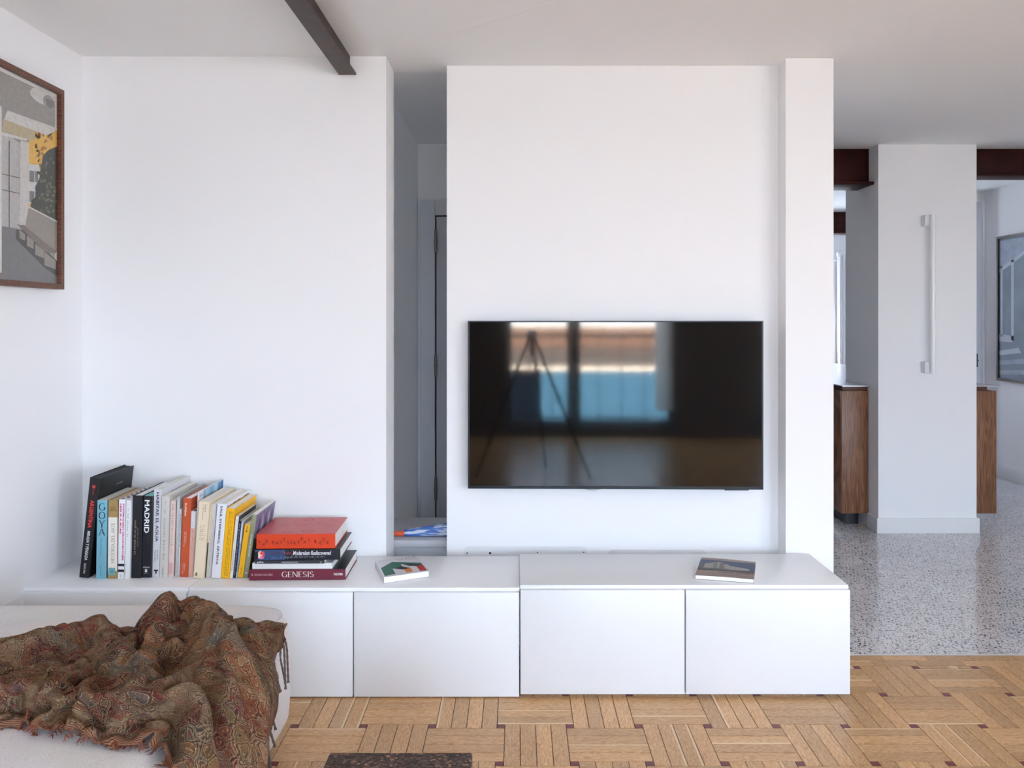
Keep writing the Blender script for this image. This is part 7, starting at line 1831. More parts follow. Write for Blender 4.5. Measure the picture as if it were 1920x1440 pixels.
[-1159,1798,450,14,16,29,0,8,-16,5,3,8,5,2,16,-7,13,-3,-2,11,-12,0,2,15,-1,-13,8,-2,-13,2,4,-6,15,-3,9,14,-1,-7,14,-6,12,1,0,18,-8,3,5,-12,-3,16,-6,4,18,-6,1,17,-6,-5,11,-7,3,11,-10,2,13,-5,4,12,-3,2,14,-2,1,11,-8,-4,5,11,4,10,-6,-6,8,-2,-4,2,9,4,13,-7,-6,5,7,-4,-3,15,-4,9,7,-3,8,-8,6,5,-4,5,11,-3,3,12,-5,-1,14,5,-12,0,-9,-11,6,-6,7,11,-3,2,8,2,-6,11,8,2,5,1,0,10,-9,-1,4,10,-3,12,4,4,-6,11,2,12,6,0,12,1,-4,14,-7,1,6,2,-6,9,7,-4,9,8,7,3,12,1,5,3,-3,12,3,3,-5,13,0,11,1,-1,8,-9,-9,8,3,-3,9,1,-3,9,-5,-3,10,-5,-2,1,-13,-2,1,-12,0,8,-9,-4,8,-2,-5,11,0,-1,11,-1,0,11,-2,-3,10,-1,-1,11,-4,2,1,-13,0,0,-9,2,9,4,-1,11,4,-3,10,1],
[-1132,1811,463,-5,-15,13,6,12,-3,5,9,-7,-4,6,2,-9,11,-3,6,0,8,-2,12,-6,6,-9,17,-6,2,13,-5,1,15,8,-8,6,2,-12,13,-3,20,5,-11,6,9,5,12,-11,2,13,-13,2,15,-10,3,15,-12,-2,12,-11,0,12,-8,-3,14,-2,-1,13,1,4,9,-8,6,10,1,-1,12,5,1,11,6,-10,4,4,3,11,2,-6,10,4,4,7,-9,-4,5,5,-4,9,12,-4,-1,-14,-3,0,-10,-5,11,-2,-2,10,-5,2,15,-1,9,10,-3,-9,7,8,-6,0,11,8,14,-3,-4,6,4,-2,2,-1,4,10,-8,-3,14,-8,0,11,5,4,-1,15,3,3,7,-5,14,-4,2,13,-1,-4,13,-2,-1,9,10,-2,-1,14,3,0,6,3,13,-3,-3,3,12,-3,5,3,5,9,7,0,11,4,-7,8,0,-6,8,6,-1,6,-10,-1,7,-10,-3,-1,-12,-2,7,-9,-6,11,1,-4,9,-4,-1,7,-7,-3,9,-4,-3,8,-4,-4,7,-8,-4,11,0,9,8,4,5,4,-7,-6,9,-5,-3,11,0,-7,9,-6],
[-1103,1804,460,-11,-2,11,3,3,10,-5,10,7,-2,10,-4,0,6,-13,1,10,-7,-3,12,7,-11,5,9,3,1,15,2,-3,15,3,-9,15,5,-10,15,-14,-10,9,6,19,7,4,17,-10,0,13,-13,1,14,-12,0,14,-12,1,15,-9,2,12,-7,0,12,-6,-2,7,-6,3,10,-2,0,9,-7,-2,10,6,0,9,9,-5,10,8,-2,9,9,0,12,2,5,8,-9,-4,8,0,-3,14,1,-3,-6,-13,-1,1,-10,-5,8,-1,-5,7,-2,4,12,-4,0,6,9,-2,12,5,-6,9,-2,2,-3,12,-1,13,-3,-3,10,6,-7,9,-3,7,5,-10,2,11,1,3,6,-8,2,9,12,-3,10,-2,0,4,4,-2,8,9,1,14,5,-1,0,8,0,7,7,-2,4,13,5,9,-3,-6,7,4,-3,2,9,5,12,6,-2,12,4,-4,8,-1,-1,6,-12,-2,5,-11,-3,6,-11,-5,10,-1,-5,10,0,-4,10,-3,-2,8,-8,-1,9,-8,-7,8,-7,-3,3,-10,-7,2,-6,2,4,1,5,13,1,-3,9,-1,0,11,-1,-4,8,4],
[-1097,1803,466,-2,7,3,-4,8,3,-7,5,0,-1,6,-8,9,15,2,2,7,19,-5,-8,10,-12,-5,-12,4,7,15,0,-5,11,7,-1,13,-6,-13,7,1,-5,15,5,18,8,-3,12,-18,1,14,-12,0,15,-12,1,15,-12,-1,13,-10,0,14,-8,4,12,-7,5,11,-4,2,13,3,-1,12,1,-8,9,4,-4,11,7,0,12,6,4,6,8,1,7,5,1,12,4,-1,12,-5,-2,10,-4,-8,6,-8,-2,3,-14,-4,5,-4,-9,3,14,1,4,0,7,12,-8,-1,11,-3,-8,0,12,0,9,8,2,7,5,-3,8,-6,-4,6,-11,0,12,11,6,0,-12,4,12,-5,1,12,-1,0,13,4,-6,5,11,-3,-3,14,-5,6,8,5,10,-5,2,14,4,-3,1,10,1,-3,13,-1,9,8,-6,9,1,1,11,5,5,9,4,-2,13,-7,-2,9,-7,-2,9,-8,-1,9,-8,-4,8,-9,-6,9,-6,-6,8,-4,-9,2,-6,-5,5,-9,3,11,0,-8,2,-7,2,6,-6,-7,5,-5,2,8,-4,3,8,2,-1,14,4,6,-7,-9],
[-1093,1816,488,-5,-19,-11,1,13,3,1,9,0,0,11,-8,11,7,-2,1,-1,15,-7,-10,-4,-4,4,15,-8,-7,7,6,3,12,-1,-5,9,2,-1,16,4,13,8,0,13,-14,2,16,8,-6,16,-6,-6,15,-9,-4,15,-10,1,12,-12,4,12,-9,5,9,-7,13,-1,-4,-3,9,3,-8,10,4,-1,12,6,-1,10,2,-1,8,-3,5,9,-3,4,12,-2,-1,13,-1,-9,5,-7,-9,9,-6,3,13,-1,8,7,-1,-7,10,5,-8,2,11,-6,7,10,0,12,-3,9,-4,-11,-3,9,-8,-2,10,14,-2,8,-3,-1,5,-10,-3,8,2,0,5,6,-6,9,12,6,10,-6,2,7,-5,1,11,3,1,15,2,-1,4,9,-8,-4,12,-11,0,10,6,11,-1,10,9,-6,-8,8,4,2,4,10,4,11,7,-8,5,-6,7,6,8,-7,9,-7,-7,6,-9,-7,8,-7,-4,10,-7,-3,10,-7,-4,8,-9,-2,10,-6,-3,9,-5,-6,-2,-11,3,8,0,-6,7,-3,5,10,-1,-2,11,5,2,7,-1,2,6,-6,-6,13,6,14,-18,-12],
[-1077,1789,480,3,10,-14,2,8,7,-1,5,-5,-1,12,-6,2,3,12,-5,-5,11,-4,-12,10,0,3,8,5,7,8,-7,-11,11,2,2,12,0,16,1,10,6,10,0,15,-8,-1,16,-10,-6,16,-7,-8,8,-12,-5,11,-10,6,14,-2,6,11,3,-5,11,10,2,12,2,10,6,-5,-5,9,3,4,3,-8,1,9,-6,-3,9,-9,-4,9,-9,-4,12,-5,-3,13,-1,4,13,-2,-1,10,8,-8,-2,12,-5,8,6,0,10,6,5,10,5,-6,7,-2,-2,11,-5,2,12,-5,2,6,-11,-3,7,-9,-1,3,10,-3,5,5,2,8,4,-6,11,-3,1,7,7,-3,0,12,0,12,-2,5,9,0,-9,8,5,7,11,-2,-8,7,10,-2,-7,10,-7,0,10,-1,14,1,5,8,-10,8,4,-8,-3,8,2,-5,9,-5,2,12,5,3,8,2,-8,4,-10,-7,6,-8,-6,6,-7,-6,7,-8,-4,8,-10,-1,8,-8,-2,10,2,-3,7,-3,0,7,-10,-5,10,5,2,10,3,0,8,1,4,6,2,2,8,-2,-6,12,-5,12,-6,5],
[-1049,1783,455,1,5,16,3,7,-2,3,9,-4,-1,13,-1,-7,7,15,-4,-8,10,-3,-6,12,-4,-15,4,0,2,14,0,2,14,0,12,1,-7,3,11,0,14,-14,-2,11,-15,-1,14,-10,-3,16,-9,4,16,-6,5,18,3,1,2,15,-1,11,9,0,12,5,2,12,3,5,12,1,1,13,0,-6,11,-5,-2,9,-12,-2,7,-11,1,8,-11,4,7,-10,0,5,1,-8,7,7,0,9,7,2,10,9,-7,8,0,-8,1,-11,-1,11,-1,2,10,-6,-3,10,-3,-5,7,1,9,4,0,6,14,-3,-1,12,5,-7,-1,15,2,7,4,-12,9,4,3,3,-4,2,12,3,-10,-2,12,-5,10,7,-4,11,8,6,10,-4,4,8,2,1,4,6,-6,0,6,-2,15,-6,2,7,8,3,9,-7,-9,7,-9,5,7,-10,-3,8,-7,5,10,3,-4,10,1,-7,7,-6,-8,7,-4,-7,8,-6,-6,7,-8,-1,5,-10,-1,8,-6,4,7,8,-2,9,-4,-6,-1,-5,-1,9,-4,1,9,-1,3,8,-3,3,9,9,-2,12,0,3,-17,-15],
[-1061,1790,461,-1,0,14,10,5,2,10,4,3,8,8,-1,3,7,3,-4,5,10,-7,-1,12,-5,-8,11,-4,-5,17,6,-2,16,1,12,9,-5,18,1,-3,14,-13,3,9,-17,3,8,-19,1,10,-14,0,12,3,-2,12,5,1,17,-5,-6,13,-1,-10,10,-2,-5,8,-1,11,8,3,9,8,3,4,12,6,2,12,4,-5,12,3,-6,12,-2,-3,7,-5,6,8,-9,-1,7,-13,-4,7,-9,-6,10,3,-4,10,4,-2,5,6,-10,-2,9,3,10,-5,9,8,-7,-3,6,10,-11,5,12,2,10,-4,16,0,-6,1,9,-3,-8,14,4,-5,2,10,-9,-2,14,4,14,2,1,7,2,-12,-2,12,-7,9,-4,5,13,5,2,10,-7,3,2,13,3,14,5,-4,5,-8,-6,0,-11,-5,12,-5,2,14,5,-3,1,-11,1,7,-11,0,10,-8,-4,11,-3,-3,10,-4,-7,8,-4,-9,7,-1,3,11,2,-3,5,-9,-5,2,-12,3,10,1,0,12,4,0,5,-8,-3,8,3,3,3,8,-1,10,-9,4,6,4,-1,13,6,5,-13,-11],
[-1060,1768,484,-2,4,6,6,4,10,9,4,6,9,7,1,10,12,1,11,12,-1,-8,4,10,-17,-12,2,-2,2,12,9,9,1,-4,12,9,-2,16,3,9,11,-4,2,15,-7,3,14,-9,2,7,-13,-6,11,-11,-11,4,-13,-2,9,-9,-8,12,0,-8,10,0,0,12,-5,1,12,1,2,13,3,4,12,4,5,12,4,5,11,5,3,11,6,-1,9,8,-2,8,6,1,10,-3,6,3,-10,2,9,-10,-7,7,5,-3,-6,11,-8,3,11,-8,12,5,9,6,-9,8,9,-6,-6,4,7,-10,8,10,-1,14,0,9,7,-8,5,3,-13,-6,3,6,-7,3,12,1,5,13,-2,7,11,-9,13,3,-4,1,-13,0,1,-9,-11,6,-6,9,12,6,6,12,7,0,15,2,-9,10,-5,-4,-5,-12,-4,6,-5,-4,6,5,-8,4,-9,-4,6,-13,-2,9,-8,-3,10,-7,-1,10,-5,-4,11,-2,1,11,2,4,11,-5,-4,7,-1,-3,3,9,2,10,2,3,10,-2,-2,3,-4,3,6,2,3,7,-5,2,8,0,-3,12,5,-3,-3,0],
[-1038,1772,483,1,-5,-9,-5,11,2,3,2,7,8,-6,7,7,-2,9,3,4,12,0,4,15,-2,4,10,-2,14,5,2,18,-3,-5,14,-8,-4,7,-13,3,11,-8,6,18,1,10,16,1,-2,11,-4,-10,10,1,4,9,-1,-1,10,-8,-9,12,4,-7,10,3,2,6,-9,6,0,-14,0,11,-5,3,12,0,5,12,1,4,13,0,3,13,2,2,12,4,1,10,9,-2,12,9,-2,12,7,1,10,-3,-1,9,-4,-10,3,10,-7,-1,11,-5,-5,13,-1,11,0,9,6,-10,5,8,-7,-8,2,11,-5,4,-4,3,5,-1,-1,11,0,1,13,0,-8,12,-3,-5,9,-2,-3,7,4,-3,6,4,-5,9,0,-4,-4,-15,1,-3,-10,-7,10,-4,0,10,6,-2,11,2,8,12,3,-1,10,-1,-11,6,-7,-3,5,0,-2,6,8,-1,0,-8,-2,5,-13,-2,7,-10,-3,8,-7,-3,8,-9,-4,10,3,-1,6,10,0,8,-3,0,7,-1,0,10,2,1,9,-1,2,4,-7,-2,7,5,0,5,6,2,14,-4,1,12,1,-18,-9,-13],
[-1009,1770,463,-3,11,1,-4,11,0,-4,7,6,-3,2,13,4,-3,11,10,-4,10,6,-4,10,8,-3,12,-4,8,8,-7,10,-12,2,17,-8,2,12,-12,-6,14,-11,-3,16,-8,-1,16,-7,-4,15,-3,1,13,9,3,12,16,5,11,9,-12,8,0,7,9,6,3,9,0,1,7,-9,-7,6,-3,-11,2,8,-1,10,1,4,13,-2,9,10,-1,7,10,-1,2,14,-1,7,12,-1,-3,7,4,6,11,8,2,12,5,-5,5,3,-9,-6,6,-4,-2,13,-3,11,11,2,14,-1,4,9,-7,-1,10,-3,-7,4,-1,5,1,-16,-5,4,-10,-6,11,2,-2,13,7,-3,3,-10,-9,5,-10,-4,11,-1,0,13,9,-1,11,1,-4,-1,-10,-7,0,-15,-3,7,-3,-2,6,1,-10,7,-1,-2,15,0,8,10,0,2,9,1,-2,9,10,-7,5,11,-11,6,-1,-3,7,-10,0,6,-9,3,5,-10,6,2,-6,-4,9,6,-6,6,3,4,7,-9,-4,7,6,4,7,-6,2,11,3,-1,6,5,-6,4,3,-3,6,-3,4,9,-2,-15,8,-9],
[-989,1784,486,-19,-8,5,2,11,0,4,12,0,4,11,-3,-5,14,-1,7,0,12,10,-7,7,10,-7,8,1,-2,10,-13,5,9,-8,20,2,-2,18,-9,-1,14,-14,2,15,-12,-3,12,-13,3,14,-19,6,16,-2,-13,11,5,-2,11,3,-1,12,3,6,7,11,7,9,8,7,7,3,-3,10,2,-6,2,12,-5,-10,13,-8,5,8,-5,11,4,4,13,1,11,6,-5,-1,11,1,-1,4,-1,2,11,2,5,10,5,1,13,8,4,14,2,-2,12,-5,-8,4,-5,-7,1,-1,7,14,10,5,9,2,-4,15,-1,-6,7,-9,-1,1,-16,5,-1,-12,-1,7,-7,-5,13,-1,-10,9,-6,-6,-1,-13,-7,7,-4,0,14,7,2,10,2,-3,5,-4,-3,0,-7,-5,10,0,-7,11,5,-6,-8,8,-4,4,4,4,15,1,0,14,-2,0,9,2,-4,5,11,-3,7,-4,0,3,-14,-9,6,4,6,7,-7,4,9,-3,-9,3,8,-3,7,-1,2,7,-1,2,9,-4,5,0,-3,1,10,-5,-4,7,-2,-2,3,-9,-2,9,-4,-3,-5,7],
[-1005,1774,466,14,5,-5,-4,10,2,-4,10,2,5,8,0,12,5,5,8,6,9,9,5,9,7,5,11,-5,9,13,-10,-4,1,-16,-11,2,2,11,-6,4,15,-11,6,15,-9,0,13,-9,-8,12,-4,-6,19,10,-9,16,2,5,15,-2,8,7,-10,2,11,4,-5,0,11,4,6,10,6,9,9,5,10,9,-1,10,8,-4,5,11,-5,-1,13,-6,1,10,-1,12,5,-2,14,0,5,9,-3,6,8,-9,7,8,-9,1,9,-8,-8,9,-7,-3,12,-7,-4,10,-8,-5,9,-6,-3,14,4,8,9,6,6,12,7,6,13,5,-3,12,3,-4,9,-7,4,-1,-16,1,0,-13,-10,7,5,-9,7,1,-12,9,-7,-11,-1,6,5,13,-4,8,9,-3,-9,9,6,-14,-4,7,2,7,1,-4,12,1,-6,-9,9,-7,3,6,0,16,0,6,5,-4,7,5,-8,3,14,-4,-8,9,1,-11,6,4,1,9,-3,7,2,-6,-8,8,6,-5,9,3,10,5,-9,-7,11,2,10,-3,-11,-1,8,-3,-5,9,1,4,4,-12,2,6,-7,-8,3,10],
[-982,1774,493,6,-4,-16,1,7,9,-6,6,5,-8,5,2,2,8,3,3,6,7,7,-5,7,12,1,6,1,7,14,-11,10,11,-7,16,4,-1,13,-9,7,13,-11,4,16,-8,3,15,-12,5,11,-14,-5,10,-14,-4,7,10,2,4,15,9,10,-10,4,10,1,-8,1,8,2,13,0,-3,10,3,-2,7,8,4,8,10,3,6,13,3,6,12,0,6,12,-2,11,7,-9,10,-5,-9,9,-3,-1,14,-1,5,13,1,5,13,-2,-5,12,-4,0,13,-6,-4,10,-9,-1,7,-14,-1,5,-16,-2,10,-5,-6,10,3,9,8,-1,12,8,3,6,9,10,3,7,5,0,9,-3,-12,12,0,-14,3,6,-14,-10,0,-6,8,2,-9,5,3,13,8,-6,1,7,0,-15,-2,6,-6,8,5,8,10,-5,-6,9,5,-9,-9,9,-4,8,5,2,14,-3,7,9,-7,1,10,-4,0,11,-3,-12,2,5,-2,9,-1,9,3,-7,-7,8,4,0,8,-1,1,8,-3,-3,9,1,7,7,-8,1,7,-6,-2,9,-4,5,2,-10,4,1,-11,0,12,-7],
[-968,1748,474,-12,5,8,6,-1,11,3,7,9,3,10,-1,3,11,-8,0,-1,14,-9,-9,9,5,7,12,2,7,12,4,12,10,5,17,-4,4,15,-12,5,14,-13,-2,12,-16,-4,10,-15,5,13,-13,6,17,-3,2,18,8,2,2,15,2,6,14,-2,12,7,-4,12,6,-3,13,1,-2,12,-5,-1,13,-8,-10,7,6,-4,11,3,3,8,4,7,6,8,11,2,9,-1,13,4,-9,-6,-8,-7,3,-8,-3,7,-2,-4,13,-2,-8,13,-3,-2,15,-1,2,13,-10,10,8,0,8,8,4,1,12,3,-12,4,8,-5,7,5,13,4,-6,-5,10,4,-1,10,9,4,15,4,0,11,2,-10,6,5,-9,-11,-3,-11,6,4,-8,10,4,3,10,-1,11,5,-7,-7,7,4,-15,0,9,5,9,-3,9,8,-6,-12,4,9,-7,-2,10,1,13,-4,7,12,-5,-5,11,0,5,9,-7,-10,7,3,-7,4,3,10,5,-8,-2,5,1,-5,10,1,2,4,-5,4,7,-7,3,7,-7,2,7,-9,2,5,-9,3,6,-9,1,7,-10,6,5,-9],
[-941,1763,490,-11,5,-14,6,-8,9,5,1,10,-4,8,-2,-12,7,-8,-2,5,7,6,1,13,5,5,11,6,4,5,0,3,9,-5,6,7,2,12,-15,1,8,-14,6,12,-12,5,17,-6,5,19,1,6,18,1,6,16,1,5,16,1,-1,16,3,-8,10,6,1,10,10,1,11,9,-3,9,8,-3,10,5,-15,-4,8,-1,11,0,6,4,-15,2,8,-9,3,12,-4,0,15,2,-5,11,0,-11,2,-1,-13,-3,2,-11,2,0,-9,3,-9,-8,11,-10,11,6,9,8,4,11,4,12,11,3,10,10,2,11,8,-7,9,8,1,13,2,12,10,-4,-10,9,5,-10,5,6,5,11,4,11,11,2,-10,5,0,-13,-6,7,-8,12,3,-3,13,3,11,7,-6,5,12,-6,-12,0,7,-8,8,7,9,8,-10,3,9,-1,-10,1,11,-6,4,6,-1,13,-4,4,11,-3,1,11,-4,-1,9,-5,-10,7,5,5,6,-5,2,6,-4,-4,11,-2,2,4,-8,3,4,-10,2,4,-11,1,3,-11,1,3,-11,3,3,-11,2,4,-12,-1,4,-9],
[-935,1758,469,-5,2,-7,11,-1,3,3,11,3,-10,10,2,-8,10,2,-5,13,5,4,0,15,1,-6,9,8,-5,8,5,2,14,1,2,20,3,14,1,6,8,-14,-1,15,-6,-8,16,-3,-3,17,-5,3,17,-2,7,17,3,6,14,4,7,13,4,0,10,4,-12,-2,7,1,11,9,2,10,7,3,11,7,2,8,7,-4,14,-1,4,10,-9,-1,6,-9,-8,11,-1,-6,12,-1,-4,12,-1,-4,12,-3,-6,9,-1,-5,7,-6,-2,-2,-16,-2,-1,-16,-5,13,-8,1,6,12,5,-3,14,2,2,15,-2,3,14,1,8,12,3,8,11,2,11,10,1,14,2,-6,10,2,-10,10,2,-1,8,3,11,10,5,-5,12,-2,-8,9,-5,-9,1,-4,-4,12,9,10,10,2,2,15,-6,-6,-5,13,-1,9,3,4,12,-4,1,7,-1,-10,0,8,-8,7,0,-3,12,1,3,11,-1,3,11,-4,-3,11,-2,3,10,-5,5,10,-8,0,10,-8,-2,9,-9,-2,8,-10,-2,6,-10,-1,5,-10,-1,5,-11,-1,4,-11,2,3,-11,-7,6,-9],
[-931,1739,472,-8,12,15,10,5,-1,5,11,-2,-1,10,-5,1,10,-7,-1,5,-9,6,3,15,1,-13,12,-5,3,11,1,-2,10,1,3,10,7,2,15,-3,22,1,4,16,-5,8,16,-7,3,14,-10,-1,14,-7,5,17,6,5,13,9,3,12,8,1,10,8,-3,7,12,1,8,0,-1,12,-8,-3,14,1,-2,12,5,2,11,7,-6,7,-5,1,13,-2,-1,14,-3,-1,13,-3,-4,11,-3,-7,10,-4,-11,6,-5,-1,11,-1,1,6,-5,-6,4,-14,1,0,-13,-4,13,-4,-1,9,10,-3,5,13,-1,2,12,-3,2,10,-2,9,9,9,-3,9,6,8,11,3,12,9,-3,10,1,-13,5,-11,-6,10,-1,8,11,4,1,12,2,-5,9,-4,-7,7,3,6,4,9,7,10,5,-4,11,7,-7,11,4,-12,4,-3,5,11,2,0,11,6,-5,-2,-10,-10,3,-4,1,13,4,5,12,2,-4,11,-1,-7,3,-7,-2,10,-4,0,11,-7,1,9,-10,4,7,-10,0,8,-9,0,9,-9,0,7,-8,-2,8,-8,-3,7,-9,-1,6,-5],
[-910,1743,474,-7,-7,6,9,4,8,7,11,1,-5,7,-7,-2,6,-15,5,10,-9,11,13,4,-6,8,11,-4,9,11,1,2,14,-2,1,15,2,-7,15,-10,0,11,6,15,-4,10,16,-5,9,17,-3,0,16,3,2,12,-1,2,12,7,2,12,6,5,11,6,3,12,4,3,12,0,2,13,-2,1,11,-6,-2,12,-6,-2,13,-3,-11,9,-2,-10,9,-4,-9,8,-6,-9,10,-5,-2,10,-4,4,12,-3,2,8,-2,-8,5,-1,10,10,5,1,3,-7,0,13,3,-5,11,0,-8,0,10,0,13,-3,-7,8,6,6,3,5,-2,9,7,-3,11,4,-8,7,6,1,5,7,15,4,5,-1,8,0,-13,2,-7,-9,8,-9,-5,12,1,0,15,5,1,14,4,-6,12,5,5,8,5,-9,4,4,4,12,3,5,3,2,-9,11,-1,1,9,3,-3,11,0,-8,-5,-9,-10,6,0,1,12,1,6,9,-5,-8,6,-3,-4,9,2,4,6,6,1,8,-4,4,7,-9,1,6,-11,0,8,-9,1,7,-9,-1,7,-9,-1,6,-10,-2,6,-7],
[-891,1727,471,-8,5,-13,1,11,1,0,10,3,8,7,1,8,8,5,-1,5,11,-11,1,5,7,10,-1,-5,6,7,3,4,10,6,5,11,-5,-4,14,-2,-7,19,5,20,-3,9,17,-1,7,17,1,7,18,0,1,13,-5,-5,13,3,-2,15,2,2,14,-1,-1,9,-1,-8,6,-2,-8,10,-3,-5,11,-4,-2,12,-3,1,13,-5,5,13,-4,6,11,-3,2,11,-5,-5,10,-6,-10,0,-9,-6,7,-8,-4,10,-5,-4,12,-4,-1,8,5,8,9,8,8,11,5,6,7,13,-1,4,15,-5,9,12,-11,10,0,-5,13,-13,-8,10,-8,-10,10,-4,-8,10,4,-3,11,9,14,5,8,17,4,6,0,6,12,-13,6,5,-10,8,-5,-3,6,-15,-5,12,-6,-3,15,0,-2,14,3,2,9,10,-10,5,-6,4,9,6,5,9,0,-3,7,1,-2,10,2,-8,11,1,3,1,12,0,0,9,-4,10,0,-1,10,-7,5,4,-7,6,4,0,0,9,-3,-3,9,-6,-2,8,-7,-2,8,-8,-3,10,-7,-2,8,-7,-6,9,-7,-6,5,-8],
[-853,1733,441,-20,-2,33,6,9,-11,-5,5,0,-8,-4,10,-4,4,9,-5,6,9,8,5,11,3,15,3,2,5,1,2,2,9,-3,0,8,10,5,9,5,12,9,-5,13,10,-5,12,8,8,18,1,9,17,1,5,17,3,-1,14,0,-4,12,-4,-5,5,-9,2,10,-7,2,13,-11,-2,10,-8,-5,10,-8,-8,9,-8,-8,8,-7,-6,10,-7,-2,11,-6,4,12,-3,5,13,-2,4,14,-3,1,13,0,-3,12,4,-6,11,2,-10,10,-2,-9,10,-1,-6,8,0,2,11,11,4,8,11,5,8,12,3,9,11,1,9,9,-9,7,-1,-5,10,-6,-4,12,-4,-5,9,-11,0,7,-4,1,13,9,5,9,10,11,-1,9,-3,7,11,-7,4,0,-7,3,-11,-2,11,-7,2,13,-5,3,13,-1,-9,11,4,-8,6,8,0,3,3,3,13,0,2,13,0,0,12,1,-4,9,4,-1,3,14,-3,5,13,0,7,4,-1,6,-10,-1,4,-12,-2,7,-10,-2,5,-9,-3,4,-10,-2,5,-10,-2,6,-10,-2,6,-10,-3,6,-9,-4,7,-6],
[-851,1727,473,-5,8,7,2,12,-1,-3,9,-4,-9,5,-12,-3,7,5,2,-9,10,8,-4,11,-10,12,-1,8,-6,15,0,-5,16,-5,2,16,1,9,17,3,14,10,7,17,9,3,17,0,6,18,-5,5,16,-6,5,16,-4,0,16,-6,0,13,-5,-5,8,-9,-3,10,-4,1,9,-1,-4,7,-12,-4,8,-12,-4,10,-11,-3,11,-10,-6,12,-7,-6,12,-5,-8,12,-4,-7,12,-2,-5,14,1,-3,13,-2,0,12,-1,4,13,-1,6,13,1,4,13,3,-3,11,-2,-1,10,8,3,-1,14,4,5,14,5,6,13,-3,13,5,-6,15,-3,-7,2,-9,-4,13,-1,3,2,13,-6,13,-2,-4,14,-5,1,16,-2,-2,13,5,-1,10,11,0,6,13,-11,0,10,-13,-1,4,-3,8,2,8,11,-2,12,3,-2,6,8,-1,-4,7,4,-13,9,8,-7,11,5,5,10,2,6,11,0,8,10,-4,1,10,-1,-2,11,3,-6,11,-3,-5,10,-5,-5,8,-7,-4,8,-8,-3,8,-8,-4,6,-8,-2,7,-10,-2,5,-9,-1,4,-11,-4,6,-10],
[-843,1725,459,1,7,3,0,7,-3,5,8,2,-3,8,1,-1,12,4,-9,10,8,-4,5,10,5,-3,13,-8,7,10,6,-7,15,6,-5,16,5,-10,16,2,16,5,0,15,-8,5,13,5,-6,12,-14,1,17,-7,3,17,-7,1,16,-6,4,13,-4,3,12,-1,2,10,6,-3,12,-4,-4,12,-4,-4,13,-4,-4,13,-3,-4,14,-6,-4,12,-6,-3,12,-8,-3,10,-9,-5,10,-9,-3,9,-8,-3,11,3,-2,10,2,-3,7,10,-2,14,2,6,12,-7,0,11,4,3,15,0,3,13,3,-2,10,8,3,5,14,-2,0,10,-6,2,1,3,13,-4,1,13,-3,-4,12,3,-7,8,11,-9,6,12,-2,8,7,6,12,-2,-9,10,5,-5,12,5,-5,9,5,-1,4,7,-7,-6,13,-6,5,10,2,13,1,9,10,-4,8,12,-6,-2,5,0,-7,4,-4,3,6,-13,-8,6,-6,-5,11,2,1,14,-2,0,13,-2,-1,12,-2,0,12,-3,-2,12,-4,-2,10,-5,-3,11,-5,-3,10,-5,-3,10,-4,-4,9,-6,-6,7,-6,-5,6,-9],
[-821,1731,461,6,11,5,-2,6,-3,2,9,1,0,5,5,-6,7,6,-6,11,2,-4,13,-5,-4,6,14,6,-13,13,1,-10,13,5,-9,13,8,-2,17,3,14,13,-1,17,-10,-2,18,-7,-3,15,6,-4,14,8,1,16,-7,4,14,-8,9,6,-12,5,12,-6,4,13,-2,-5,12,-5,-7,10,-5,-7,11,-7,-5,11,-7,-5,12,-8,-3,12,-6,-2,13,-6,-2,13,-4,-1,14,-3,0,12,-5,-4,10,9,-2,13,1,-3,11,4,-4,4,12,-2,10,7,0,12,-1,-4,5,7,8,11,-1,-2,10,4,-1,8,5,11,11,3,-8,6,13,-12,7,10,2,14,-3,0,15,-2,4,13,-4,0,7,4,-6,-2,13,-7,1,13,-9,8,7,-8,7,7,-5,11,3,7,11,-5,-2,14,2,-2,10,10,1,-3,14,1,13,-2,-1,11,-3,1,14,-1,-8,13,-4,-2,10,-9,-3,3,-15,-4,4,-12,0,2,-10,-4,9,-7,-3,10,-5,-2,9,-6,-3,10,-6,-3,10,-6,-3,9,-6,-1,10,-6,-1,10,-5,-1,10,-5,-1,12,-3,-3,9,-4],
[-801,1730,459,0,2,13,-3,8,9,-1,8,3,2,14,-3,-10,9,-4,-6,12,-2,8,10,-2,0,9,12,-1,-6,15,1,-4,15,6,-9,6,10,-7,9,7,6,16,-2,18,2,-4,17,0,-2,19,0,-7,13,-10,6,8,7,4,14,4,-1,14,-1,-11,10,-4,-6,12,-5,-2,13,-5,-1,12,-6,0,12,-8,0,11,-7,0,13,-8,-1,13,-8,-3,11,-6,-5,11,-5,-2,11,-8,9,4,-5,1,13,-3,-4,14,4,-1,13,5,-3,10,8,-5,6,12,-2,6,9,-6,7,7,-4,5,7,7,11,-1,-8,10,7,4,10,3,10,8,-4,-4,3,10,-1,13,-8,-3,12,2,-9,6,8,0,15,1,-1,16,7,-4,10,7,-8,7,9,-8,5,11,-6,-5,15,0,4,2,-6,11,1,8,3,-11,-2,6,-11,-3,13,-1,0,13,1,3,13,-1,2,15,-1,1,14,-2,-1,12,-4,-4,11,-6,-5,7,-8,-5,8,-9,-6,7,-9,-5,7,-8,-4,7,-10,-4,7,-9,-4,7,-8,-4,7,-9,-4,8,-8,-5,7,-8,-5,10,-6,-6,8,-4],
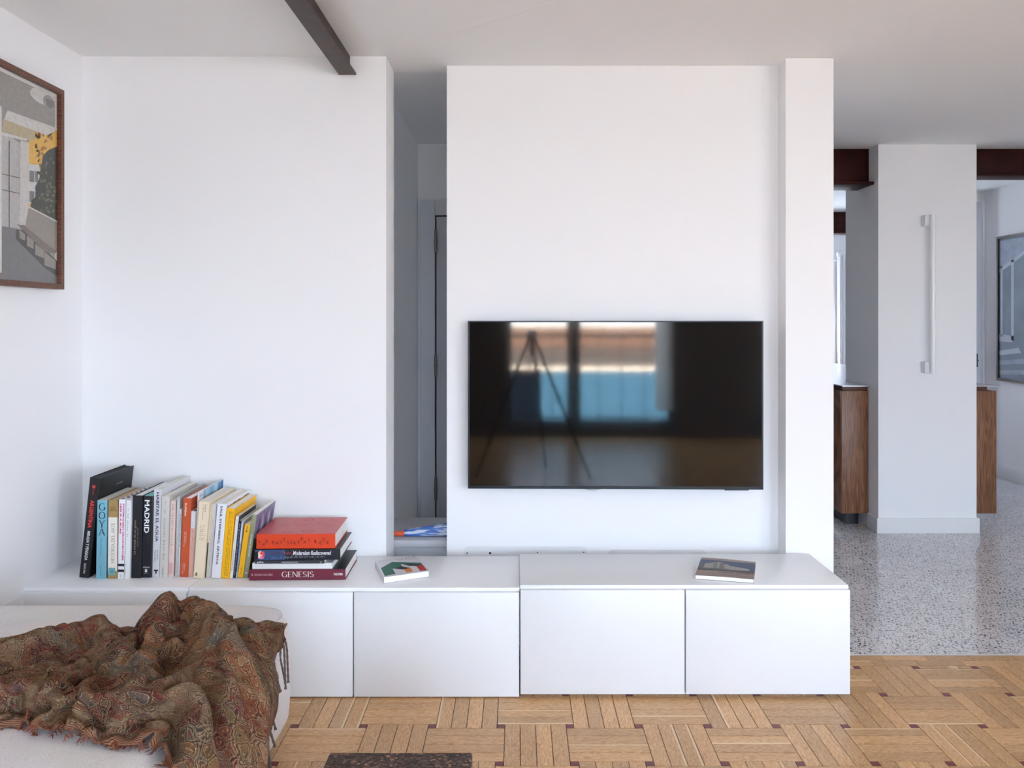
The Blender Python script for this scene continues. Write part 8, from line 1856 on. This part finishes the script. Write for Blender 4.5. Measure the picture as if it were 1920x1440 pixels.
[-803,1741,480,17,-1,-12,-7,6,8,-3,4,5,-2,10,-2,-4,5,7,-3,11,7,10,1,-17,3,13,-5,-6,2,15,2,6,13,-4,7,17,14,-9,1,13,-2,13,-14,13,0,-13,12,-3,0,15,-5,10,13,-3,-7,13,2,1,15,2,11,10,1,1,14,5,-3,12,4,-3,13,0,-5,13,0,-6,12,-2,-7,12,-4,-6,11,-4,-5,12,-4,-1,12,-4,0,13,-3,0,14,-7,11,2,-9,11,0,-5,-6,12,2,-4,9,6,5,12,1,1,13,3,-3,10,10,-7,2,11,-9,0,12,-5,11,7,5,15,-3,-4,3,8,1,4,4,5,15,0,-1,14,-1,-2,14,-1,-7,9,3,-15,3,5,-6,8,3,-3,8,8,0,8,11,3,15,1,1,3,-1,0,5,15,-2,13,4,-3,16,-7,-2,5,-14,-1,2,-13,-6,6,-9,-8,10,-6,-6,12,-4,-3,13,-3,1,13,-1,2,15,-2,3,14,-2,0,10,-5,-3,10,-5,-4,10,-5,-3,9,-6,-3,10,-6,-4,9,-6,-3,8,-7,-3,9,-5,-2,7,-8,-2,8,-8,-6,8,-4],
[-761,1751,482,-17,-5,9,3,10,-6,1,6,-5,-4,7,-12,0,4,8,0,2,16,3,13,-3,-5,12,-8,-8,13,-2,-6,8,9,7,-4,14,8,1,8,11,0,15,-2,6,15,-11,11,-6,1,4,-19,-8,8,-14,-6,15,-3,-3,15,2,2,15,5,7,11,0,7,10,3,3,13,3,-8,8,1,-7,11,-2,-2,13,0,1,14,1,2,11,0,-2,10,-4,-1,12,2,-1,13,2,-4,7,7,10,7,-2,7,3,-8,-9,6,8,-5,7,7,5,12,1,6,13,1,0,9,6,-8,4,10,-8,3,7,4,12,-5,-2,12,4,-10,7,12,-11,9,6,-7,8,7,5,13,2,3,9,-2,-9,9,7,0,11,-4,0,12,-8,-1,11,8,6,5,11,-3,11,-11,-2,8,0,-2,8,7,0,12,3,-2,14,-1,-5,10,-6,-7,6,-11,-6,4,-13,-3,4,-13,-4,7,-10,-5,8,-8,-6,10,-6,-1,11,-6,-1,12,-6,-2,12,-4,-2,11,-3,-2,11,-3,-1,12,-3,-1,12,-3,-1,12,-4,-2,11,-2,-1,11,-1,-4,11,1,-2,12,-10],
[-793,1741,463,22,-3,10,0,9,-3,10,1,3,5,9,0,2,13,1,-2,12,5,-11,9,-4,-5,15,-4,1,12,3,-2,10,10,6,2,13,1,-2,15,5,11,8,5,5,17,-8,9,4,-4,4,-18,1,0,-16,-6,10,-11,-4,15,-6,2,12,0,-7,9,-4,0,13,3,1,13,1,3,13,2,3,10,6,-2,8,6,-5,8,5,0,8,4,7,13,0,1,12,2,1,13,0,-4,9,10,-3,3,11,8,9,-5,2,10,-4,-9,0,9,-6,4,9,2,13,3,5,14,0,3,13,3,-6,6,8,-12,2,9,-4,12,1,8,11,-2,-12,8,4,-2,2,7,-5,9,12,2,12,4,0,14,-1,-6,16,0,-2,-2,-12,0,5,-14,-6,13,-4,-5,14,1,-1,14,-4,-3,13,-1,-10,8,2,7,10,0,3,15,2,-3,13,0,-8,10,-1,-9,8,-6,-7,7,-8,-4,5,-10,-4,5,-12,0,6,-12,0,9,-9,-1,10,-7,-4,10,-7,-5,9,-5,-4,11,-5,-3,10,-5,-2,10,-5,-1,10,-5,-2,11,-5,-3,12,0,-2,3,-6],
[-768,1719,450,1,11,1,5,10,-4,0,10,1,-2,11,3,3,12,2,5,14,1,6,11,1,-1,5,13,-1,3,12,0,10,11,5,11,7,7,5,13,-4,3,12,2,12,15,0,15,4,-4,3,-16,-2,3,-10,-4,7,-9,-4,6,-14,-1,11,-6,-1,12,8,1,9,5,2,13,-5,-5,5,6,-4,6,11,-2,10,9,-1,12,5,-4,11,1,-1,12,1,2,11,6,5,11,2,6,5,-11,-1,11,4,3,11,9,5,12,1,-4,10,5,-8,-5,12,-8,4,10,-2,13,5,2,14,2,3,15,1,-4,13,2,-10,0,10,-2,8,6,-4,9,2,4,9,-13,-7,7,-11,-12,8,2,0,14,6,6,15,3,3,16,1,-6,11,-6,-8,7,-9,-10,4,-11,-10,4,-9,-7,10,-6,-5,11,-4,-2,14,1,4,13,1,5,13,1,4,14,3,1,13,1,-4,12,-1,-8,10,-2,-9,7,-3,-5,8,-6,-2,7,-5,-3,8,-7,-2,9,-8,0,10,-7,0,9,-7,0,8,-7,-3,7,-8,0,9,-6,1,10,-7,-2,11,-7,-6,-15,16],
[-752,1724,469,-2,5,2,5,9,-3,4,7,-7,3,9,-7,0,10,-12,6,9,6,2,7,12,-3,4,14,1,5,13,-3,8,13,12,13,1,1,6,14,3,6,17,5,18,5,-3,16,-8,-3,10,-12,-2,13,-5,-5,8,-9,-12,-3,-14,-8,4,-2,1,14,5,6,12,4,3,11,6,4,12,3,-6,13,-2,-1,-5,14,-1,6,10,-2,13,-7,-2,11,5,3,10,4,0,5,12,3,12,0,1,12,-3,-6,4,7,4,12,5,5,13,3,-4,9,8,-7,-2,12,-5,10,8,-6,11,7,-5,14,5,-2,13,4,2,14,3,-5,10,-3,-4,8,-5,-6,16,3,-3,11,-9,-4,3,-12,-5,1,-13,-7,10,-5,3,13,0,5,14,-1,0,15,-1,-4,13,-3,-8,5,-7,-9,4,-13,-10,5,-10,-8,9,-5,-4,13,-2,-3,13,1,-1,13,2,2,13,3,3,13,0,0,12,0,-2,13,2,-4,11,1,-5,10,-1,-6,9,-2,-6,5,-4,-1,5,-6,-1,10,-7,0,10,-5,-7,9,-3,3,9,-2,3,10,-4,4,11,-5,1,1,-15],
[-734,1724,449,-6,-10,4,4,6,0,-1,8,-10,5,9,-6,7,9,5,1,6,12,-4,4,14,-2,4,14,1,7,13,8,12,10,11,13,1,2,8,16,8,15,5,0,18,-7,-8,12,-10,-9,10,-10,0,17,-8,-14,8,1,1,8,-5,-6,7,-10,-3,13,-1,3,7,7,6,7,2,6,9,5,4,11,6,1,7,12,-3,-7,9,-1,14,5,-5,8,10,0,6,1,5,13,1,2,10,8,-4,9,8,-8,6,9,-7,7,9,5,11,2,8,12,-3,0,14,2,-6,13,5,-6,10,8,-5,11,10,-3,11,3,0,13,-5,-3,14,-4,-6,10,-9,-5,10,0,-4,12,-2,-3,14,-4,-8,7,-9,-11,1,-15,-9,3,-11,-6,11,-2,1,14,-2,4,15,-2,3,15,0,-4,13,-1,-7,8,-5,-5,2,-12,-6,8,7,-7,11,-8,-5,9,-9,-7,11,-3,-4,11,-2,-2,13,0,2,13,1,2,12,0,1,12,-2,1,12,-1,-2,5,-1,-7,2,-5,-1,-1,-8,-2,9,-6,0,11,-3,3,7,4,0,10,-1,5,12,0,-15,-1,14],
[-738,1683,445,10,17,-11,6,2,8,5,9,-3,5,9,1,-3,5,11,-3,4,12,0,5,13,5,8,11,3,9,10,8,11,8,10,12,9,3,17,-4,8,17,1,-5,15,-10,-8,13,-11,-12,9,-12,-15,7,1,-7,11,-3,-1,15,-9,8,11,1,5,6,10,2,4,11,4,9,3,0,4,10,6,11,1,6,12,3,1,6,12,-5,3,11,-10,0,8,-2,8,10,4,13,3,-5,9,8,0,10,7,0,11,7,-3,12,1,-2,11,7,0,12,7,0,14,4,0,14,3,1,16,-1,-2,15,-4,-10,6,-8,-10,6,-10,-6,12,-5,-3,14,-4,-5,12,-5,-10,9,-4,0,15,-1,2,15,-2,-5,13,-4,-5,2,-11,-9,-1,-12,0,12,6,-2,13,1,-2,13,-4,1,13,-7,-1,13,-5,-3,13,-3,-7,9,7,-6,9,5,-5,9,-7,-4,8,-11,-4,9,-9,-5,8,-8,-6,10,-5,-4,11,-4,2,13,-3,3,12,-2,3,13,0,-4,11,2,3,-3,-5,-6,4,-3,-3,6,-5,-4,7,-4,-11,7,0,-5,8,9,-4,10,-17],
[-719,1683,444,7,-5,-11,4,8,4,2,7,9,7,7,4,-2,4,7,0,5,11,0,5,13,4,9,9,9,13,4,9,12,7,4,16,-5,8,16,4,-3,16,-10,-12,11,-9,-16,8,-6,-17,7,-4,-9,13,-10,4,16,-8,7,11,8,7,9,8,10,8,5,2,4,14,4,9,4,1,8,7,1,5,12,6,11,0,-6,2,11,-1,6,12,-2,9,9,-4,11,4,0,10,7,2,10,8,2,13,3,-3,14,-2,-2,12,2,1,9,9,0,12,8,-3,14,2,-3,14,-2,-7,13,-2,-6,13,-1,-2,15,-3,-4,15,-4,-6,12,-6,-7,11,-7,-10,8,-11,-10,7,-9,-9,8,-8,-6,12,-2,3,17,-2,5,15,-2,-3,7,-7,-9,3,-8,-2,12,7,1,13,8,-1,10,3,2,15,0,1,12,-2,-2,13,-2,-7,12,0,-8,10,-3,-8,10,-7,-8,10,-7,-5,9,-10,-2,6,-11,0,4,-9,-6,9,2,-3,11,-3,2,12,-3,1,12,1,2,14,-1,-5,9,3,-4,4,0,2,6,-6,-9,6,2,2,4,-7,-16,-2,5],
[-706,1649,455,-3,8,-3,8,5,6,3,8,6,9,5,-1,9,9,0,-3,6,9,2,11,7,8,8,3,8,13,5,6,15,-1,6,15,0,-4,15,-8,-14,10,-7,-14,9,-8,-15,8,-5,-9,15,-10,3,14,3,8,14,6,8,14,-4,6,6,12,4,1,14,6,9,7,5,8,6,4,12,4,-2,2,13,2,10,10,1,12,7,-1,12,2,-9,11,-1,-3,12,1,1,7,9,4,6,11,-2,13,-1,0,12,4,1,9,10,0,13,6,-4,12,1,-11,11,-4,-11,9,-2,-8,13,-3,-8,13,-2,-6,15,-2,-7,14,-2,-5,15,-3,-2,15,-4,-2,16,-3,-2,15,-4,-3,12,-5,-9,8,-11,-5,5,4,1,9,-6,9,10,-7,-2,12,-7,-5,12,-4,-7,11,-1,-14,7,1,-3,13,2,8,12,1,-5,15,2,4,14,1,-3,13,-1,-4,12,-5,-5,12,-4,-6,11,-4,-5,9,-6,-2,7,-7,-10,6,2,-8,8,-1,-3,3,-4,0,12,0,4,11,2,3,13,-1,-4,10,-1,-5,8,0,0,11,-3,0,7,-7,0,-19,10],
[-702,1649,436,5,2,8,2,7,1,8,2,5,4,11,0,10,7,2,9,9,3,4,9,5,9,-1,12,8,14,2,4,14,0,-9,12,-8,-10,13,-9,-17,7,-4,-11,11,-9,-6,16,-10,3,14,3,5,17,2,7,14,2,5,3,15,8,8,10,8,10,4,5,5,9,5,9,6,5,9,8,0,11,6,-2,13,4,-7,11,0,-10,10,-1,-2,13,3,5,10,8,3,3,13,2,10,7,-1,13,3,2,9,10,-1,13,4,-6,12,-2,-9,11,-2,-8,12,0,-5,14,1,-7,14,1,-9,13,-2,-9,12,-4,-9,13,-5,-8,12,-6,-6,13,-4,-6,14,-2,-3,13,0,2,13,-7,5,13,-3,-3,14,6,-6,13,8,-8,12,4,-8,12,-4,-3,10,-10,0,9,-13,-5,5,-12,-6,9,-7,-4,12,-3,-4,13,0,1,13,1,0,14,2,0,13,-2,-4,11,-1,1,12,-2,-8,9,-1,-2,12,-5,-4,10,-4,-3,10,-3,-4,3,-4,-2,5,-3,2,9,2,1,11,0,-3,10,-1,-3,6,0,5,8,4,3,12,3,-5,-7,-10],
[-705,1641,415,11,2,3,5,9,-1,10,5,4,6,4,8,9,5,5,11,6,5,11,6,7,10,7,6,7,15,1,-5,13,-2,-17,7,-6,-13,7,-10,-8,12,-2,-2,17,-7,1,18,-2,6,15,6,3,15,-4,5,5,12,8,8,11,6,14,1,7,0,12,7,10,5,5,11,5,0,13,3,-5,12,1,-9,10,0,-8,11,1,0,13,3,5,9,10,4,5,13,3,7,11,1,12,5,1,11,8,-1,14,3,-6,12,-1,-7,12,-1,-4,14,3,-3,14,4,-6,14,2,-8,14,0,-8,14,-1,-9,13,-2,-9,14,-3,-7,13,-2,-6,13,-3,-7,12,-5,-4,11,5,-5,12,10,-3,13,2,-1,16,-4,-1,15,-6,-3,13,-6,-6,13,-2,-9,11,5,-6,12,0,0,8,-10,-2,7,-12,-2,9,-10,-4,10,-10,-6,10,-7,-7,11,-4,-6,12,-3,-5,11,-2,0,14,-1,1,10,2,3,8,0,-1,11,-4,0,11,-3,-2,13,1,-7,1,-4,-7,6,-2,1,10,1,0,11,-1,-1,10,-1,2,7,1,9,7,2,0,-10,3],
[-691,1622,392,15,4,24,2,8,-6,10,4,6,7,9,-4,8,3,6,11,8,6,11,8,4,7,13,1,3,15,-1,-4,16,-3,-12,11,-5,-18,5,-4,-6,13,-2,6,17,4,5,13,2,-3,17,-12,6,6,7,11,7,11,6,7,11,6,12,-1,7,4,10,5,13,3,-1,11,0,-7,12,0,-10,10,0,-3,12,2,3,12,6,5,8,10,4,6,12,4,8,10,4,10,9,0,13,5,-1,13,4,-4,13,1,-6,13,1,-2,13,4,-3,14,4,-5,14,2,-8,14,0,-8,14,0,-9,13,-1,-9,14,-2,-10,12,-3,-9,13,-2,-7,14,-3,0,15,5,-3,13,6,-3,12,10,-5,12,5,-5,15,3,-7,14,-1,-3,13,1,0,16,-2,-3,13,-3,-7,12,-3,-7,13,-4,-8,11,-6,-5,10,-7,-4,10,-9,-2,8,-12,-1,8,-12,-2,8,-12,-5,8,-8,-5,10,-5,-4,11,-2,0,11,4,0,12,0,0,11,0,0,12,2,-2,7,3,0,4,-3,-2,7,3,-4,11,2,0,6,-1,4,0,-5,-2,6,-4,-6,1,2],
[-669,1623,385,2,-12,12,8,8,-1,6,7,1,10,3,6,10,7,1,9,11,1,5,13,0,4,15,0,-3,15,-2,-11,10,2,-13,11,0,-8,16,-7,-5,12,-10,11,15,5,12,2,9,0,18,-7,9,9,6,10,4,14,-1,16,-2,11,1,11,6,13,3,-2,12,-1,-9,10,-2,-8,11,-1,1,12,4,4,12,6,6,7,11,5,5,12,3,9,9,4,11,8,-1,13,4,4,13,5,-3,14,3,-4,13,2,-2,13,3,-3,14,3,-7,14,2,-6,13,1,-8,13,0,-9,13,1,-9,14,-1,-11,11,-2,-8,13,-2,-6,14,1,1,13,10,-2,14,6,-3,14,8,-4,14,4,-6,15,1,-5,14,0,-8,13,-2,-10,11,-5,-8,14,-2,-1,16,1,3,15,2,-4,12,-2,-7,11,-4,-4,12,-5,-5,12,-4,-6,11,-5,-7,12,-8,-5,11,-8,-4,10,-9,-3,8,-8,-2,6,-8,-3,9,-4,-1,10,-2,-3,11,-1,0,12,-1,5,7,2,3,7,5,-3,9,2,-1,9,3,-1,10,3,-5,9,-1,-2,7,-3,-4,0,-4],
[-662,1596,389,0,7,-13,8,8,0,7,8,0,10,5,4,10,7,2,6,13,0,3,13,0,-7,13,2,-7,13,1,-6,11,2,-5,16,-4,5,7,9,4,17,-5,5,12,-11,12,6,11,6,11,1,6,8,1,2,12,6,4,13,0,10,3,9,1,13,1,-13,8,-3,-4,12,-2,2,12,4,5,11,6,6,7,11,5,7,11,4,9,8,3,13,6,-2,13,3,2,12,5,0,13,5,-3,13,2,0,13,3,-4,14,3,-5,13,2,-6,13,1,-7,13,1,-9,12,0,-8,12,1,-10,12,-1,-5,15,1,-2,14,4,-1,13,8,-2,14,7,-3,14,6,-5,14,4,-8,14,1,-8,14,-1,-8,13,-1,-8,13,0,-6,13,0,-4,14,-2,-5,14,-2,-4,13,0,-1,11,-1,-8,9,-4,-8,11,-5,-6,12,-4,-3,13,-3,-1,13,-4,0,14,-2,-1,13,-3,-2,12,-3,-3,11,-4,-2,9,-5,-3,9,-4,-3,10,-2,-2,11,-4,-2,11,-3,-5,9,3,-8,7,2,-4,9,0,6,6,1,9,3,3,2,9,4,-11,3,3],
[-654,1594,358,4,-6,13,9,8,-1,5,10,-3,3,12,-5,2,12,-1,2,14,0,2,14,-1,0,13,1,-8,8,6,3,14,-2,2,9,7,11,12,8,-5,16,-8,15,2,5,7,14,-1,3,8,-1,3,9,-2,-2,16,0,12,5,8,7,11,3,-9,11,-2,-8,9,-2,4,11,3,6,11,6,6,7,9,5,9,9,3,12,6,0,12,5,-3,13,4,-1,13,4,-5,11,4,3,12,4,0,13,3,-1,13,3,-4,13,2,-5,12,2,-5,13,1,-8,12,1,-3,13,1,-8,13,1,-4,14,2,-1,14,4,0,13,7,-3,14,6,-4,14,4,-5,14,4,-7,14,2,-11,12,1,-12,10,-1,-10,12,-1,-9,13,-1,-9,12,1,-9,13,1,-6,12,-1,-4,14,-2,3,13,0,5,14,1,0,16,0,-4,13,-1,-7,12,-3,-9,10,-5,-8,11,-7,-5,11,-4,-3,13,-2,1,13,1,1,13,-1,-3,11,0,-3,11,0,0,12,-1,1,11,-1,1,11,0,-1,9,-1,-3,5,-8,-3,9,-3,-2,10,4,-3,10,7,9,4,2],
[-646,1571,345,-12,19,2,9,7,2,-2,12,5,-1,12,5,1,13,1,4,12,3,1,13,-7,5,15,-7,10,12,-5,12,3,11,1,10,2,13,12,6,-10,12,-10,18,0,8,0,17,-4,-2,7,-2,13,8,5,0,17,-3,12,4,8,-4,13,-2,-6,12,-1,-2,12,-1,8,8,6,7,7,8,5,11,7,1,13,5,-2,13,4,-6,11,5,-2,13,3,-6,11,4,-2,12,4,6,11,3,-2,13,3,-4,11,4,0,13,1,-5,13,2,-6,12,2,1,13,0,-6,14,2,-1,13,2,0,14,5,-1,14,3,-5,15,4,-5,14,4,-6,13,4,-8,12,3,-9,11,4,-5,14,2,-4,15,2,-6,13,2,-10,11,0,-11,12,-1,-10,13,0,-12,13,4,-3,12,2,-6,12,-1,-6,13,-3,-5,12,-3,-3,13,0,2,16,1,2,14,2,2,14,0,0,12,0,-6,11,-1,-7,10,-4,-5,11,-4,-1,12,-2,-1,11,-2,1,9,-8,3,11,-1,-1,9,3,6,10,1,2,10,3,-6,7,8,-2,9,2,1,10,-2,1,8,-9],
[-672,1587,332,8,7,0,4,11,3,6,11,1,2,10,2,-1,13,1,12,1,5,9,9,-1,7,12,-1,11,12,4,5,15,-5,9,14,5,-16,5,1,8,7,-11,2,15,9,12,2,-7,-3,18,-3,15,3,8,6,10,-1,11,11,4,-6,13,-1,-4,14,-2,0,10,1,10,5,7,5,10,6,-2,14,4,-4,13,5,-7,10,5,-3,12,3,-5,12,4,-5,12,4,3,11,3,0,13,3,-8,8,7,0,13,1,3,11,0,-4,13,2,0,14,1,-9,13,2,6,13,0,3,14,3,-4,15,3,-4,14,4,-5,14,3,-5,13,4,-7,13,3,-7,13,4,-10,11,3,-11,11,4,-8,13,2,-3,16,2,1,15,3,3,15,7,-8,14,5,-33,13,3,4,14,1,0,11,1,0,12,1,0,13,0,-4,12,-2,-9,11,-5,-8,11,-3,-7,12,-5,-2,13,-1,2,13,0,4,12,2,2,11,2,2,12,-1,2,9,3,2,7,-4,3,10,2,-4,6,9,0,10,1,2,11,1,1,11,-1,1,12,0,-3,4,-6,4,13,-8],
[-659,1602,328,-10,-2,-10,5,9,5,7,5,3,6,11,-3,7,11,1,9,8,1,14,-1,6,6,13,1,10,11,-2,8,15,-1,-4,16,-1,-16,4,1,-6,16,-2,9,14,0,19,-3,-3,10,10,0,10,5,3,11,10,2,-1,15,-2,-8,13,0,-1,12,-2,10,8,4,4,11,4,-2,12,5,-4,14,4,-10,8,7,-6,11,4,0,14,2,-6,11,4,-1,12,3,0,12,3,-4,12,4,-8,6,8,1,13,0,5,11,-1,-1,13,1,0,14,1,-2,14,1,-2,13,2,3,14,1,-4,14,4,-10,11,6,-1,14,1,-5,14,3,-6,13,3,-7,12,4,-7,13,3,-4,14,2,-3,13,3,1,14,6,-1,14,4,-1,16,3,-10,14,3,-38,14,5,3,13,2,0,11,0,0,10,-1,0,8,1,0,14,-1,0,14,-1,-1,13,4,-4,10,-4,-1,12,0,0,11,8,-2,12,1,-1,12,-2,2,10,-2,3,8,5,2,9,6,2,10,2,2,11,0,0,10,1,-1,11,0,0,10,0,-1,12,-1,0,12,-3,0,9,5],
[-668,1599,293,15,-2,15,-1,8,-1,11,1,7,6,9,-1,6,11,-1,5,12,-2,10,8,1,-6,12,3,11,11,-1,2,15,1,-6,9,7,-7,16,-5,16,10,5,-6,15,-10,14,4,0,12,-9,-1,17,6,2,8,15,-1,-9,15,-1,2,14,-1,0,13,-1,6,10,5,-6,10,5,-3,12,3,-5,12,5,-4,11,4,-10,8,6,-3,12,4,1,14,0,-4,12,3,-2,12,4,-4,11,5,-9,5,8,2,13,0,7,11,-3,-2,13,1,4,13,0,1,14,0,-4,14,2,-2,15,3,-1,14,3,-9,9,5,-7,12,4,-5,13,3,-4,14,3,-3,13,1,0,16,2,2,13,4,1,13,5,2,14,5,-2,15,3,-3,13,5,0,13,4,-25,14,-1,-35,12,0,4,11,0,0,7,2,0,13,4,0,13,4,0,13,-2,0,10,0,1,10,9,-1,12,5,0,14,2,1,12,0,1,12,0,-1,10,0,0,11,0,0,11,-1,0,11,-1,-3,9,0,-1,11,-1,1,10,-1,-4,9,2,-5,10,2,-1,11,-2,-3,10,1],
[-663,1597,285,10,-6,8,9,6,-2,3,9,7,3,8,1,7,10,-4,8,11,-1,0,14,3,-2,11,0,-3,12,7,0,15,5,12,2,-3,4,10,-1,5,8,2,6,18,-6,5,15,-7,16,-16,3,10,5,-1,4,18,-3,0,15,-1,1,15,-1,-2,13,1,-9,8,9,-3,11,3,-2,12,2,-3,13,3,-3,13,4,-6,11,5,-10,5,6,-3,13,5,2,14,-1,-5,11,5,-2,12,2,-9,5,8,1,12,2,7,11,-4,2,13,0,0,13,1,2,14,-1,-1,14,1,-3,14,3,0,14,2,-4,14,3,-12,8,5,-1,13,3,1,15,1,4,13,4,-2,15,1,-2,13,5,-2,13,4,-6,14,4,-6,10,9,-2,14,2,-6,10,7,-7,11,8,-23,14,1,-11,14,-4,1,14,-4,0,12,-2,0,13,4,0,10,8,0,9,1,-1,14,-2,1,13,3,1,11,7,-2,9,5,-2,12,-3,-1,11,-3,-1,11,-2,0,11,-1,1,10,-1,-5,7,4,-3,11,0,-3,11,-2,-2,10,-1,2,11,-2,4,11,-2,3,9,0],
[-689,1596,231,40,21,71,-16,7,-12,27,-13,-9,0,7,10,-5,13,7,10,2,-11,3,17,-5,-10,12,5,5,17,2,0,7,6,13,7,2,13,2,-2,4,10,-3,-4,9,0,-1,13,4,17,-3,-9,9,10,-4,10,12,-6,-2,14,0,-1,15,0,-4,14,2,-7,9,7,-7,7,8,2,13,-1,-3,12,3,-4,12,5,-1,14,2,-3,13,3,-10,6,8,-4,9,3,-1,13,1,-1,13,1,-9,6,8,-1,11,3,7,11,-3,1,13,0,-3,13,4,3,12,-3,3,14,-1,0,15,1,-1,13,3,-9,10,6,-1,13,0,0,14,0,0,13,5,-5,13,5,-4,11,8,-4,14,3,-5,12,7,-3,13,1,-5,13,4,-4,12,7,-3,13,3,-2,14,3,-13,8,7,-12,11,4,0,13,1,0,12,1,-5,13,-2,1,12,-3,1,12,5,-2,12,4,-5,12,0,1,13,-2,2,11,3,1,11,2,-1,11,-2,-1,11,-2,-2,11,-3,0,10,-2,3,11,0,4,11,0,3,10,3,1,8,6,0,9,6,-1,11,-2,0,9,6],
]
TH = np.cumsum(np.array(STEPS).reshape(90, 78, 3), axis=1).astype(float) / 1000
nu, nv = TH.shape[:2]
thr = thing('throw', 'crumpled brown paisley throw with fringed ends lying over the linen sofa', 'blanket', tuple(float(c) for c in TH.reshape(-1, 3).mean(0)))
org = np.array(thr.location)
ids = np.arange(nu * nv).reshape(nu, nv)
me = bpy.data.meshes.new('woven_cloth')
me.from_pydata((TH.reshape(-1, 3) - org).tolist(), [], [(int(ids[i, j]), int(ids[i + 1, j]), int(ids[i + 1, j + 1]), int(ids[i, j + 1])) for i in range(nu - 1) for j in range(nv - 1)])
ul = me.uv_layers.new(name='UVMap')
lu = np.zeros(len(me.loops) * 2)
li = np.zeros(len(me.loops), int); me.loops.foreach_get('vertex_index', li)
lu[0::2] = (li // nv) / (nu - 1) * 1.85
lu[1::2] = (li % nv) / (nv - 1) * 1.16
ul.data.foreach_set('uv', lu)
for p in me.polygons: p.use_smooth = True
cl = link('woven_cloth', me, PAIS, thr)
sm = cl.modifiers.new('subdivision', 'SUBSURF'); sm.levels = 1; sm.render_levels = 2
so2 = cl.modifiers.new('thickness', 'SOLIDIFY'); so2.thickness = .003; so2.offset = 0
# fringe: twisted tassels on the right-hand end, short frayed threads along the near hem
FR = mat('fringe_yarn', (104, 88, 82), .9)
FR2 = mat('frayed_thread', (128, 66, 42), .9)
rf = random.Random(3)
E = TH[-1]
for k in range(0, nv - 1, 2):
    p = Vector(E[k]) - thr.location
    out = Vector(TH[-1, k] - TH[-3, k]).normalized()
    n_ = 13
    L_ = rf.uniform(.10, .14)
    sw = Vector((rf.uniform(.0, .25), rf.uniform(-.35, .35), -1)).normalized()
    pts, q_ = [], p.copy()
    for i in range(n_ + 1):
        pts.append(q_.copy())
        f_ = min(1, i / 3)
        d_ = (out * (1 - f_) + sw * f_).normalized()
        q_ = q_ + d_ * (L_ / n_)
        w_z = q_ + thr.location
        if w_z.z < .008: q_.z = .008 - thr.location.z
        if w_z.x < SX1 + .021 and w_z.z < SZ1 - .03: q_.x = SX1 + .021 - thr.location.x
        elif w_z.x < SX1 + .01 and w_z.z < SZ1 + .01: q_.z = SZ1 + .012 - thr.location.z
    bm = bmesh.new()
    tube(bm, pts, [.0026 + .0009 * (i % 2) for i in range(n_)] + [.0044], 6)
    fin(bm, 'tassel', FR, thr, smooth=180)
bm = bmesh.new()
for i in range(0, (nu - 1) * 4):
    a = i / 4; i0 = min(nu - 2, int(a)); f_ = a - i0
    p = Vector(TH[i0, 0] * (1 - f_) + TH[i0 + 1, 0] * f_) - thr.location
    out = Vector(TH[i0, 0] - TH[i0, 2]).normalized()
    for s_ in range(5):
        d_ = (out + Vector((rf.uniform(-.6, .6), rf.uniform(-.4, .4), rf.uniform(-.35, .35)))).normalized()
        e_ = p + d_ * rf.uniform(.006, .018)
        sd = d_.cross(Vector((0, 0, 1))).normalized() * .0012
        poly(bm, [p - sd, p + sd, e_ + sd * .5, e_ - sd * .5])
fin(bm, 'frayed_hem', FR2, thr, 'stuff')
